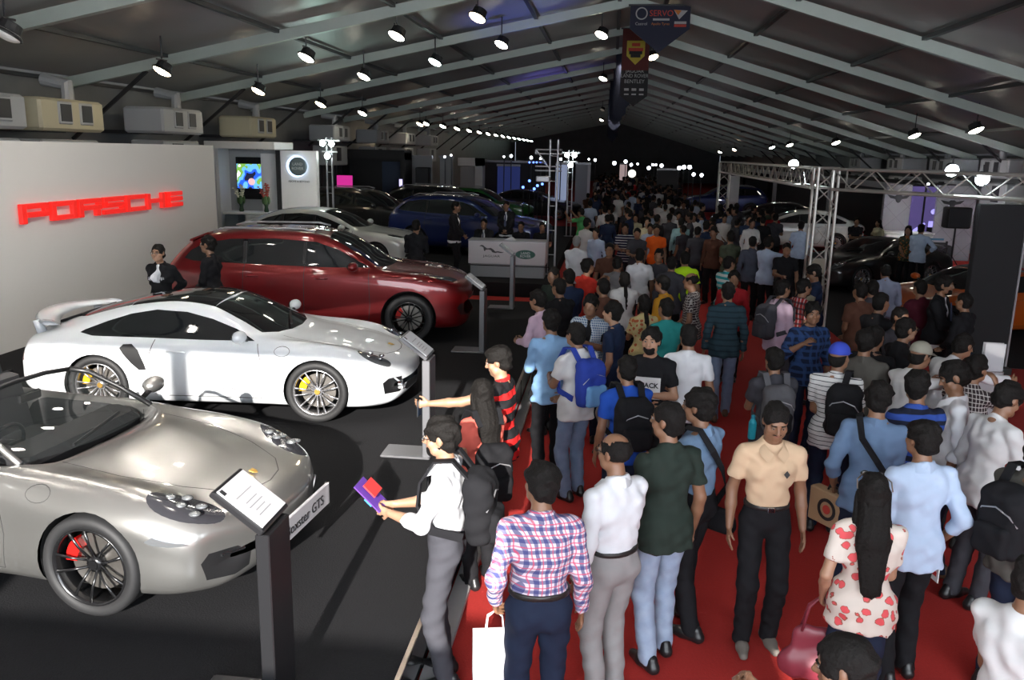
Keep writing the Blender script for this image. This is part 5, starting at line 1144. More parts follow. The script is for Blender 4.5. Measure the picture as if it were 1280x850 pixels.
def pattern(name, kind, base, lines, p1=.05, w1=.25, p2=None):
    """stripes / plaid / check in the wearer's own space"""
    m_ = mat('cloth_'+name, base, .85, spec=.15); N = m_.node_tree.nodes; L = m_.node_tree.links; tc = N.new('ShaderNodeTexCoord'); sp = N.new('ShaderNodeSeparateXYZ'); L.new(tc.outputs['Object'], sp.inputs[0])
    def band(src, per, wid, ph=0.):
        a = N.new('ShaderNodeMath'); a.operation = 'MULTIPLY_ADD'; L.new(src, a.inputs[0]); a.inputs[1].default_value = 1/per; a.inputs[2].default_value = ph+50
        b = N.new('ShaderNodeMath'); b.operation = 'FRACT'; L.new(a.outputs[0], b.inputs[0]); c = N.new('ShaderNodeMath'); c.operation = 'LESS_THAN'; L.new(b.outputs[0], c.inputs[0]); c.inputs[1].default_value = wid; return c.outputs[0]
    x = N.new('ShaderNodeMath'); x.operation = 'ADD'; L.new(sp.outputs[0], x.inputs[0]); L.new(sp.outputs[1], x.inputs[1])
    col = base
    cur = None
    for col_, ax, per, wid, ph in lines:
        f_ = band(sp.outputs[2] if ax == 'z' else x.outputs[0], per, wid, ph)
        mul = N.new('ShaderNodeMath'); mul.operation = 'MULTIPLY'; L.new(f_, mul.inputs[0]); mul.inputs[1].default_value = .75 if kind == 'plaid' else 1.
        cur = node_mix(m_, mul.outputs[0], cur if cur is not None else base, col_)
    L.new(cur, N['Principled BSDF'].inputs['Base Color'])
    n = N.new('ShaderNodeTexNoise'); n.inputs['Scale'].default_value = 14; bp = N.new('ShaderNodeBump'); bp.inputs['Strength'].default_value = .35; bp.inputs['Distance'].default_value = .02
    L.new(tc.outputs['Object'], n.inputs['Vector']); L.new(n.outputs['Fac'], bp.inputs['Height']); L.new(bp.outputs['Normal'], N['Principled BSDF'].inputs['Normal']); return m_
def floral(name, base, c1, c2):
    m_ = mat('cloth_'+name, base, .85); N = m_.node_tree.nodes; L = m_.node_tree.links; tc = N.new('ShaderNodeTexCoord'); v = N.new('ShaderNodeTexVoronoi'); v.inputs['Scale'].default_value = 17; L.new(tc.outputs['Object'], v.inputs['Vector'])
    n = N.new('ShaderNodeTexNoise'); n.inputs['Scale'].default_value = 30; L.new(tc.outputs['Object'], n.inputs['Vector'])
    a = N.new('ShaderNodeMath'); a.operation = 'MULTIPLY_ADD'; L.new(n.outputs['Fac'], a.inputs[0]); a.inputs[1].default_value = .5; L.new(v.outputs['Distance'], a.inputs[2])
    r = N.new('ShaderNodeValToRGB'); r.color_ramp.interpolation = 'CONSTANT'; L.new(a.outputs[0], r.inputs[0]); e = r.color_ramp.elements; e[0].color = (*c1, 1); e[1].position = .60; e[1].color = (*c2, 1); q = e.new(.66); q.color = (*base, 1)
    L.new(r.outputs[0], N['Principled BSDF'].inputs['Base Color']); return m_
def fold(seed, amp):
    r_ = random.Random(seed); ph = [r_.uniform(0, 6.28) for _ in range(8)]
    def g(P):
        x, y, z = P[:, 0], P[:, 1], P[:, 2]
        s_ = np.sin(z*38+x*22+ph[0]+2*np.sin(x*9+ph[1]))*np.sin(y*17+z*11+ph[2])+.6*np.sin(z*61-x*33+y*20+ph[3])*np.sin(x*13+ph[4])+.5*np.sin(x*70+z*18+ph[5])*np.sin(z*9+y*8+ph[6])
        return amp*s_
    return g
Zr = lambda a: np.array([[math.cos(a), -math.sin(a), 0], [math.sin(a), math.cos(a), 0], [0, 0, 1]])
Xr = lambda a: np.array([[1, 0, 0], [0, math.cos(a), -math.sin(a)], [0, math.sin(a), math.cos(a)]])
Yr = lambda a: np.array([[math.cos(a), 0, math.sin(a)], [0, 1, 0], [-math.sin(a), 0, math.cos(a)]])
ARMS = {  # hand position from the shoulder (outward, forward, up) in metres and elbow pole (outward, forward, up), hand curl
 'down': ((.07, .04, -.52), (.3, -1, 0), .5), 'swing_f': ((.05, .20, -.49), (.3, -1, -.2), .5), 'swing_b': ((.06, -.16, -.49), (.3, -1, 0), .5),
 'hold': ((-.10, .34, -.26), (.5, -.4, -1), 1.1), 'phone': ((-.08, .36, -.02), (.5, -.2, -1), 1.2), 'up': ((.02, .42, .16), (.6, 0, -1), 1.2), 'reach': ((.05, .52, -.12), (.3, 0, -1), 1.0),
 'point': ((.0, .50, .10), (.4, 0, -1), .2), 'front': ((-.14, .22, -.42), (.6, -.6, -.3), .8), 'cross': ((-.24, .20, -.26), (.5, -.2, -1), .6), 'chest': ((-.16, .20, -.18), (.6, -.1, -1), .5),
 'hip': ((.02, .06, -.38), (1, -.4, 0), .8), 'bag': ((.06, .06, -.46), (.3, -1, 0), 1.3), 'strap': ((-.05, .16, -.10), (.6, 0, -1), 1.2), 'behind': ((-.10, -.16, -.42), (.8, -.6, 0), .6), 'table': ((-.04, .38, -.30), (.5, -.3, -.8), .5), 'face': ((-.06, .22, .10), (.6, .1, -1), 1.0)}
def hand_sdf(f, W_, d, side, s, curl, fine):
    """palm, four fingers and a thumb; d = direction of the hand, palm turned to the body"""
    d = nrm(d); inn = V3(-side, 0, 0); pn = nrm(inn-d*(inn@d)); lat = np.cross(d, pn)
    if lat[1] < 0: lat = -lat                                       # thumb side looks forward / up
    k = .006*s; pal = W_+d*.05*s
    f.cap(W_-d*.01*s, W_+d*.078*s, .024*s, .030*s, k, (pn, 1.9))
    for i, (off, ln) in enumerate(((.030, .072), (.010, .080), (-.010, .075), (-.029, .058))):
        b = W_+d*.080*s+lat*off*s; a1 = curl*.45; a2 = curl*1.0; l = ln*s
        d1 = d*math.cos(a1)+pn*math.sin(a1); d2 = d*math.cos(a2)+pn*math.sin(a2)
        m_ = b+d1*l*.5; f.cap(b, m_, .0098*s, .009*s, k*.7); f.cap(m_, m_+d2*l*.5, .009*s, .0072*s, k*.5)
    b = W_+d*.028*s+lat*.024*s; t1 = nrm(d*.7+lat*.75+pn*.25); m_ = b+t1*.040*s; f.cap(b, m_, .0125*s, .0105*s, k); f.cap(m_, m_+nrm(d*.9+lat*.2+pn*.45)*.032*s, .0105*s, .008*s, k*.6)
PN = [0]; TAKEN = []
def person(u, v, top, face, label, shirt, trousers, arms=('down', 'down'), lod=0, skin='b', hair='short', height=1.7, lean=0., head=(0, 0), walk=0., untuck=True, sleeve='short', belt=False, shoes=None, z0=0., sex='m', fat=1., beard=None, glasses=False, collar=False, pos=None, sit=False, group=None, gait=None, skirt=None, hands=(None, None), vest=None, side_lean=0., cap=None, tie=False, name='person', h_override=None, shirt_len=None, coat=False):
    """u, v: head top seen in the picture; face: 0 looks away from the camera, 90 to the left, 180 to the camera, -90 to the right"""
    PN[0] += 1; seed = PN[0]; s = height/1.72
    if pos is None:
        hz = height*(1 if not sit else .76)-(lean*lean*.25*height)
        p = at(u, v, z0+hz+.01); dr_ = Vector((p.x, p.y, 0)).normalized()
        for _ in range(12):
            if all((p.x-a)**2+(p.y-b)**2 > .46**2 for a, b in TAKEN): break
            p = p+dr_*.05
    else: p = Vector((pos[0], pos[1], 0))
    rz = math.radians(face)
    if lod < 2: TAKEN.append((p.x, p.y))
    t = empty('person', (p.x, p.y, z0), rz)
    tag(t, label, 'person', group)
    fine = {0: .0085, 1: .014, 2: .024}[lod]; hcl = {0: .010, 1: .015, 2: .026}[lod]
    # skeleton in person space, y forward, x to the person's right
    wd = 1. if sex == 'm' else .88; drop = (.46*s if sit else 0)
    hipz = .92*s-drop; pel = V3(0, 0, .96*s-drop)
    T = Xr(-lean)@Yr(side_lean)                                      # upper body tips forward
    up = lambda x, y, z: pel+T@(V3(x, y, z)*s)
    # the head keeps over the requested spot
    sh = {sd: up(sd*.172*wd, -.005, .448) for sd in (-1, 1)}; nb = up(0, -.01, .50); nt = up(0, .015, .585)
    hc = nt+T@(V3(0, .02, .085)*s)
    off = V3(hc[0], hc[1], 0) if (lean or side_lean) else V3(0, 0.012, 0)
    HR = T@Zr(math.radians(head[0]))@Xr(-math.radians(head[1]))        # head frame
    H = lambda x, y, z: hc+HR@(V3(x, y, z)*s)
    feet = {}
    for sd in (-1, 1):
        st = (.06 if not walk else .17*walk*sd); a = V3(sd*.095*s, .03*s*0+st*s*(1 if walk else sd*.5), .075*s)
        hipj = V3(sd*.088*s*wd, 0, hipz)
        if sit: kn = V3(sd*.12*s, .42*s, hipz+.01); a = V3(sd*.12*s, .40*s, .075*s)
        else:
            kn, a = ik(hipj, a, .435*s, .425*s, (sd*.15, 1, 0))
        feet[sd] = (hipj, kn, a)
    arm = {}
    for sd, nm in zip((-1, 1), arms):
        (ox, oy, oz), pole, curl = ARMS[nm] if isinstance(nm, str) else nm
        w_ = sh[sd]+(T if nm in ('hold', 'phone', 'chest', 'cross', 'up', 'face', 'strap') else np.eye(3))@(V3(sd*ox, oy, oz)*s); e, w_ = ik(sh[sd], w_, .285*s, .255*s, (sd*pole[0], pole[1], pole[2])); arm[sd] = (e, w_, curl)
    fr = V3(0, 1, 0); fl = T@fr
    # ---- body
    f = Sdf(); ff = fat
    if shirt is not None: ff = fat*.93
    f.cap(up(0, 0, .02), up(0, 0, .0), .116*s*ff, .118*s*ff, .05*s, (fl, 1.3))
    f.cap(up(0, 0, .02), up(0, .0, .22), .128*s*ff*wd, .125*s*ff*wd, .05*s, (fl, 1.35)); f.cap(up(-.055*wd, 0, .33), up(.055*wd, 0, .33), .095*s*ff, .095*s*ff, .05*s, (fl, 1.15)); f.cap(up(-.07*wd, -.01, .40), up(.07*wd, -.01, .40), .068*s, .068*s, .05*s); ff = fat
    if sex == 'f':
        for sd in (-1, 1): f.ell(up(sd*.075, .085, .33), V3(.06, .055, .06)*s, k=.03*s)
    f.cap(nb-T@V3(0, 0, .03*s), nt, .058*s*wd, .052*s*wd, .03*s)
    for sd in (-1, 1):
        e, w_, curl = arm[sd]; hj, kn, an = feet[sd]
        f.cap(up(sd*.02, -.01, .49), sh[sd], .045*s, .040*s*wd, .04*s); f.cap(sh[sd], e, .044*s*wd, .038*s*wd, .02*s); f.cap(e, e*.6+w_*.4, .039*s*wd, .038*s*wd, .015*s); f.cap(e*.6+w_*.4, w_, .038*s*wd, .0245*s*wd, .015*s)
        f.cap(hj, kn, .070*s*ff, .050*s, .03*s); f.cap(kn, kn*.6+an*.4, .052*s, .055*s, .02*s); f.cap(kn*.6+an*.4, an, .055*s, .036*s, .02*s)
        hd = nrm(w_-e)
        if lod < 2: hand_sdf(f, w_, hd, sd, s, curl, fine)
        else: f.cap(w_, w_+hd*.13*s, .027*s, .024*s, .01)
    # head
    hw = .97 if sex == 'f' else 1
    f.ell(H(0, -.012, .03), V3(.074*hw, .093, .088)*s, HR, .012*s); f.ell(H(0, .022, -.035), V3(.058*hw, .068, .078)*s, HR, .03*s); f.cap(H(0, .060, -.088), H(0, .070, -.088), .024*s, .022*s, .03*s)
    f.cap(H(-.045, .035, -.070), H(.045, .035, -.070), .022*s, .022*s, .03*s)
    if lod < 2:
        f.cap(H(0, .086, .018), H(0, .108, -.022), .008*s, .0135*s, .010*s); f.cap(H(-.013, .093, -.026), H(.013, .093, -.026), .009*s, .009*s, .008*s)
        f.cap(H(-.034, .076, .030), H(.034, .076, .030), .011*s, .011*s, .012*s); f.cap(H(-.020, .084, -.053), H(.020, .084, -.053), .0085*s, .0085*s, .007*s)
        for sd in (-1, 1): f.ell(H(sd*.074, -.008, -.004), V3(.010, .020, .033)*s, HR, .006*s); f.ell(H(sd*.048, .055, -.025), V3(.022, .022, .022)*s, HR, .02*s)
        if lod == 0:
            so = Sdf(); [so.ell(H(sd*.031, .096, .010), V3(.017, .014, .010)*s, HR, .001) for sd in (-1, 1)]; f.sub.append(so)
    if lod == 2: f.cap(H(0, .09, -.0), H(0, .10, -.022), .009*s, .013*s, .01)
    msk = SKIN[skin]
    P_ = []
    def place(me):
        if me is not None: me.transform(Matrix.Translation((-off[0], -off[1], 0)))
        return me
    body = link('body', place(net_mesh('body', f, fine, msk)), t)
    # ---- trousers
    mtr = trousers; hem0 = shirt_len if shirt_len is not None else -.13
    if mtr is not None:
        g = Sdf(); lo_w = up(0, 0, .09) if not (untuck and not belt) else up(0, 0, .10)
        wc = [(up(0, 0, .105 if not untuck else hem0+.10), T@V3(0, 0, 1))]
        g.cap(up(0, 0, .0), up(0, 0, .16), .150*s*ff*(1 if sex == 'm' else .95), .140*s*ff*wd, .04*s, (fl, 1.32), wc)
        for sd in (-1, 1):
            hj, kn, an = feet[sd]; bt = an+V3(0, 0, -.045*s); lw = .066 if trousers.name != 'x' else .05
            g.ell(hj+V3(-sd*.01, -.03*s, .0), V3(.082, .082, .10)*s*ff, k=.03*s, cuts=wc)
            g.cap(hj, kn, .087*s*ff, .069*s, .022*s, None, wc); g.cap(kn, bt, .071*s, .060*s, .02*s, None, [(bt+V3(0, 0, .012*s), V3(0, 0, -1))])
        link('trousers', place(net_mesh('trousers', g, hcl, mtr, disp=fold(seed, .0045*s))), t)
    if skirt is not None:
        g = Sdf(); g.cap(up(0, 0, .05), V3(0, 0, .42*s), .125*s, .21*s, .03, None, [(V3(0, 0, .42*s), V3(0, 0, -1)), (up(0, 0, .12), T@V3(0, 0, 1))])
        link('skirt', place(net_mesh('skirt', g, hcl, skirt, disp=fold(seed, .006*s))), t)
    # ---- shirt
    hem = shirt_len if shirt_len is not None else (-.13 if untuck else .085)
    def top(extra, hem_, slv, nm, m_, open_front=False, amp=.0065):
        g = Sdf(); x = extra; hc_ = [(up(0, 0, hem_), -(T@V3(0, 0, 1)))]; nk = (up(0, .0, .535), T@nrm(V3(0, .35, 1)))
        w0 = .172 if hem_ < 0 else .138
        g.cap(up(0, 0, min(hem_, .0)-.05), up(0, 0, .18), (w0+x)*s*ff, (.140*wd+x)*s*ff, .04*s, (fl, 1.30), hc_)
        if hem_ < 0:
            for zq in (hem_-.02, .0): g.cap(up(-.055, -.012, zq), up(.055, -.012, zq), (.136+x)*s*ff, (.136+x)*s*ff, .05*s, None, hc_)
        g.cap(up(-.058*wd, 0, .32), up(.058*wd, 0, .32), (.114+x)*s*ff, (.114+x)*s*ff, .05*s, (fl, 1.06)); g.cap(up(-.08*wd, -.01, .40), up(.08*wd, -.01, .40), (.084+x)*s, (.084+x)*s, .05*s)
        if sex == 'f':
            for sd in (-1, 1): g.ell(up(sd*.075, .09, .33), V3(.068, .063, .068)*s, k=.04*s)
        g.cap(up(0, -.012, .42), up(0, .004, .56), (.072+x)*s, (.062+x*.5)*s, .03*s, None, [nk])
        for sd in (-1, 1):
            e, w_, _ = arm[sd]; g.cap(up(sd*.03, -.01, .472), sh[sd], (.060+x)*s, (.052+x)*s*wd, .035*s)
            if slv == 'short':
                q = sh[sd]*.32+e*.68; dr = nrm(e-sh[sd]); g.cap(sh[sd], e, (.056*wd+x)*s, (.060*wd+x)*s, .02*s, None, [(q, dr)])
            elif slv in ('long', 'rolled'):
                q = w_*.96+e*.04 if slv == 'long' else e*.55+w_*.45; dr = nrm(w_-e)
                g.cap(sh[sd], e, (.056*wd+x)*s, (.052*wd+x)*s, .02*s); g.cap(e, w_, (.052*wd+x)*s, (.040*wd+x)*s, .02*s, None, [(q, dr)])
                if slv == 'rolled': g.cap(q-dr*.05*s, q, (.052+x)*s, (.052+x)*s, .004, None, [(q, dr)])
            elif slv == 'none': g.cap(sh[sd], sh[sd]*.8+e*.2, (.058+x)*s, (.058+x)*s, .02*s)
        if open_front:
            cutb = Sdf(); cutb.cap(up(0, .175, -.5), up(0, .17, .12), .06*s if not coat else .045*s, .03*s, .001); cutb.cap(up(0, .155, .12), up(0, .13, .56), .03*s, .082*s, .01); g.sub.append(cutb)
        return link(nm, place(net_mesh(nm, g, hcl, m_, disp=fold(seed+9, amp*s))), t)
    so_ = None
    if shirt is not None: so_ = top(0., hem, sleeve, 'shirt', shirt)
    if collar and lod < 2 and shirt is not None:
        cm = MB()
        for sd in (-1, 1):
            P1 = [up(sd*.0, -.072, .545), up(sd*.055, -.045, .545), up(sd*.072, .012, .530), up(sd*.050, .075, .505), up(sd*.012, .112, .470)]
            P2 = [up(sd*.0, -.088, .500), up(sd*.075, -.060, .495), up(sd*.096, .012, .492), up(sd*.092, .095, .462), up(sd*.050, .138, .425)]
            vs = P1+P2+[q+T@V3(0, 0, -.008) for q in P1+P2]; n = 5; cm.add(vs, [(k, k+1, n+k+1, n+k) for k in range(4)]+[(k+10, n+k+10, n+k+11, k+11) for k in range(4)])
        o = cm.build('collar', shirt, so_, True); place(o.data)
    if vest is not None: top(.012, -.10 if coat is False else -.22, 'none' if coat is False else 'long', 'jacket' if coat else 'waistcoat', vest, True)
    if tie:
        tm = MB(); tm.prism([(-.012, 0), (.012, 0), (.028, -.30), (0, -.34), (-.028, -.30)], .012, frame(Vector(up(0, .142, .46)), (1, 0, 0), Vector(T@V3(0, -.12, 1)))); o = tm.build('necktie', mat('dark_tie', (.03, .04, .09), .6), t); place(o.data)
    if belt:
        g = Sdf(); bw = Sdf(); ax = T@V3(0, 0, 1)
        g.cap(up(0, 0, .0), up(0, 0, .2), .156*s*ff, .146*s*ff*wd, .01, (fl, 1.32), [(up(0, 0, .105), ax), (up(0, 0, .072), -ax)])
        link('belt', place(net_mesh('belt', g, hcl*.8, m_belt)), t)
        if lod == 0: o = MB().box(Vector(up(0, .121*ff, .088)), (.045, .014, .036), bev=.004).build('buckle', m_chrome, t); place(o.data)
    # ---- shoes
    if lod < 2 or True:
        for sd in (-1, 1):
            hj, kn, an = feet[sd]; fz = an[2]-.075*s; g = Sdf(); yaw = Zr(-sd*.12); c0 = V3(an[0], an[1], fz)
            q = lambda x, y, z: c0+yaw@(V3(x, y, z)*s)
            fcut = [(V3(0, 0, fz+.002), V3(0, 0, -1))]
            g.cap(q(0, -.055, .035), q(0, .07, .032), .040*s, .043*s, .02*s, None, fcut); g.cap(q(0, .07, .032), q(0, .165, .022), .043*s, .030*s, .02*s, None, fcut); g.cap(q(0, -.045, .04), q(0, -.035, .085), .036*s, .036*s, .02*s)
            link('shoe', place(net_mesh('shoe', g, max(fine, .011), shoes or m_shoe)), t)
    # ---- hair
    if hair and hair != 'bald' or cap:
        g = Sdf(); hm = m_hairg if hair == 'grey' else m_hair
        vol = {'short': .001, 'long': .004, 'thick': .010, 'grey': .0, 'ring': -.002, 'tail': .0, 'curly': .016, 'turban': .03}.get(hair, 0)
        g.ell(H(0, -.016, .034), V3(.083*hw+vol, .101+vol, .094+vol)*s, HR, .012*s)
        if hair in ('long', 'tail'):
            g.ell(H(0, -.03, -.02), V3(.088, .085, .11)*s, HR, .02*s)
        elif hair != 'ring': g.ell(H(0, -.045, -.02), V3(.072*hw, .066, .075)*s, HR, .02*s)
        fc = Sdf(); fc.ell(H(0, .105, -.045), V3(.078, .082, .108)*s, HR, .01); fc.cap(H(-.10, .045, -.03), H(.10, .045, -.03), .030*s, .030*s, .012)
        if hair != 'long':
            for sd in (-1, 1): fc.ell(H(sd*.085, -.005, -.012), V3(.03, .024, .045)*s, HR, .01)
        g.sub.append(fc)
        g.cut.append((H(0, 0, -.105 if hair not in ('long', 'tail') else -.12), -(HR@V3(0, 0, 1))))
        if hair == 'ring':
            cr = Sdf(); cr.ell(H(0, .01, .11), V3(.07, .10, .075)*s, HR, .01); g.sub.append(cr)
        ns = fold(seed+3, .0055 if hair != 'thick' else .008)
        def hn(P):
            x, y, z = P[:, 0], P[:, 1], P[:, 2]; return ns(P*1.5)+.0022*np.sin(x*240+4*np.sin(z*60))*np.sin(y*110+z*90)
        if cap is None or hair == 'long': ho = link('hair', place(net_mesh('hair', g, min(fine, .012) if lod < 2 else .02, hm, disp=hn)), t)
        else: g.cut.append((H(0, 0, .035), HR@V3(0, -.25, 1))); ho = link('hair', place(net_mesh('hair', g, .012, hm)), t)
        if hair in ('long', 'tail'):
            g2 = Sdf(); ln = .34 if hair == 'long' else .26
            a0 = H(0, -.055, -.02); a1 = up(0, -.115, .44); a2 = up(.01, -.165, .44-ln*.8)
            wds = (.078, .095, .062) if hair == 'long' else (.035, .03, .018)
            g2.cap(a0, a1, wds[0]*s, wds[1]*s, .02, (fl, 1.7)); g2.cap(a1, a2, wds[1]*s, wds[2]*s, .02, (fl, 2.3))
            if hair == 'long':
                for sd in (-1, 1): g2.cap(H(sd*.07, -.01, .0), up(sd*.075, -.03, .50), .028*s, .032*s, .02)
            def strands(P): return .004*np.sin(P[:, 0]*150+3*np.sin(P[:, 2]*12))+.003*np.sin(P[:, 0]*310+P[:, 2]*20)
            link('long_hair', place(net_mesh('long_hair', g2, hcl, hm, disp=strands)), t)
    if cap:
        mcap = cap; g = Sdf(); g.ell(H(0, -.008, .045), V3(.090, .107, .095)*s, HR, .01); g.cut.append((H(0, 0, .028), -(HR@V3(0, .0, 1))))
        co = link('cap', place(net_mesh('cap', g, .009, mcap)), t)
        g = Sdf(); br = HR@V3(0, .12, 1); g.cap(H(0, .10, .040), H(0, .135, .032), .068*s, .058*s, .01, (nrm(HR@V3(0, .15, 1)), 8.)); link('cap_peak', place(net_mesh('cap_peak', g, .007, mcap)), co)
    # ---- face details
    if lod == 0:
        M_ = Matrix([[*HR[0], hc[0]], [*HR[1], hc[1]], [*HR[2], hc[2]], [0, 0, 0, 1]])
        for sd in (-1, 1):
            e_ = MB().ball((sd*.031*s, .0825*s, .009*s), .0108*s, 10, 8).build('eye', m_eyew, t, True); e_.data.transform(M_); place(e_.data)
            x = MB().ball((sd*.031*s, .0905*s, .009*s), (.0055*s, .0038*s, .0055*s), 8, 6).build('iris', m_eye, e_, True); x.data.transform(M_); place(x.data)
            x = MB().tube([(sd*.014*s, .091*s, .029*s), (sd*.031*s, .092*s, .033*s), (sd*.050*s, .078*s, .028*s)], [.0035*s, .004*s, .002*s], 6).build('eyebrow', m_hair, t, True); x.data.transform(M_); place(x.data)
            x = MB().tube([(sd*.020*s, .0905*s, .0165*s), (sd*.031*s, .0935*s, .019*s), (sd*.043*s, .087*s, .0155*s)], .0032*s, 6).build('eyelid', msk, e_, True); x.data.transform(M_); place(x.data)
        o = MB(); o.tube([(-.024*s, .0865*s, -.054*s), (0, .094*s, -.052*s), (.024*s, .0865*s, -.054*s)], [.003*s, .0052*s, .003*s], 6); x = o.build('mouth', m_lip, t, True); x.data.transform(M_); place(x.data)
    if lod < 2 and beard:
        g = Sdf(); 
        if beard in ('moustache', 'full'): g.cap(H(-.026, .086, -.044), H(0, .096, -.038), .006*s, .0075*s, .004); g.cap(H(0, .096, -.038), H(.026, .086, -.044), .0075*s, .006*s, .004)
        if beard in ('full', 'stubble'):
            g.ell(H(0, .025, -.048), V3(.0635, .0725, .080)*s, HR, .02); g.cap(H(0, .063, -.090), H(0, .072, -.090), .026*s, .024*s, .02); g.cut.append((H(0, .06, -.036), nrm(HR@V3(0, .55, 1)))); g.cut.append((H(0, -.01, 0), -(HR@V3(0, 1, 0))))
            mo = Sdf(); mo.cap(H(-.014, .105, -.053), H(.014, .105, -.053), .009*s, .009*s, .001); g.sub.append(mo)
        link('beard', place(net_mesh('beard', g, .007 if lod == 0 else .01, m_hair)), t)
    if glasses and lod < 2:
        M_ = Matrix([[*HR[0], hc[0]], [*HR[1], hc[1]], [*HR[2], hc[2]], [0, 0, 0, 1]]); o = MB()
        for sd in (-1, 1):
            c = [(sd*.033*s+.022*s*math.cos(a), .100*s, .008*s+.016*s*math.sin(a)) for a in np.linspace(0, 2*PI, 15)]; o.tube(c, .0022*s, 5, False); o.tube([(sd*.055*s, .100*s, .012*s), (sd*.080*s, .01*s, .010*s)], .0022*s, 5)
        o.tube([(-.011*s, .101*s, .010*s), (.011*s, .101*s, .010*s)], .0022*s, 5); x = o.build('glasses', m_shoe, t); x.data.transform(M_); place(x.data)
    t['_h'] = 0; del t['_h']
    W2 = lambda q: Matrix.Translation((p.x, p.y, z0)) @ Matrix.Rotation(rz, 4, 'Z') @ Vector((q[0]-off[0], q[1]-off[1], q[2]))
    info = dict(t=t, hand={sd: W2(arm[sd][1]+nrm(arm[sd][1]-arm[sd][0])*.09*s) for sd in (-1, 1)}, hdir={sd: (Matrix.Rotation(rz, 3, 'Z') @ Vector(nrm(arm[sd][1]-arm[sd][0]))) for sd in (-1, 1)}, up=lambda x, y, z: W2(up(x, y, z)), head=lambda x, y, z: W2(H(x, y, z)), rz=rz, s=s, feet={k: W2(v_[2]) for k, v_ in feet.items()}, H=H, up0=up, off=off, HR=HR, W2=W2)
    return info
def local_obj(o, info):                                    # meshes modelled in person space, top-level things of their own
    t = info['t']; o.location = t.location; o.rotation_euler = t.rotation_euler; return o
def backpack(info, m_, label, one=False, m2=None, w_=.15, dz=0.):
    u = info['up0']; s = info['s']; off = info['off']; t = empty('backpack', info['t'].location, info['rz']); tag(t, label, 'backpack')
    sh = Matrix.Translation((-off[0], -off[1], 0))
    g = Sdf(); cx = .10 if one else 0; RT_ = Xr(-.0)
    g.box(u(cx, -.215, .245+dz), V3(w_*.98, .085, .215)*s, .07*s, None, .03); g.box(u(cx, -.19, .36+dz), V3(w_*.86, .075, .13)*s, .065*s, None, .03)
    me = net_mesh('bag_body', g, .012, m_, disp=fold(PN[0], .006)); me.transform(sh); link('bag_body', me, t)
    g = Sdf(); g.box(u(cx, -.295, .15+dz), V3(w_*.74, .05, .10)*s, .035*s)
    me = net_mesh('front_pocket', g, .012, m2 or m_, disp=fold(PN[0]+2, .004)); me.transform(sh); link('front_pocket', me, t)
    mb = MB(); zz = .27+dz; mb.tube([Vector(u(cx-.13, -.27, zz)), Vector(u(cx-.09, -.30, zz+.06)), Vector(u(cx, -.302, zz+.09)), Vector(u(cx+.09, -.30, zz+.06)), Vector(u(cx+.13, -.27, zz))], .005, 6); o = mb.build('zip', m_lgrey, t); o.data.transform(sh)
    for sd in ((1,) if one else (-1, 1)):
        pts = [Vector(u(sd*.085, -.15, .46)), Vector(u(sd*.10, -.06, .565)), Vector(u(sd*.105, .05, .555)), Vector(u(sd*.108, .135, .42)), Vector(u(sd*.125, .145, .28)), Vector(u(sd*.165, .05, .14)), Vector(u(sd*.14, -.13, .10))]
        mb = MB(); P = []
        for i, q in enumerate(pts):
            d_ = (pts[min(i+1, 6)]-pts[max(i-1, 0)]).normalized(); wv = Vector((1, 0, 0)) if i < 5 else Vector((0, 0, 1)); n_ = d_.cross(wv).normalized(); wv = n_.cross(d_); a_ = .028*s; b_ = .007*s
            P.append([q+wv*a_+n_*b_, q-wv*a_+n_*b_, q-wv*a_-n_*b_, q+wv*a_-n_*b_])
        vs = [x for r_ in P for x in r_]; mb.add(vs, [(i*4+k, i*4+(k+1) % 4, i*4+4+(k+1) % 4, i*4+4+k) for i in range(6) for k in range(4)]+[(3, 2, 1, 0), (24, 25, 26, 27)]); o = mb.build('strap', m_, t); o.data.transform(sh)
    return t
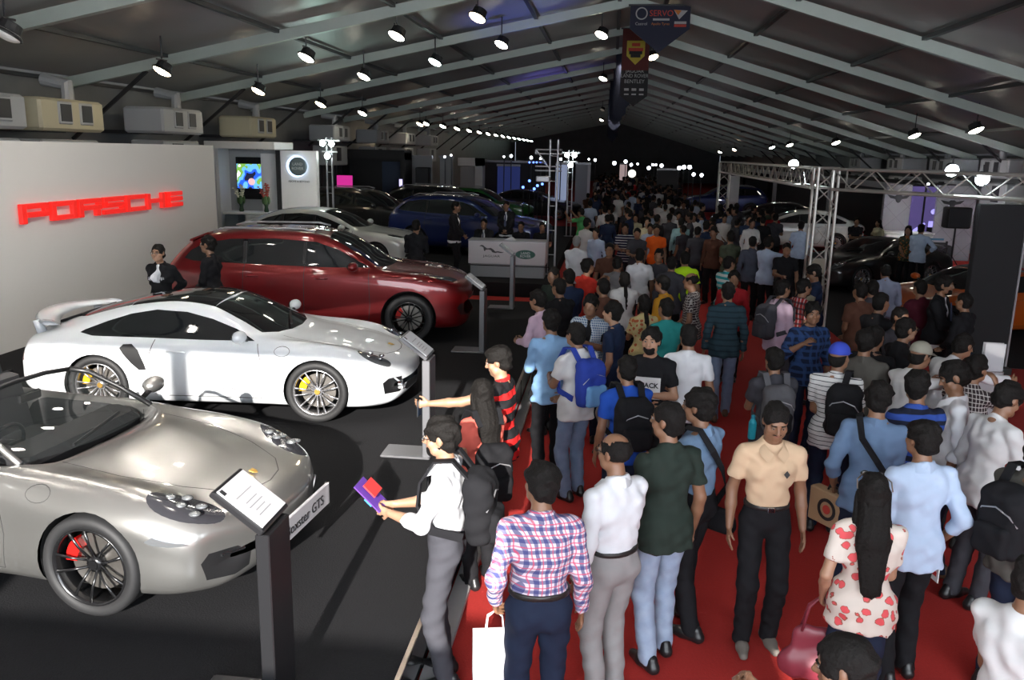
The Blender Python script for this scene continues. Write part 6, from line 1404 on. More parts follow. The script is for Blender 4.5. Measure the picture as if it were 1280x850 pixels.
def sling(info, m_, label, side=1, bag=True, zb=-.12, bx=None, size=(.14, .05, .12)):
    """a strap across the back and chest with a small bag at the hip; side: the hip it hangs on"""
    u = info['up0']; s = info['s']; off = info['off']; t = empty('shoulder_bag', info['t'].location, info['rz']); tag(t, label, 'bag'); sh = Matrix.Translation((-off[0], -off[1], 0))
    pts = [Vector(u(side*.19, -.02, zb+.05)), Vector(u(side*.15, -.125, .10)), Vector(u(side*.04, -.155, .27)), Vector(u(-side*.07, -.145, .42)), Vector(u(-side*.105, -.06, .545)), Vector(u(-side*.105, .045, .54)), Vector(u(-side*.05, .14, .40)), Vector(u(side*.05, .155, .25)), Vector(u(side*.15, .11, .08)), Vector(u(side*.19, .0, zb+.05))]
    P = []; mb = MB(); n = len(pts)
    c_ = Vector(u(0, 0, .25))
    for i, q in enumerate(pts):
        d_ = (pts[min(i+1, n-1)]-pts[max(i-1, 0)]).normalized(); o_ = (q-c_); o_.z = 0 if i not in (4, 5) else o_.z; o_ = (o_-d_*o_.dot(d_)).normalized(); wv = d_.cross(o_).normalized(); a_, b_ = .022*s, .005*s; q = q+o_*.006
        P.append([q+wv*a_+o_*b_, q-wv*a_+o_*b_, q-wv*a_-o_*b_, q+wv*a_-o_*b_])
    vs = [x for r_ in P for x in r_]; mb.add(vs, [(i*4+k, i*4+(k+1) % 4, i*4+4+(k+1) % 4, i*4+4+k) for i in range(n-1) for k in range(4)]+[(3, 2, 1, 0), (4*n-4, 4*n-3, 4*n-2, 4*n-1)]); o = mb.build('strap', m_, t); o.data.transform(sh)
    if bag:
        g = Sdf(); c = u(side*.225, -.01, zb-.06); g.cap(c+V3(0, -size[0]*.6, 0), c+V3(0, size[0]*.6, 0), size[2]*s*.8, size[2]*s*.8, .03, (V3(1, 0, 0), 2.4)); me = net_mesh('bag_body', g, .012, m_, disp=fold(3, .003)); me.transform(sh); link('bag_body', me, t)
        o = MB().box(Vector(c+V3(side*.05, 0, .01)), (.012, size[0]*1.2, size[2]*.9), bev=.005).build('flap', m_, t); o.data.transform(sh)
    return t
def held(name, cat, label, info, sd, builder, rot=0., dz=0., fwd=0.):
    h = info['hand'][sd]; t = empty(name, h+info['hdir'][sd]*fwd+Vector((0, 0, dz)), info['rz']+rot); tag(t, label, cat); builder(t); return t
# ---- the visitors
C = {}
def cl(name, c, **kw):
    if name not in C: C[name] = cloth(name, c, **kw)
    return C[name]
W1 = cl('white_shirt', (.66, .67, .70)); W2_ = cl('white_tee', (.62, .62, .62)); LB = cl('light_blue', (.42, .52, .68)); DB = cl('denim_blue', (.13, .20, .32)); BG = cl('beige', (.62, .44, .29)); DG = cl('dark_green', (.022, .032, .026))
BK = cl('black_cloth', (.012, .012, .014)); CH = cl('charcoal', (.05, .05, .06)); JN = cl('jeans', (.12, .17, .27), c2=(.20, .26, .37)); JD = cl('dark_jeans', (.015, .022, .045)); JL = cl('pale_jeans', (.20, .26, .38), c2=(.34, .40, .50)); GT = cl('grey_trousers', (.27, .26, .26)); CG = cl('charcoal_trousers', (.055, .055, .065))
RD = cl('coral_red', (.62, .12, .09)); TL = cl('teal', (.02, .20, .19)); NV = cl('navy', (.018, .03, .07)); NY = cl('neon_yellow', (.50, .85, .02)); OR = cl('orange', (.75, .12, .015)); MU = cl('mustard', (.45, .22, .02)); PK = cl('pale_pink', (.52, .38, .48)); GN = cl('bright_green', (.08, .35, .12)); OL = cl('olive', (.07, .085, .055)); GY = cl('grey_shirt', (.09, .085, .075)); SL = cl('slate_jumper', (.02, .045, .06)); BL = cl('royal_blue', (.02, .08, .42)); RE = cl('red_hoodie', (.30, .015, .02)); LV = cl('lilac_grey', (.25, .28, .38)); AQ = cl('aqua_shirt', (.28, .48, .52)); CR = cl('cream', (.55, .52, .35)); BR = cl('brown_cloth', (.10, .045, .03)); SK = cl('sky_shirt', (.24, .42, .66))
PL = pattern('plaid_shirt', 'plaid', (.62, .55, .62), [((.03, .04, .16), 'x', .056, .38, 0), ((.03, .04, .16), 'z', .056, .36, 0), ((.55, .06, .12), 'x', .056, .12, .4), ((.55, .06, .12), 'z', .056, .12, .45)])
ST_ = pattern('striped_polo', 'stripe', (.62, .62, .61), [((.03, .03, .04), 'z', .040, .16, 0)])
BS = pattern('blue_striped_polo', 'stripe', (.03, .07, .30), [((.012, .015, .03), 'z', .09, .45, 0)])
RS = pattern('red_black_tee', 'stripe', (.015, .015, .017), [((.62, .02, .02), 'z', .13, .40, .62)])
CK = pattern('blue_check', 'plaid', (.08, .14, .25), [((.55, .6, .65), 'x', .026, .35, 0), ((.55, .6, .65), 'z', .026, .35, 0)])
BW = pattern('dark_check', 'plaid', (.035, .025, .028), [((.5, .48, .46), 'x', .035, .22, 0), ((.5, .48, .46), 'z', .035, .22, 0)])
BP = pattern('blue_plaid', 'plaid', (.012, .02, .05), [((.03, .07, .19), 'x', .08, .4, 0), ((.03, .07, .19), 'z', .08, .4, 0)])
RP = pattern('red_plaid', 'plaid', (.32, .03, .03), [((.55, .5, .5), 'x', .07, .3, 0), ((.02, .02, .03), 'z', .07, .4, 0)])
TS = pattern('teal_stripe', 'stripe', (.55, .6, .6), [((.03, .30, .33), 'z', .085, .5, 0)])
NS = pattern('navy_stripe', 'stripe', (.02, .02, .045), [((.5, .5, .5), 'z', .06, .25, 0)])
GP = pattern('slate_grid', 'plaid', (.022, .045, .06), [((.012, .022, .03), 'z', .07, .3, 0)])
FL = floral('floral_blouse', (.60, .53, .47), (.66, .08, .09), (.30, .09, .06))
def pr_(*a, **k): return person(*a, **k)
# front rows ------------------------------------------------------------------
A = pr_(556, 527, 0, 88, 'man with glasses in a white shirt reading a magazine at the platform edge', W1, CG, ('hold', 'hold'), skin='c', hair='thick', height=1.72, untuck=False, sleeve='rolled', belt=False, glasses=True, collar=True, head=(0, 6), beard='stubble', shoes=m_shoe)
backpack(A, BK, 'black backpack on the man reading a magazine')
def mag(t):
    m1 = mat('magazine_cover', (.12, .05, .32), .3); M = Matrix.Rotation(.9, 4, 'X')
    MB().box((0, .02, .06), (.17, .008, .22), M=Matrix.Rotation(-.8, 4, 'X')).build('cover', m1, t)
    MB().box((.02, .016, .10), (.14, .010, .10), M=Matrix.Rotation(-.8, 4, 'X')).build('cover_picture', mat('magazine_red', (.6, .05, .05), .3), t)
    MB().box((-.03, .014, .04), (.10, .012, .06), M=Matrix.Rotation(-.8, 4, 'X')).build('cover_picture', mat('magazine_blue', (.05, .25, .65), .3), t)
mg = held('magazine', 'magazine', 'colourful magazine held open by the man at the platform edge', A, -1, mag, dz=.03); mg.location = (A['hand'][-1]+A['hand'][1])/2+Vector((-.04, 0, .02))
B = pr_(678, 585, 0, 12, 'man in a pink and navy plaid shirt seen from behind', PL, JD, ('bag', 'down'), skin='b', hair='thick', height=1.70, untuck=False, sleeve='long', belt=True, fat=1.12, collar=True, head=(15, 0))
def paperbag(t):
    m1 = mat('white_bag_paper', (.72, .72, .74), .6); MB().box((0, 0, -.27), (.24, .09, .28)).build('bag_body', m1, t)
    for y_ in (-.03, .03): MB().tube([(-.05, y_, -.13), (-.04, y_*.4, -.03), (0, 0, .0), (.04, y_*.4, -.03), (.05, y_, -.13)], .004, 6).build('handle', m1, t)
held('paper_bag', 'bag', 'white paper bag hanging from the plaid shirt man', B, -1, paperbag, dz=-.02)
D = pr_(772, 547, 0, 40, 'balding man in a white shirt and grey trousers with a black belt', W1, GT, ('down', 'front'), skin='b', hair='ring', height=1.70, untuck=False, sleeve='long', belt=True, fat=1.08, glasses=True, collar=True, head=(12, 0))
def leaflet(t): MB().box((0, 0, -.10), (.006, .17, .24), bev=.001).build('sheet', mat('leaflet_white', (.7, .68, .68), .5), t); MB().box((.0, 0, -.17), (.008, .13, .03)).build('red_band', mat('leaflet_red', (.6, .02, .02), .5), t)
held('leaflet', 'leaflet', 'white leaflet with a red band held by the balding man', D, 1, leaflet, dz=0.02)
w_ = empty('wrist_watch', D['hand'][-1]-D['hdir'][-1]*.10, D['rz']); tag(w_, 'black watch on the balding man in white', 'watch'); q = D['hdir'][-1].to_track_quat('Z', 'Y').to_matrix().to_4x4(); MB().lathe([(.030, -.011), (.034, -.011), (.034, .011), (.030, .011)], 18, q, cap=False).build('band', m_belt, w_); MB().box((.035, 0, 0), (.01, .03, .03)).build('dial', m_lgrey, w_)
pr_(838, 508, 0, 28, 'tall man in a dark green tee and faded jeans', DG, JL, ('front', 'down'), skin='b', hair='short', height=1.76, walk=.4, head=(30, 0), beard='stubble')
G = pr_(878, 491, 0, 50, 'man in a denim blue shirt with a slim dark strap across his back', cl('faded_denim', (.16, .25, .38)), BK, ('front', 'front'), skin='b', hair='thick', height=1.74, untuck=False, sleeve='rolled', collar=True, walk=.6, beard='moustache', head=(10, 0))
sling(G, m_shoeb if False else BK, 'small dark shoulder bag on the denim shirted man', 1)
I_ = pr_(970, 507, 0, 184, 'man in a beige short-sleeved shirt and sandals looking down', BG, BK, ('down', 'down'), skin='b', hair='short', height=1.72, untuck=False, belt=True, beard='moustache', head=(0, 22), collar=True, shoes=m_sandal)
o = text('badge_print', 'HASTAKALA', .022, m_blk, None, Matrix.Identity(4), .001); F_ = frame(Vector(I_['up0'](-.075, .143, .30)), (-1, 0, 0), (0, -.1, 1)); bpy.data.objects.remove(o)
o = MB().prism([(0, .026), (.02, 0), (0, -.026), (-.02, 0)], .003, F_ @ Matrix.Translation((0, .045, 0))).build('chest_emblem', m_blk, I_['t']); o.data.transform(Matrix.Translation((-I_['off'][0], -I_['off'][1], 0)))
J = pr_(1095, 597, 0, -8, 'woman in a floral blouse with long black hair and sunglasses on her head', FL, JD, ('bag', 'front'), skin='c', hair='long', height=1.62, sex='f', fat=1.05, sleeve='short')
sg = empty('sunglasses', J['t'].location, J['rz']); tag(sg, 'sunglasses pushed up on the black hair of the floral blouse woman', 'sunglasses'); H_ = J['H']; mb = MB()
for sd in (-1, 1): mb.tube([Vector(H_(sd*.005, .09, .085)), Vector(H_(sd*.05, .075, .088)), Vector(H_(sd*.092, .01, .07)), Vector(H_(sd*.094, -.04, .03))], .004, 6)
o = mb.build('frame', m_brass, sg); o.data.transform(Matrix.Translation((-J['off'][0], -J['off'][1], 0)))
mb = MB(); [mb.ball(Vector(H_(sd*.04, .095, .078)), (.025, .008, .018), 12, 8) for sd in (-1, 1)]; o = mb.build('lens', m_carglass, sg, True); o.data.transform(Matrix.Translation((-J['off'][0], -J['off'][1], 0)))
m_maroon = mat('maroon_leather', (.20, .03, .045), .4)
def tote(t):
    g = Sdf(); g.cap((-.11, 0, -.42), (.11, 0, -.42), .10, .10, .03, (V3(0, 1, 0), 1.7)); g.cap((-.07, 0, -.24), (.07, 0, -.24), .07, .07, .08, (V3(0, 1, 0), 2.0)); link('bag_body', net_mesh('bag_body', g, .012, m_maroon, disp=fold(5, .005)), t)
    for y_ in (-.03, .03): MB().tube([(-.09, y_, -.20), (-.06, y_*.5, -.05), (0, 0, .02), (.06, y_*.5, -.05), (.09, y_, -.20)], .009, 6).build('handle', m_maroon, t, True)
held('handbag', 'bag', 'maroon leather handbag hanging beside the floral blouse woman', J, -1, tote)
K = pr_(1158, 531, 0, 12, 'man in a pale blue shirt holding a brochure, seen from behind', LB, BK, ('front', 'bag'), skin='b', hair='thick', height=1.72, sleeve='rolled', collar=True, walk=.3, head=(5, 0))
held('leaflet', 'leaflet', 'printed brochure in the hand of the pale blue shirted man', K, 1, leaflet)
Lp = pr_(1100, 482, 0, -18, 'man in a slate blue shirt with a broad black strap carrying a cardboard case', DB, JD, ('bag', 'front'), skin='b', hair='thick', height=1.74, sleeve='rolled', collar=True)
sling(Lp, BK, 'broad black bag strap over the slate blue shirt', 1, bag=True)
def carton(t):
    m1 = mat('printed_cardboard', (.38, .25, .14), .7); MB().box((0, 0, -.15), (.10, .36, .27), bev=.01).build('case', m1, t)
    MB().tube([(0, -.05, -.02), (0, -.04, .02), (0, .04, .02), (0, .05, -.02)], .008, 6).build('handle', m_blk, t)
    for x_ in (-.052,): MB().lathe([(.06, 0), (.085, 0), (.085, .004), (.06, .004)], 20, frame((x_-.002, 0, -.15), (0, -1, 0), (0, 0, 1)), cap=False).build('round_print', m_blk, t); MB().lathe([(.001, 0), (.035, 0), (.035, .004)], 14, frame((x_-.002, 0, -.15), (0, -1, 0), (0, 0, 1))).build('round_print', mat('print_red', (.4, .04, .03), .6), t)
held('carton', 'box', 'brown cardboard carry case with a round print', Lp, -1, carton, rot=.9)
pr_(1150, 468, 0, 8, 'man in a blue and black striped polo behind the pale blue shirt', BS, BK, ('front', 'front'), skin='b', hair='thick', height=1.72, collar=True, head=(-30, 8))
M_ = pr_(1196, 476, 0, 75, 'man in a white rolled-sleeve shirt bending his head, black bag strap', W1, JD, ('down', 'front'), skin='b', hair='thick', height=1.74, sleeve='rolled', collar=True, head=(5, 25), untuck=True, shoes=m_shoeb)
N_p = pr_(1262, 482, 0, -70, 'man in a white shirt bending over at the edge beside the dark panel', W2_, CG, ('down', 'hold'), skin='b', hair='thick', height=1.72, sleeve='long', head=(0, 25), lean=.15)
O_ = pr_(1302, 545, 0, -60, 'visitor with a black backpack cut by the picture edge', GY, JD, ('front', 'hold'), skin='d', hair='short', height=1.70, head=(0, 10))
backpack(O_, BK, 'large black backpack at the picture edge')
pr_(1296, 700, 0, -60, 'person in a white tee cut by the lower corner of the picture', W2_, JD, ('front', 'hold'), skin='b', hair='short', height=1.68, head=(0, 10), lod=1)
pr_(1066, 806, 0, 70, 'person whose dark head shows at the lower picture edge', BK, BK, ('phone', 'phone'), skin='b', hair='thick', height=1.62, head=(0, 10))
P1 = pr_(1050, 433, 0, -20, 'young man in a royal blue cap and white striped polo', ST_, JD, ('front', 'down'), skin='b', hair='short', height=1.70, cap=mat('blue_cap', (.03, .06, .45), .8), head=(-18, 5))
backpack(P1, BK, 'black rucksack slung on the right shoulder of the capped young man', one=True)
Q1 = pr_(970, 438, 0, 5, 'visitor in a dark tee with grey backpack straps and a blue bottle', CH, BK, ('hold', 'hold'), skin='b', hair='thick', height=1.62)
backpack(Q1, cl('grey_bag', (.10, .10, .11)), 'dark grey backpack with pale straps', m2=BK)
bt = empty('water_bottle', Q1['up'](-.21, -.17, .06)); tag(bt, 'turquoise water bottle in the side pocket of the grey backpack', 'bottle'); MB().lathe([(.03, -.10), (.035, -.09), (.035, .05), (.02, .08), (.018, .09)], 14).build('flask', mat('turquoise_plastic', (.02, .35, .45), .3), bt); MB().lathe([(.02, .088), (.02, .11), (.012, .12)], 12).build('lid', mat('turquoise_lid', (.02, .25, .35), .4), bt)
pr_(1083, 415, 0, -20, 'man in an olive grey shirt seen from behind, right of the blue cap', GY, BK, ('hold', 'hold'), skin='b', hair='thick', height=1.72, lod=1, sleeve='long', collar=True)
Z1 = pr_(1016, 380, 0, 188, 'man in a dark blue plaid shirt walking towards the camera', BP, JD, ('down', 'strap'), skin='b', hair='thick', height=1.72, sleeve='rolled', collar=True, head=(-5, 5))
Z2 = pr_(978, 352, 0, -60, 'man in a pale pink shirt with a dark backpack facing the trusses', PK, CG, ('down', 'front'), skin='b', hair='short', height=1.72, lod=1, sleeve='rolled', collar=True)
backpack(Z2, CH, 'dark grey backpack worn over the pale pink shirt')
pr_(1004, 356, 0, -70, 'smiling man in a red check shirt beside the pale pink shirt', RP, JD, ('front', 'down'), skin='b', hair='short', height=1.70, lod=1, beard='stubble')
pr_(1020, 333, 0, 80, 'man in a navy top with a pale collar bending forward under the truss', cl('pale_khaki', (.28, .26, .19)), JD, ('hold', 'hold'), skin='b', hair='thick', height=1.72, lod=1, vest=NV, head=(0, 25))
# centre block
R1 = pr_(815, 412, 0, 172, 'bearded man in a black tee with a white block print, hand on chest', BK, BK, (((-.14, .21, -.24), (.6, -.1, -1), .5), ((-.20, .20, -.33), (.5, -.2, -1), .6)), skin='c', hair='thick', height=1.74, beard='full', head=(-8, 0))
F_ = frame(Vector(R1['up0'](0, .150, .27)), (-1, 0, 0), (0, -.03, 1)); sh_ = Matrix.Translation((-R1['off'][0], -R1['off'][1], 0))
o = MB().box((0, -.01, 0), (.23, .20, .006)).build('shirt_print', W2_, R1['t']); o.data.transform(sh_@F_)
for s_, y_ in (('BLACK', .015),): o = text('print_lettering', s_, .062 if s_ == 'BLACK' else .045, m_blk, R1['t'], None, .001, bold=.002); o.data.transform(sh_@F_@Matrix.Translation((0, y_, .004)))
pr_(862, 408, 0, 2, 'man in a white polo seen from behind in the middle of the aisle', W1, BK, ('front', 'down'), skin='b', hair='short', height=1.72, collar=True)
pr_(834, 375, 0, 25, 'man in a teal tee seen from behind', TL, JD, ('front', 'front'), skin='b', hair='short', height=1.70, lod=1)
pr_(768, 380, 0, 70, 'young man in a navy tee and grey jeans looking left', NV, GT, ('down', 'front'), skin='c', hair='thick', height=1.70, lod=1)
pr_(739, 376, 0, 165, 'young man in an open blue check shirt over a black tee', BK, JD, ('chest', 'down'), skin='b', hair='thick', height=1.70, lod=1, vest=CK)
pr_(911, 355, 0, 2, 'man in a dark slate jumper and jeans walking away', GP, JN, ('down', 'down'), skin='b', hair='short', height=1.74, sleeve='long', walk=.8, shoes=m_shoeb, lod=0)
S1 = pr_(785, 448, 0, 18, 'young man in a royal blue tee seen from behind', BL, JD, ('down', 'front'), skin='b', hair='short', height=1.66, lod=0)
backpack(S1, BK, 'big black backpack over the royal blue tee', w_=.17)
pr_(1008, 352, 0, 100, 'dark haired visitor half hidden behind the red check shirt', CH, BK, ('down', 'down'), lod=1, hair='short') if False else None
# left cluster at the platform edge
T1 = pr_(626, 437, 0, 80, 'young man in a red and black tee stretching his arm to the stand', RS, BK, (((.16, .53, -.10), (.3, 0, -1), 1.2), 'front'), skin='c', hair='thick', height=1.72, head=(5, 18))
def phone(t): MB().box((0, 0, 0), (.075, .010, .145), bev=.006).build('case', m_blk, t); MB().box((0, -.006, 0), (.066, .003, .128)).build('display', mat('phone_screen', (.02, .03, .05), .1), t)
held('mobile_phone', 'phone', 'black phone in the outstretched hand of the red and black tee man', T1, -1, phone, dz=-.03)
U1 = pr_(603, 478, 0, 35, 'girl with long black hair in a coral red tee', RD, BK, ('front', 'front'), skin='c', hair='long', height=1.62, sex='f')
backpack(U1, BK, 'black rucksack on the long haired girl in coral red', dz=-.16)
pr_(690, 390, 0, 20, 'man in a sky blue shirt holding papers at the platform edge', SK, BK, ('hold', 'hold'), skin='b', hair='thick', height=1.74, sleeve='rolled', collar=True, lod=0)
pr_(672, 365, 0, 60, 'man in a lilac shirt leaning at the platform edge', PK, BK, ('hold', 'hold'), skin='b', hair='thick', height=1.70, sleeve='long', lod=1, lean=.15)
V1 = pr_(722, 406, 0, 40, 'man in a white tee carrying a blue patterned backpack', W2_, JN, ('hold', 'front'), skin='b', hair='short', height=1.72)
backpack(V1, cl('blue_bag', (.03, .06, .35)), 'blue backpack with a light blue pocket', m2=cl('sky_pocket', (.15, .35, .65)))
# middle distance
pr_(857, 316, 0, 8, 'man in a neon yellow tee and jeans', NY, JN, ('hold', 'down'), skin='b', hair='short', height=1.72, lod=1)
pr_(866, 343, 0, 70, 'bald man in a dark check shirt', BW, BK, ('down', 'front'), skin='b', hair='ring', height=1.70, lod=1)
pr_(911, 322, 0, -55, 'man in a teal and white striped polo', TS, BK, ('front', 'down'), skin='b', hair='short', height=1.70, lod=1)
pr_(918, 340, 0, 175, 'visitor in a red hooded top facing the camera', RE, BK, ('down', 'down'), skin='b', hair='thick', height=1.64, lod=1, sleeve='long', hands=(None, None))
pr_(961, 297, 0, -50, 'man in a pale blue shirt raising his arm to take a picture', LB, BK, ('front', 'up'), skin='b', hair='thick', height=1.74, sleeve='long', lod=1)
pr_(914, 291, 0, 10, 'man in an olive shirt seen from behind', OL, BK, ('front', 'front'), lod=1, height=1.72)
pr_(893, 285, 0, 150, 'person in a dark maroon top in the middle of the aisle', BR, BK, ('down', 'down'), lod=1, height=1.72, sleeve='long')
pr_(852, 273, 0, 5, 'man in an aqua shirt seen from behind', AQ, BK, ('down', 'front'), lod=1, height=1.72, sleeve='long')
pr_(821, 282, 0, 178, 'young man in an orange tee facing the camera', OR, JD, ('down', 'down'), lod=1, height=1.70)
pr_(800, 312, 0, 10, 'man in a white short-sleeved shirt seen from behind', W1, BK, ('front', 'down'), lod=1, height=1.72, fat=1.1)
pr_(781, 341, 0, 15, 'woman in a dark tunic with a white shawl', cl('dark_tunic', (.03, .035, .04)), BK, ('hold', 'hold'), lod=1, height=1.62, sex='f', hair='tail', vest=W2_)
pr_(734, 325, 0, -50, 'man in a red tee holding a phone with both hands', cl('bright_red', (.45, .03, .02)), BK, ('phone', 'phone'), lod=1, height=1.72, hair='thick')
pr_(721, 296, 0, -12, 'grey haired man in a white shirt', W1, BK, ('front', 'front'), lod=1, height=1.70, hair='grey', sleeve='long')
pr_(762, 305, 0, 182, 'man with glasses in a dark brown tee facing the camera', BR, JD, ('down', 'down'), lod=1, height=1.72, glasses=True)
pr_(772, 322, 0, -20, 'man in a grey tee seen from behind', cl('mid_grey', (.16, .16, .17)), BK, ('down', 'hold'), lod=1, height=1.68)
pr_(830, 346, 0, 60, 'man in a mustard top looking left', MU, BK, ('front', 'front'), lod=1, height=1.70, sleeve='long')
pr_(824, 317, 0, 160, 'person in a charcoal top with a dark strap', CH, BK, ('chest', 'down'), lod=1, height=1.70, sleeve='long')
pr_(840, 322, 0, -10, 'visitor in a dark grey jacket behind the mustard top', CH, BK, ('down', 'down'), lod=1, height=1.70, sleeve='long')
pr_(727, 261, 0, 60, 'man in a bright green polo taking a photo', GN, BK, ('up', 'up'), lod=1, height=1.72)
pr_(756, 258, 0, 30, 'man in a white shirt and jeans standing in the open aisle', W2_, JN, ('hold', 'down'), lod=1, height=1.72, sleeve='long')
pr_(782, 280, 0, 175, 'man in a navy striped tee with a white collar', NS, BK, ('hold', 'hold'), lod=1, height=1.70)
pr_(795, 268, 0, 170, 'woman in a cream top facing the camera', CR, BK, ('down', 'down'), lod=1, height=1.62, sex='f', hair='long')
pr_(797, 286, 0, 170, 'person in a dark top behind the cream one', CH, BK, ('hold', 'hold'), lod=1, height=1.66)
pr_(1002, 277, 0, -10, 'man in a pale shirt seen from behind near the truss column', LB, BK, ('down', 'down'), lod=1, height=1.74, sleeve='long')
pr_(970, 268, 0, -20, 'person in a dark shirt by the pale saloon', CH, BK, ('down', 'hold'), lod=1)
pr_(941, 300, 0, -15, 'man in a grey blue shirt left of the raised arm', cl('grey_blue', (.07, .08, .11)), BK, ('down', 'down'), lod=1, sleeve='long')
pr_(984, 305, 0, 170, 'person in black facing the camera beside the raised arm', BK, BK, ('down', 'hold'), lod=1)
pr_(700, 350, 0, 40, 'visitor in black standing behind the lilac shirt', BK, BK, ('front', 'front'), lod=1, sleeve='long')
pr_(693, 336, 0, 150, 'visitor in a dark green top near the bare pole tower', DG, BK, ('front', 'front'), lod=1, height=1.66, sleeve='long')
pr_(712, 338, 0, 30, 'visitor in a navy jacket behind the red tee man', NV, BK, ('front', 'front'), lod=1, sleeve='long')
pr_(755, 350, 0, 30, 'dark haired visitor between the red tee and the white shawl', BR, BK, ('down', 'hold'), lod=1)
pr_(806, 370, 0, 20, 'woman in a yellow patterned top behind the navy tee', floral('yellow_print', (.5, .42, .2), (.4, .1, .03), (.6, .5, .3)), BK, ('hold', 'hold'), lod=1, sex='f', hair='tail', height=1.60)
pr_(885, 290, 0, 10, 'visitor in a black tee seen from behind', BK, JD, ('down', 'down'), lod=1) if False else None
# right block by the cars
pr_(1108, 334, 0, -10, 'man in a lilac grey shirt bending over at the car', LV, BK, ('hold', 'hold'), lod=1, sleeve='long', lean=.5, height=1.72)
pr_(1180, 347, 0, -125, 'man in a black suit, white shirt and dark tie', W1, BK, ('hold', 'hold'), lod=0, hair='thick', height=1.78, vest=BK, coat=True, tie=True, sleeve='long', beard='full')
pr_(1101, 368, 0, -60, 'man in a black jacket facing the orange car', BK, BK, ('front', 'front'), lod=1, sleeve='long', height=1.74)
pr_(1125, 386, 0, -150, 'smiling man in black half hidden by the black jacket', CH, BK, ('down', 'hold'), lod=1, sleeve='long', height=1.66)
pr_(1132, 400, 0, -75, 'man with glasses in a black tee leaning to the dark panel', BK, BK, ('hold', 'reach'), lod=0, glasses=True, height=1.72)
W_1 = pr_(1152, 431, 0, -60, 'man in a grey cap and white tee stretching both arms forward', W2_, BK, ('reach', 'point'), lod=0, cap=mat('grey_cap', (.28, .27, .22), .8), height=1.70, lean=.2)
held('mobile_phone', 'phone', 'dark phone held out by the grey capped man', W_1, 1, phone, dz=.02)
pr_(1222, 447, 0, -50, 'man in a dark check shirt resting his face on his hand by the dark panel', BW, BK, ('hold', 'face'), lod=0, height=1.68, hair='thick', lean=.1)
pr_(1206, 420, 0, -60, 'man in a white long-sleeved shirt leaning to the dark panel', W1, BK, ('hold', 'reach'), lod=1, sleeve='long', lean=.35, height=1.72)
pr_(1176, 515, 0, 20, 'person in a cream top behind the striped polo', W2_, BK, ('hold', 'hold'), lod=1, height=1.62) if False else None
pr_(1077, 355, 0, 20, 'person in a brown top near the bending man', BR, BK, ('front', 'front'), lod=1, height=1.68)
pr_(1092, 352, 0, 10, 'person in a grey top close behind the black jacket', CH, BK, ('front', 'front'), lod=1, height=1.66)
pr_(1208, 368, 0, 40, 'person in black behind the suit', BK, BK, ('front', 'front'), lod=1, height=1.66, sleeve='long')
pr_(1152, 352, 0, 20, 'person in a dark red top behind the suit', cl('wine', (.07, .01, .02)), BK, ('hold', 'hold'), lod=1, height=1.66, sleeve='long')
pr_(1093, 424, 0, -35, 'person in black between the grey shirt and the glasses wearer', BK, BK, ('front', 'front'), lod=1, height=1.70, sleeve='long')
pr_(1152, 281, 0, -30, 'man in a pale blue shirt standing beside the black coupe', LB, BK, ('front', 'hip'), lod=1, sleeve='rolled', height=1.74)
pr_(1136, 285, 0, 150, 'woman in a dark patterned dress beside the pale blue shirt', floral('dark_print_dress', (.03, .035, .02), (.35, .08, .02), (.25, .2, .05)), BK, ('down', 'front'), lod=1, sex='f', hair='long', height=1.66)
pr_(1066, 275, 0, 175, 'man in a black tee behind the black coupe', BK, BK, ('cross', 'cross'), lod=1, height=1.62, z0=0, pos=(7.15, 25.6))
pr_(1091, 279, 0, 120, 'woman in a pale dress behind the black coupe', CR, BK, ('down', 'hold'), lod=1, sex='f', hair='long', height=1.56, pos=(7.9, 26.0))
# staff on the platforms
pr_(198, 307, 0, 180, 'woman in a black suit and glasses standing by the pale wall', W1, BK, ('behind', 'behind'), lod=0, sex='f', skin='c', hair='short', height=1.66, vest=BK, coat=True, z0=ST, glasses=True, sleeve='long', untuck=False)
pr_(261, 297, 0, 88, 'man in a black jacket beside the dark red car', BK, BK, ('front', 'front'), lod=0, skin='b', hair='thick', height=1.72, sleeve='long', z0=ST)
pr_(583, 257, 0, -95, 'tall man in a black suit standing left of the white counter', W1, BK, ('front', 'front'), lod=1, height=1.78, pos=(-3.62, 19.75), vest=BK, coat=True, sleeve='long', z0=ST)
pr_(520, 276, 0, 5, 'man in a black suit between the pearl saloon and the white counter', BK, BK, ('hold', 'hold'), lod=1, height=1.68, sleeve='long', z0=ST)
pr_(602, 277, 0, 178, 'seated man in a dark suit and tie at the counter', W1, BK, ('table', 'table'), lod=1, vest=BK, coat=True, tie=True, sleeve='long', z0=ST, pos=(-3.15, 21.25), sit=True, height=1.76)
pr_(621, 263, 0, 178, 'standing man in a dark suit and tie behind the counter', W1, BK, ('front', 'front'), lod=1, vest=BK, coat=True, tie=True, sleeve='long', z0=ST, pos=(-2.68, 22.0), height=1.70)
pr_(643, 284, 0, 178, 'seated person in black behind the middle of the counter', BK, BK, ('table', 'table'), lod=1, z0=ST, pos=(-2.2, 21.25), sit=True, height=1.70, sleeve='long')
pr_(673, 284, 0, 178, 'seated person in dark clothes writing at the end of the counter', BK, BK, ('table', 'table'), lod=1, z0=ST, pos=(-1.66, 21.25), sit=True, height=1.70, sleeve='short')
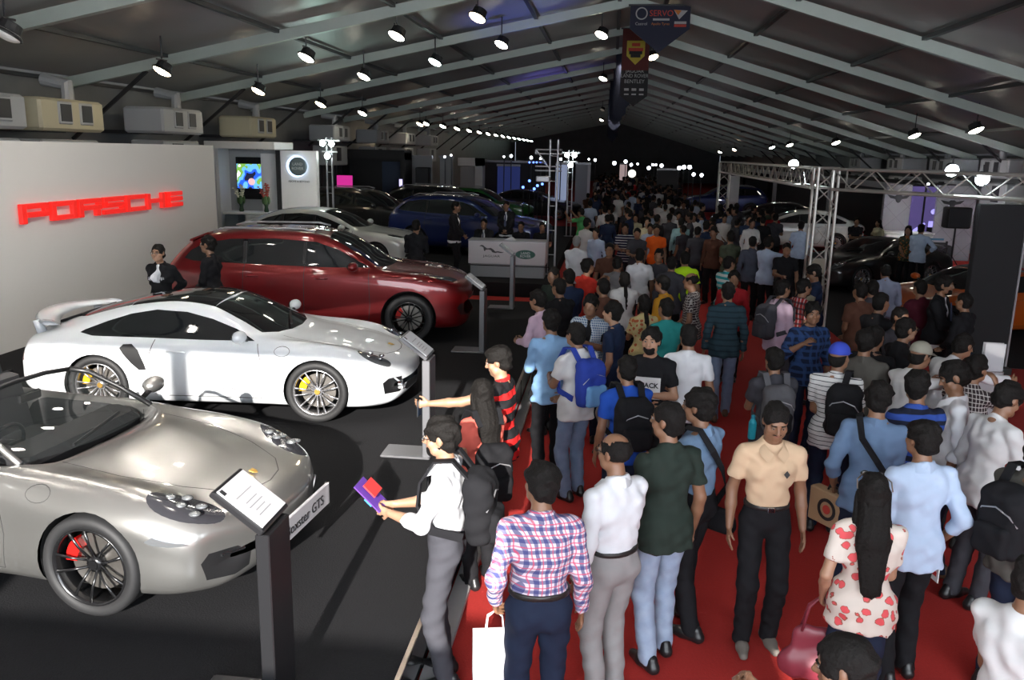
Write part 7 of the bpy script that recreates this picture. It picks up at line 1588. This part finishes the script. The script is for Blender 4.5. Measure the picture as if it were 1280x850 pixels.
for x_, h_, lab_ in ((-3.15, .40, 'the seated man in a suit and tie'), (-2.2, .37, 'the seated person in black'), (-1.66, .37, 'the seated person writing at the counter end')):
    t = empty('stool', (x_, 21.25, ST)); tag(t, 'round black stool under '+lab_, 'stool', 'stools behind the white counter')
    MB().lathe([(.15, h_-.05), (.17, h_-.03), (.17, h_-.01), (.15, h_)], 20).build('seat', m_blk, t)
    MB().tube([(0, 0, .02), (0, 0, h_-.05)], .03, 10).build('column', m_chrome, t); MB().lathe([(.19, 0), (.19, .02), (.04, .03)], 20).build('base', m_chrome, t)
# ---- distant crowd: a few figures of each shirt colour, copied through the dark aisle
rc = random.Random(11)
kinds = [('white', W2_, 6), ('black', BK, 6), ('dark blue', NV, 5), ('pale blue', LB, 4), ('grey', CH, 5), ('red', RE, 3), ('brown', BR, 3), ('cream', CR, 2), ('green', OL, 2)]
protos = []; facing = []
for i, (cn, mt, _) in enumerate(kinds):
    for j, (ar, fc) in enumerate(((('down', 'front'), 0), (('hold', 'down'), 160)) if i < 5 else ((('front', 'hold'), 20),)):
        I = person(700, 250, 0, fc, '', mt, (BK, JD, CH)[(i+j) % 3], ar, lod=2, pos=(0, 0), sleeve=('short', 'long')[(i+j) % 2], skin='bdac'[(i+j) % 4], hair='short', walk=.5*j)
        protos.append((I['t'], cn)); facing += [I['t']] if fc == 160 else []
occupied = [(o.location.x, o.location.y) for o in COL.objects if o.parent is None and o.get('category') == 'person' and o.get('label')]
cars_box = [(4.3, 9.9, 17.5, 26), (3.4, 9.9, 31, 57)]
pts = []; tries = 0
while len(pts) < 215 and tries < 20000:
    tries += 1; y = 19+56*rc.random()**1.5; x = rc.uniform(-1.0, 5.2 if y > 22 else 3.0)
    if y < 27 and not (0.8 < x): 
        if rc.random() < .8: continue
    if any(a < x < b and c < y < d for a, b, c, d in cars_box) and True: continue
    if 3.2 < x < 4.5 and (abs(y-31.5) < .5): continue
    u_, v_ = px((x, y, 1.2))
    if y < 34 and 690 < u_ < 800 and rc.random() < .4: continue
    if (820 < px((x, y, 1.0))[0] < 850 and 50 < y < 54) or (px((x, y, 1.0))[0] < 745 and 44 < y < 54): continue
    if any((x-a)**2+(y-b)**2 < .54**2 for a, b in pts) or any((x-a)**2+(y-b)**2 < .58**2 for a, b in occupied): continue
    if abs(x-1.4) < .1: continue
    pts.append((x, y))
used = set()
for x, y in pts:
    k = rc.choices(range(len(protos)), weights=[{'white': 3, 'black': 5, 'dark blue': 4, 'pale blue': 2, 'grey': 4, 'red': 1, 'brown': 2, 'cream': 1, 'green': 1}[c] for _, c in protos])[0]
    src, cn = protos[k]
    o = src if k not in used else copy_tree(src)
    used.add(k); o.location = (x, y, 0); o.rotation_euler = (0, 0, rc.choice([0, 0, PI, .6, -.6, 2.4, -1.5, 1.5])+rc.uniform(-.4, .4)); s_ = rc.uniform(.93, 1.06); o.scale = (s_, s_, s_)
    z_ = 'near part' if y < 30 else 'middle' if y < 45 else 'far end'; a_ = (o.rotation_euler.z+(2.8 if src in facing else .3)) % (2*PI); f_ = 'walking away' if a_ < .8 or a_ > 5.5 else 'facing forward' if 2.3 < a_ < 4 else 'turned sideways'
    s2 = 'left' if x < 1.2 else 'right'
    o['label'] = 'visitor in a %s top %s, %s %s of the dark crowd' % (cn, f_, s2, z_); o['category'] = 'person'; o['group'] = 'distant crowd, %s tops, %s, %s, %s' % (cn, f_, s2, z_)
for k, (src, cn) in enumerate(protos):
    if k not in used: src['label'] = 'distant visitor in a %s top in the dark crowd down the aisle' % cn; src['group'] = 'distant crowd in %s tops' % cn; src.location = (2+k*.6, 80, 0)
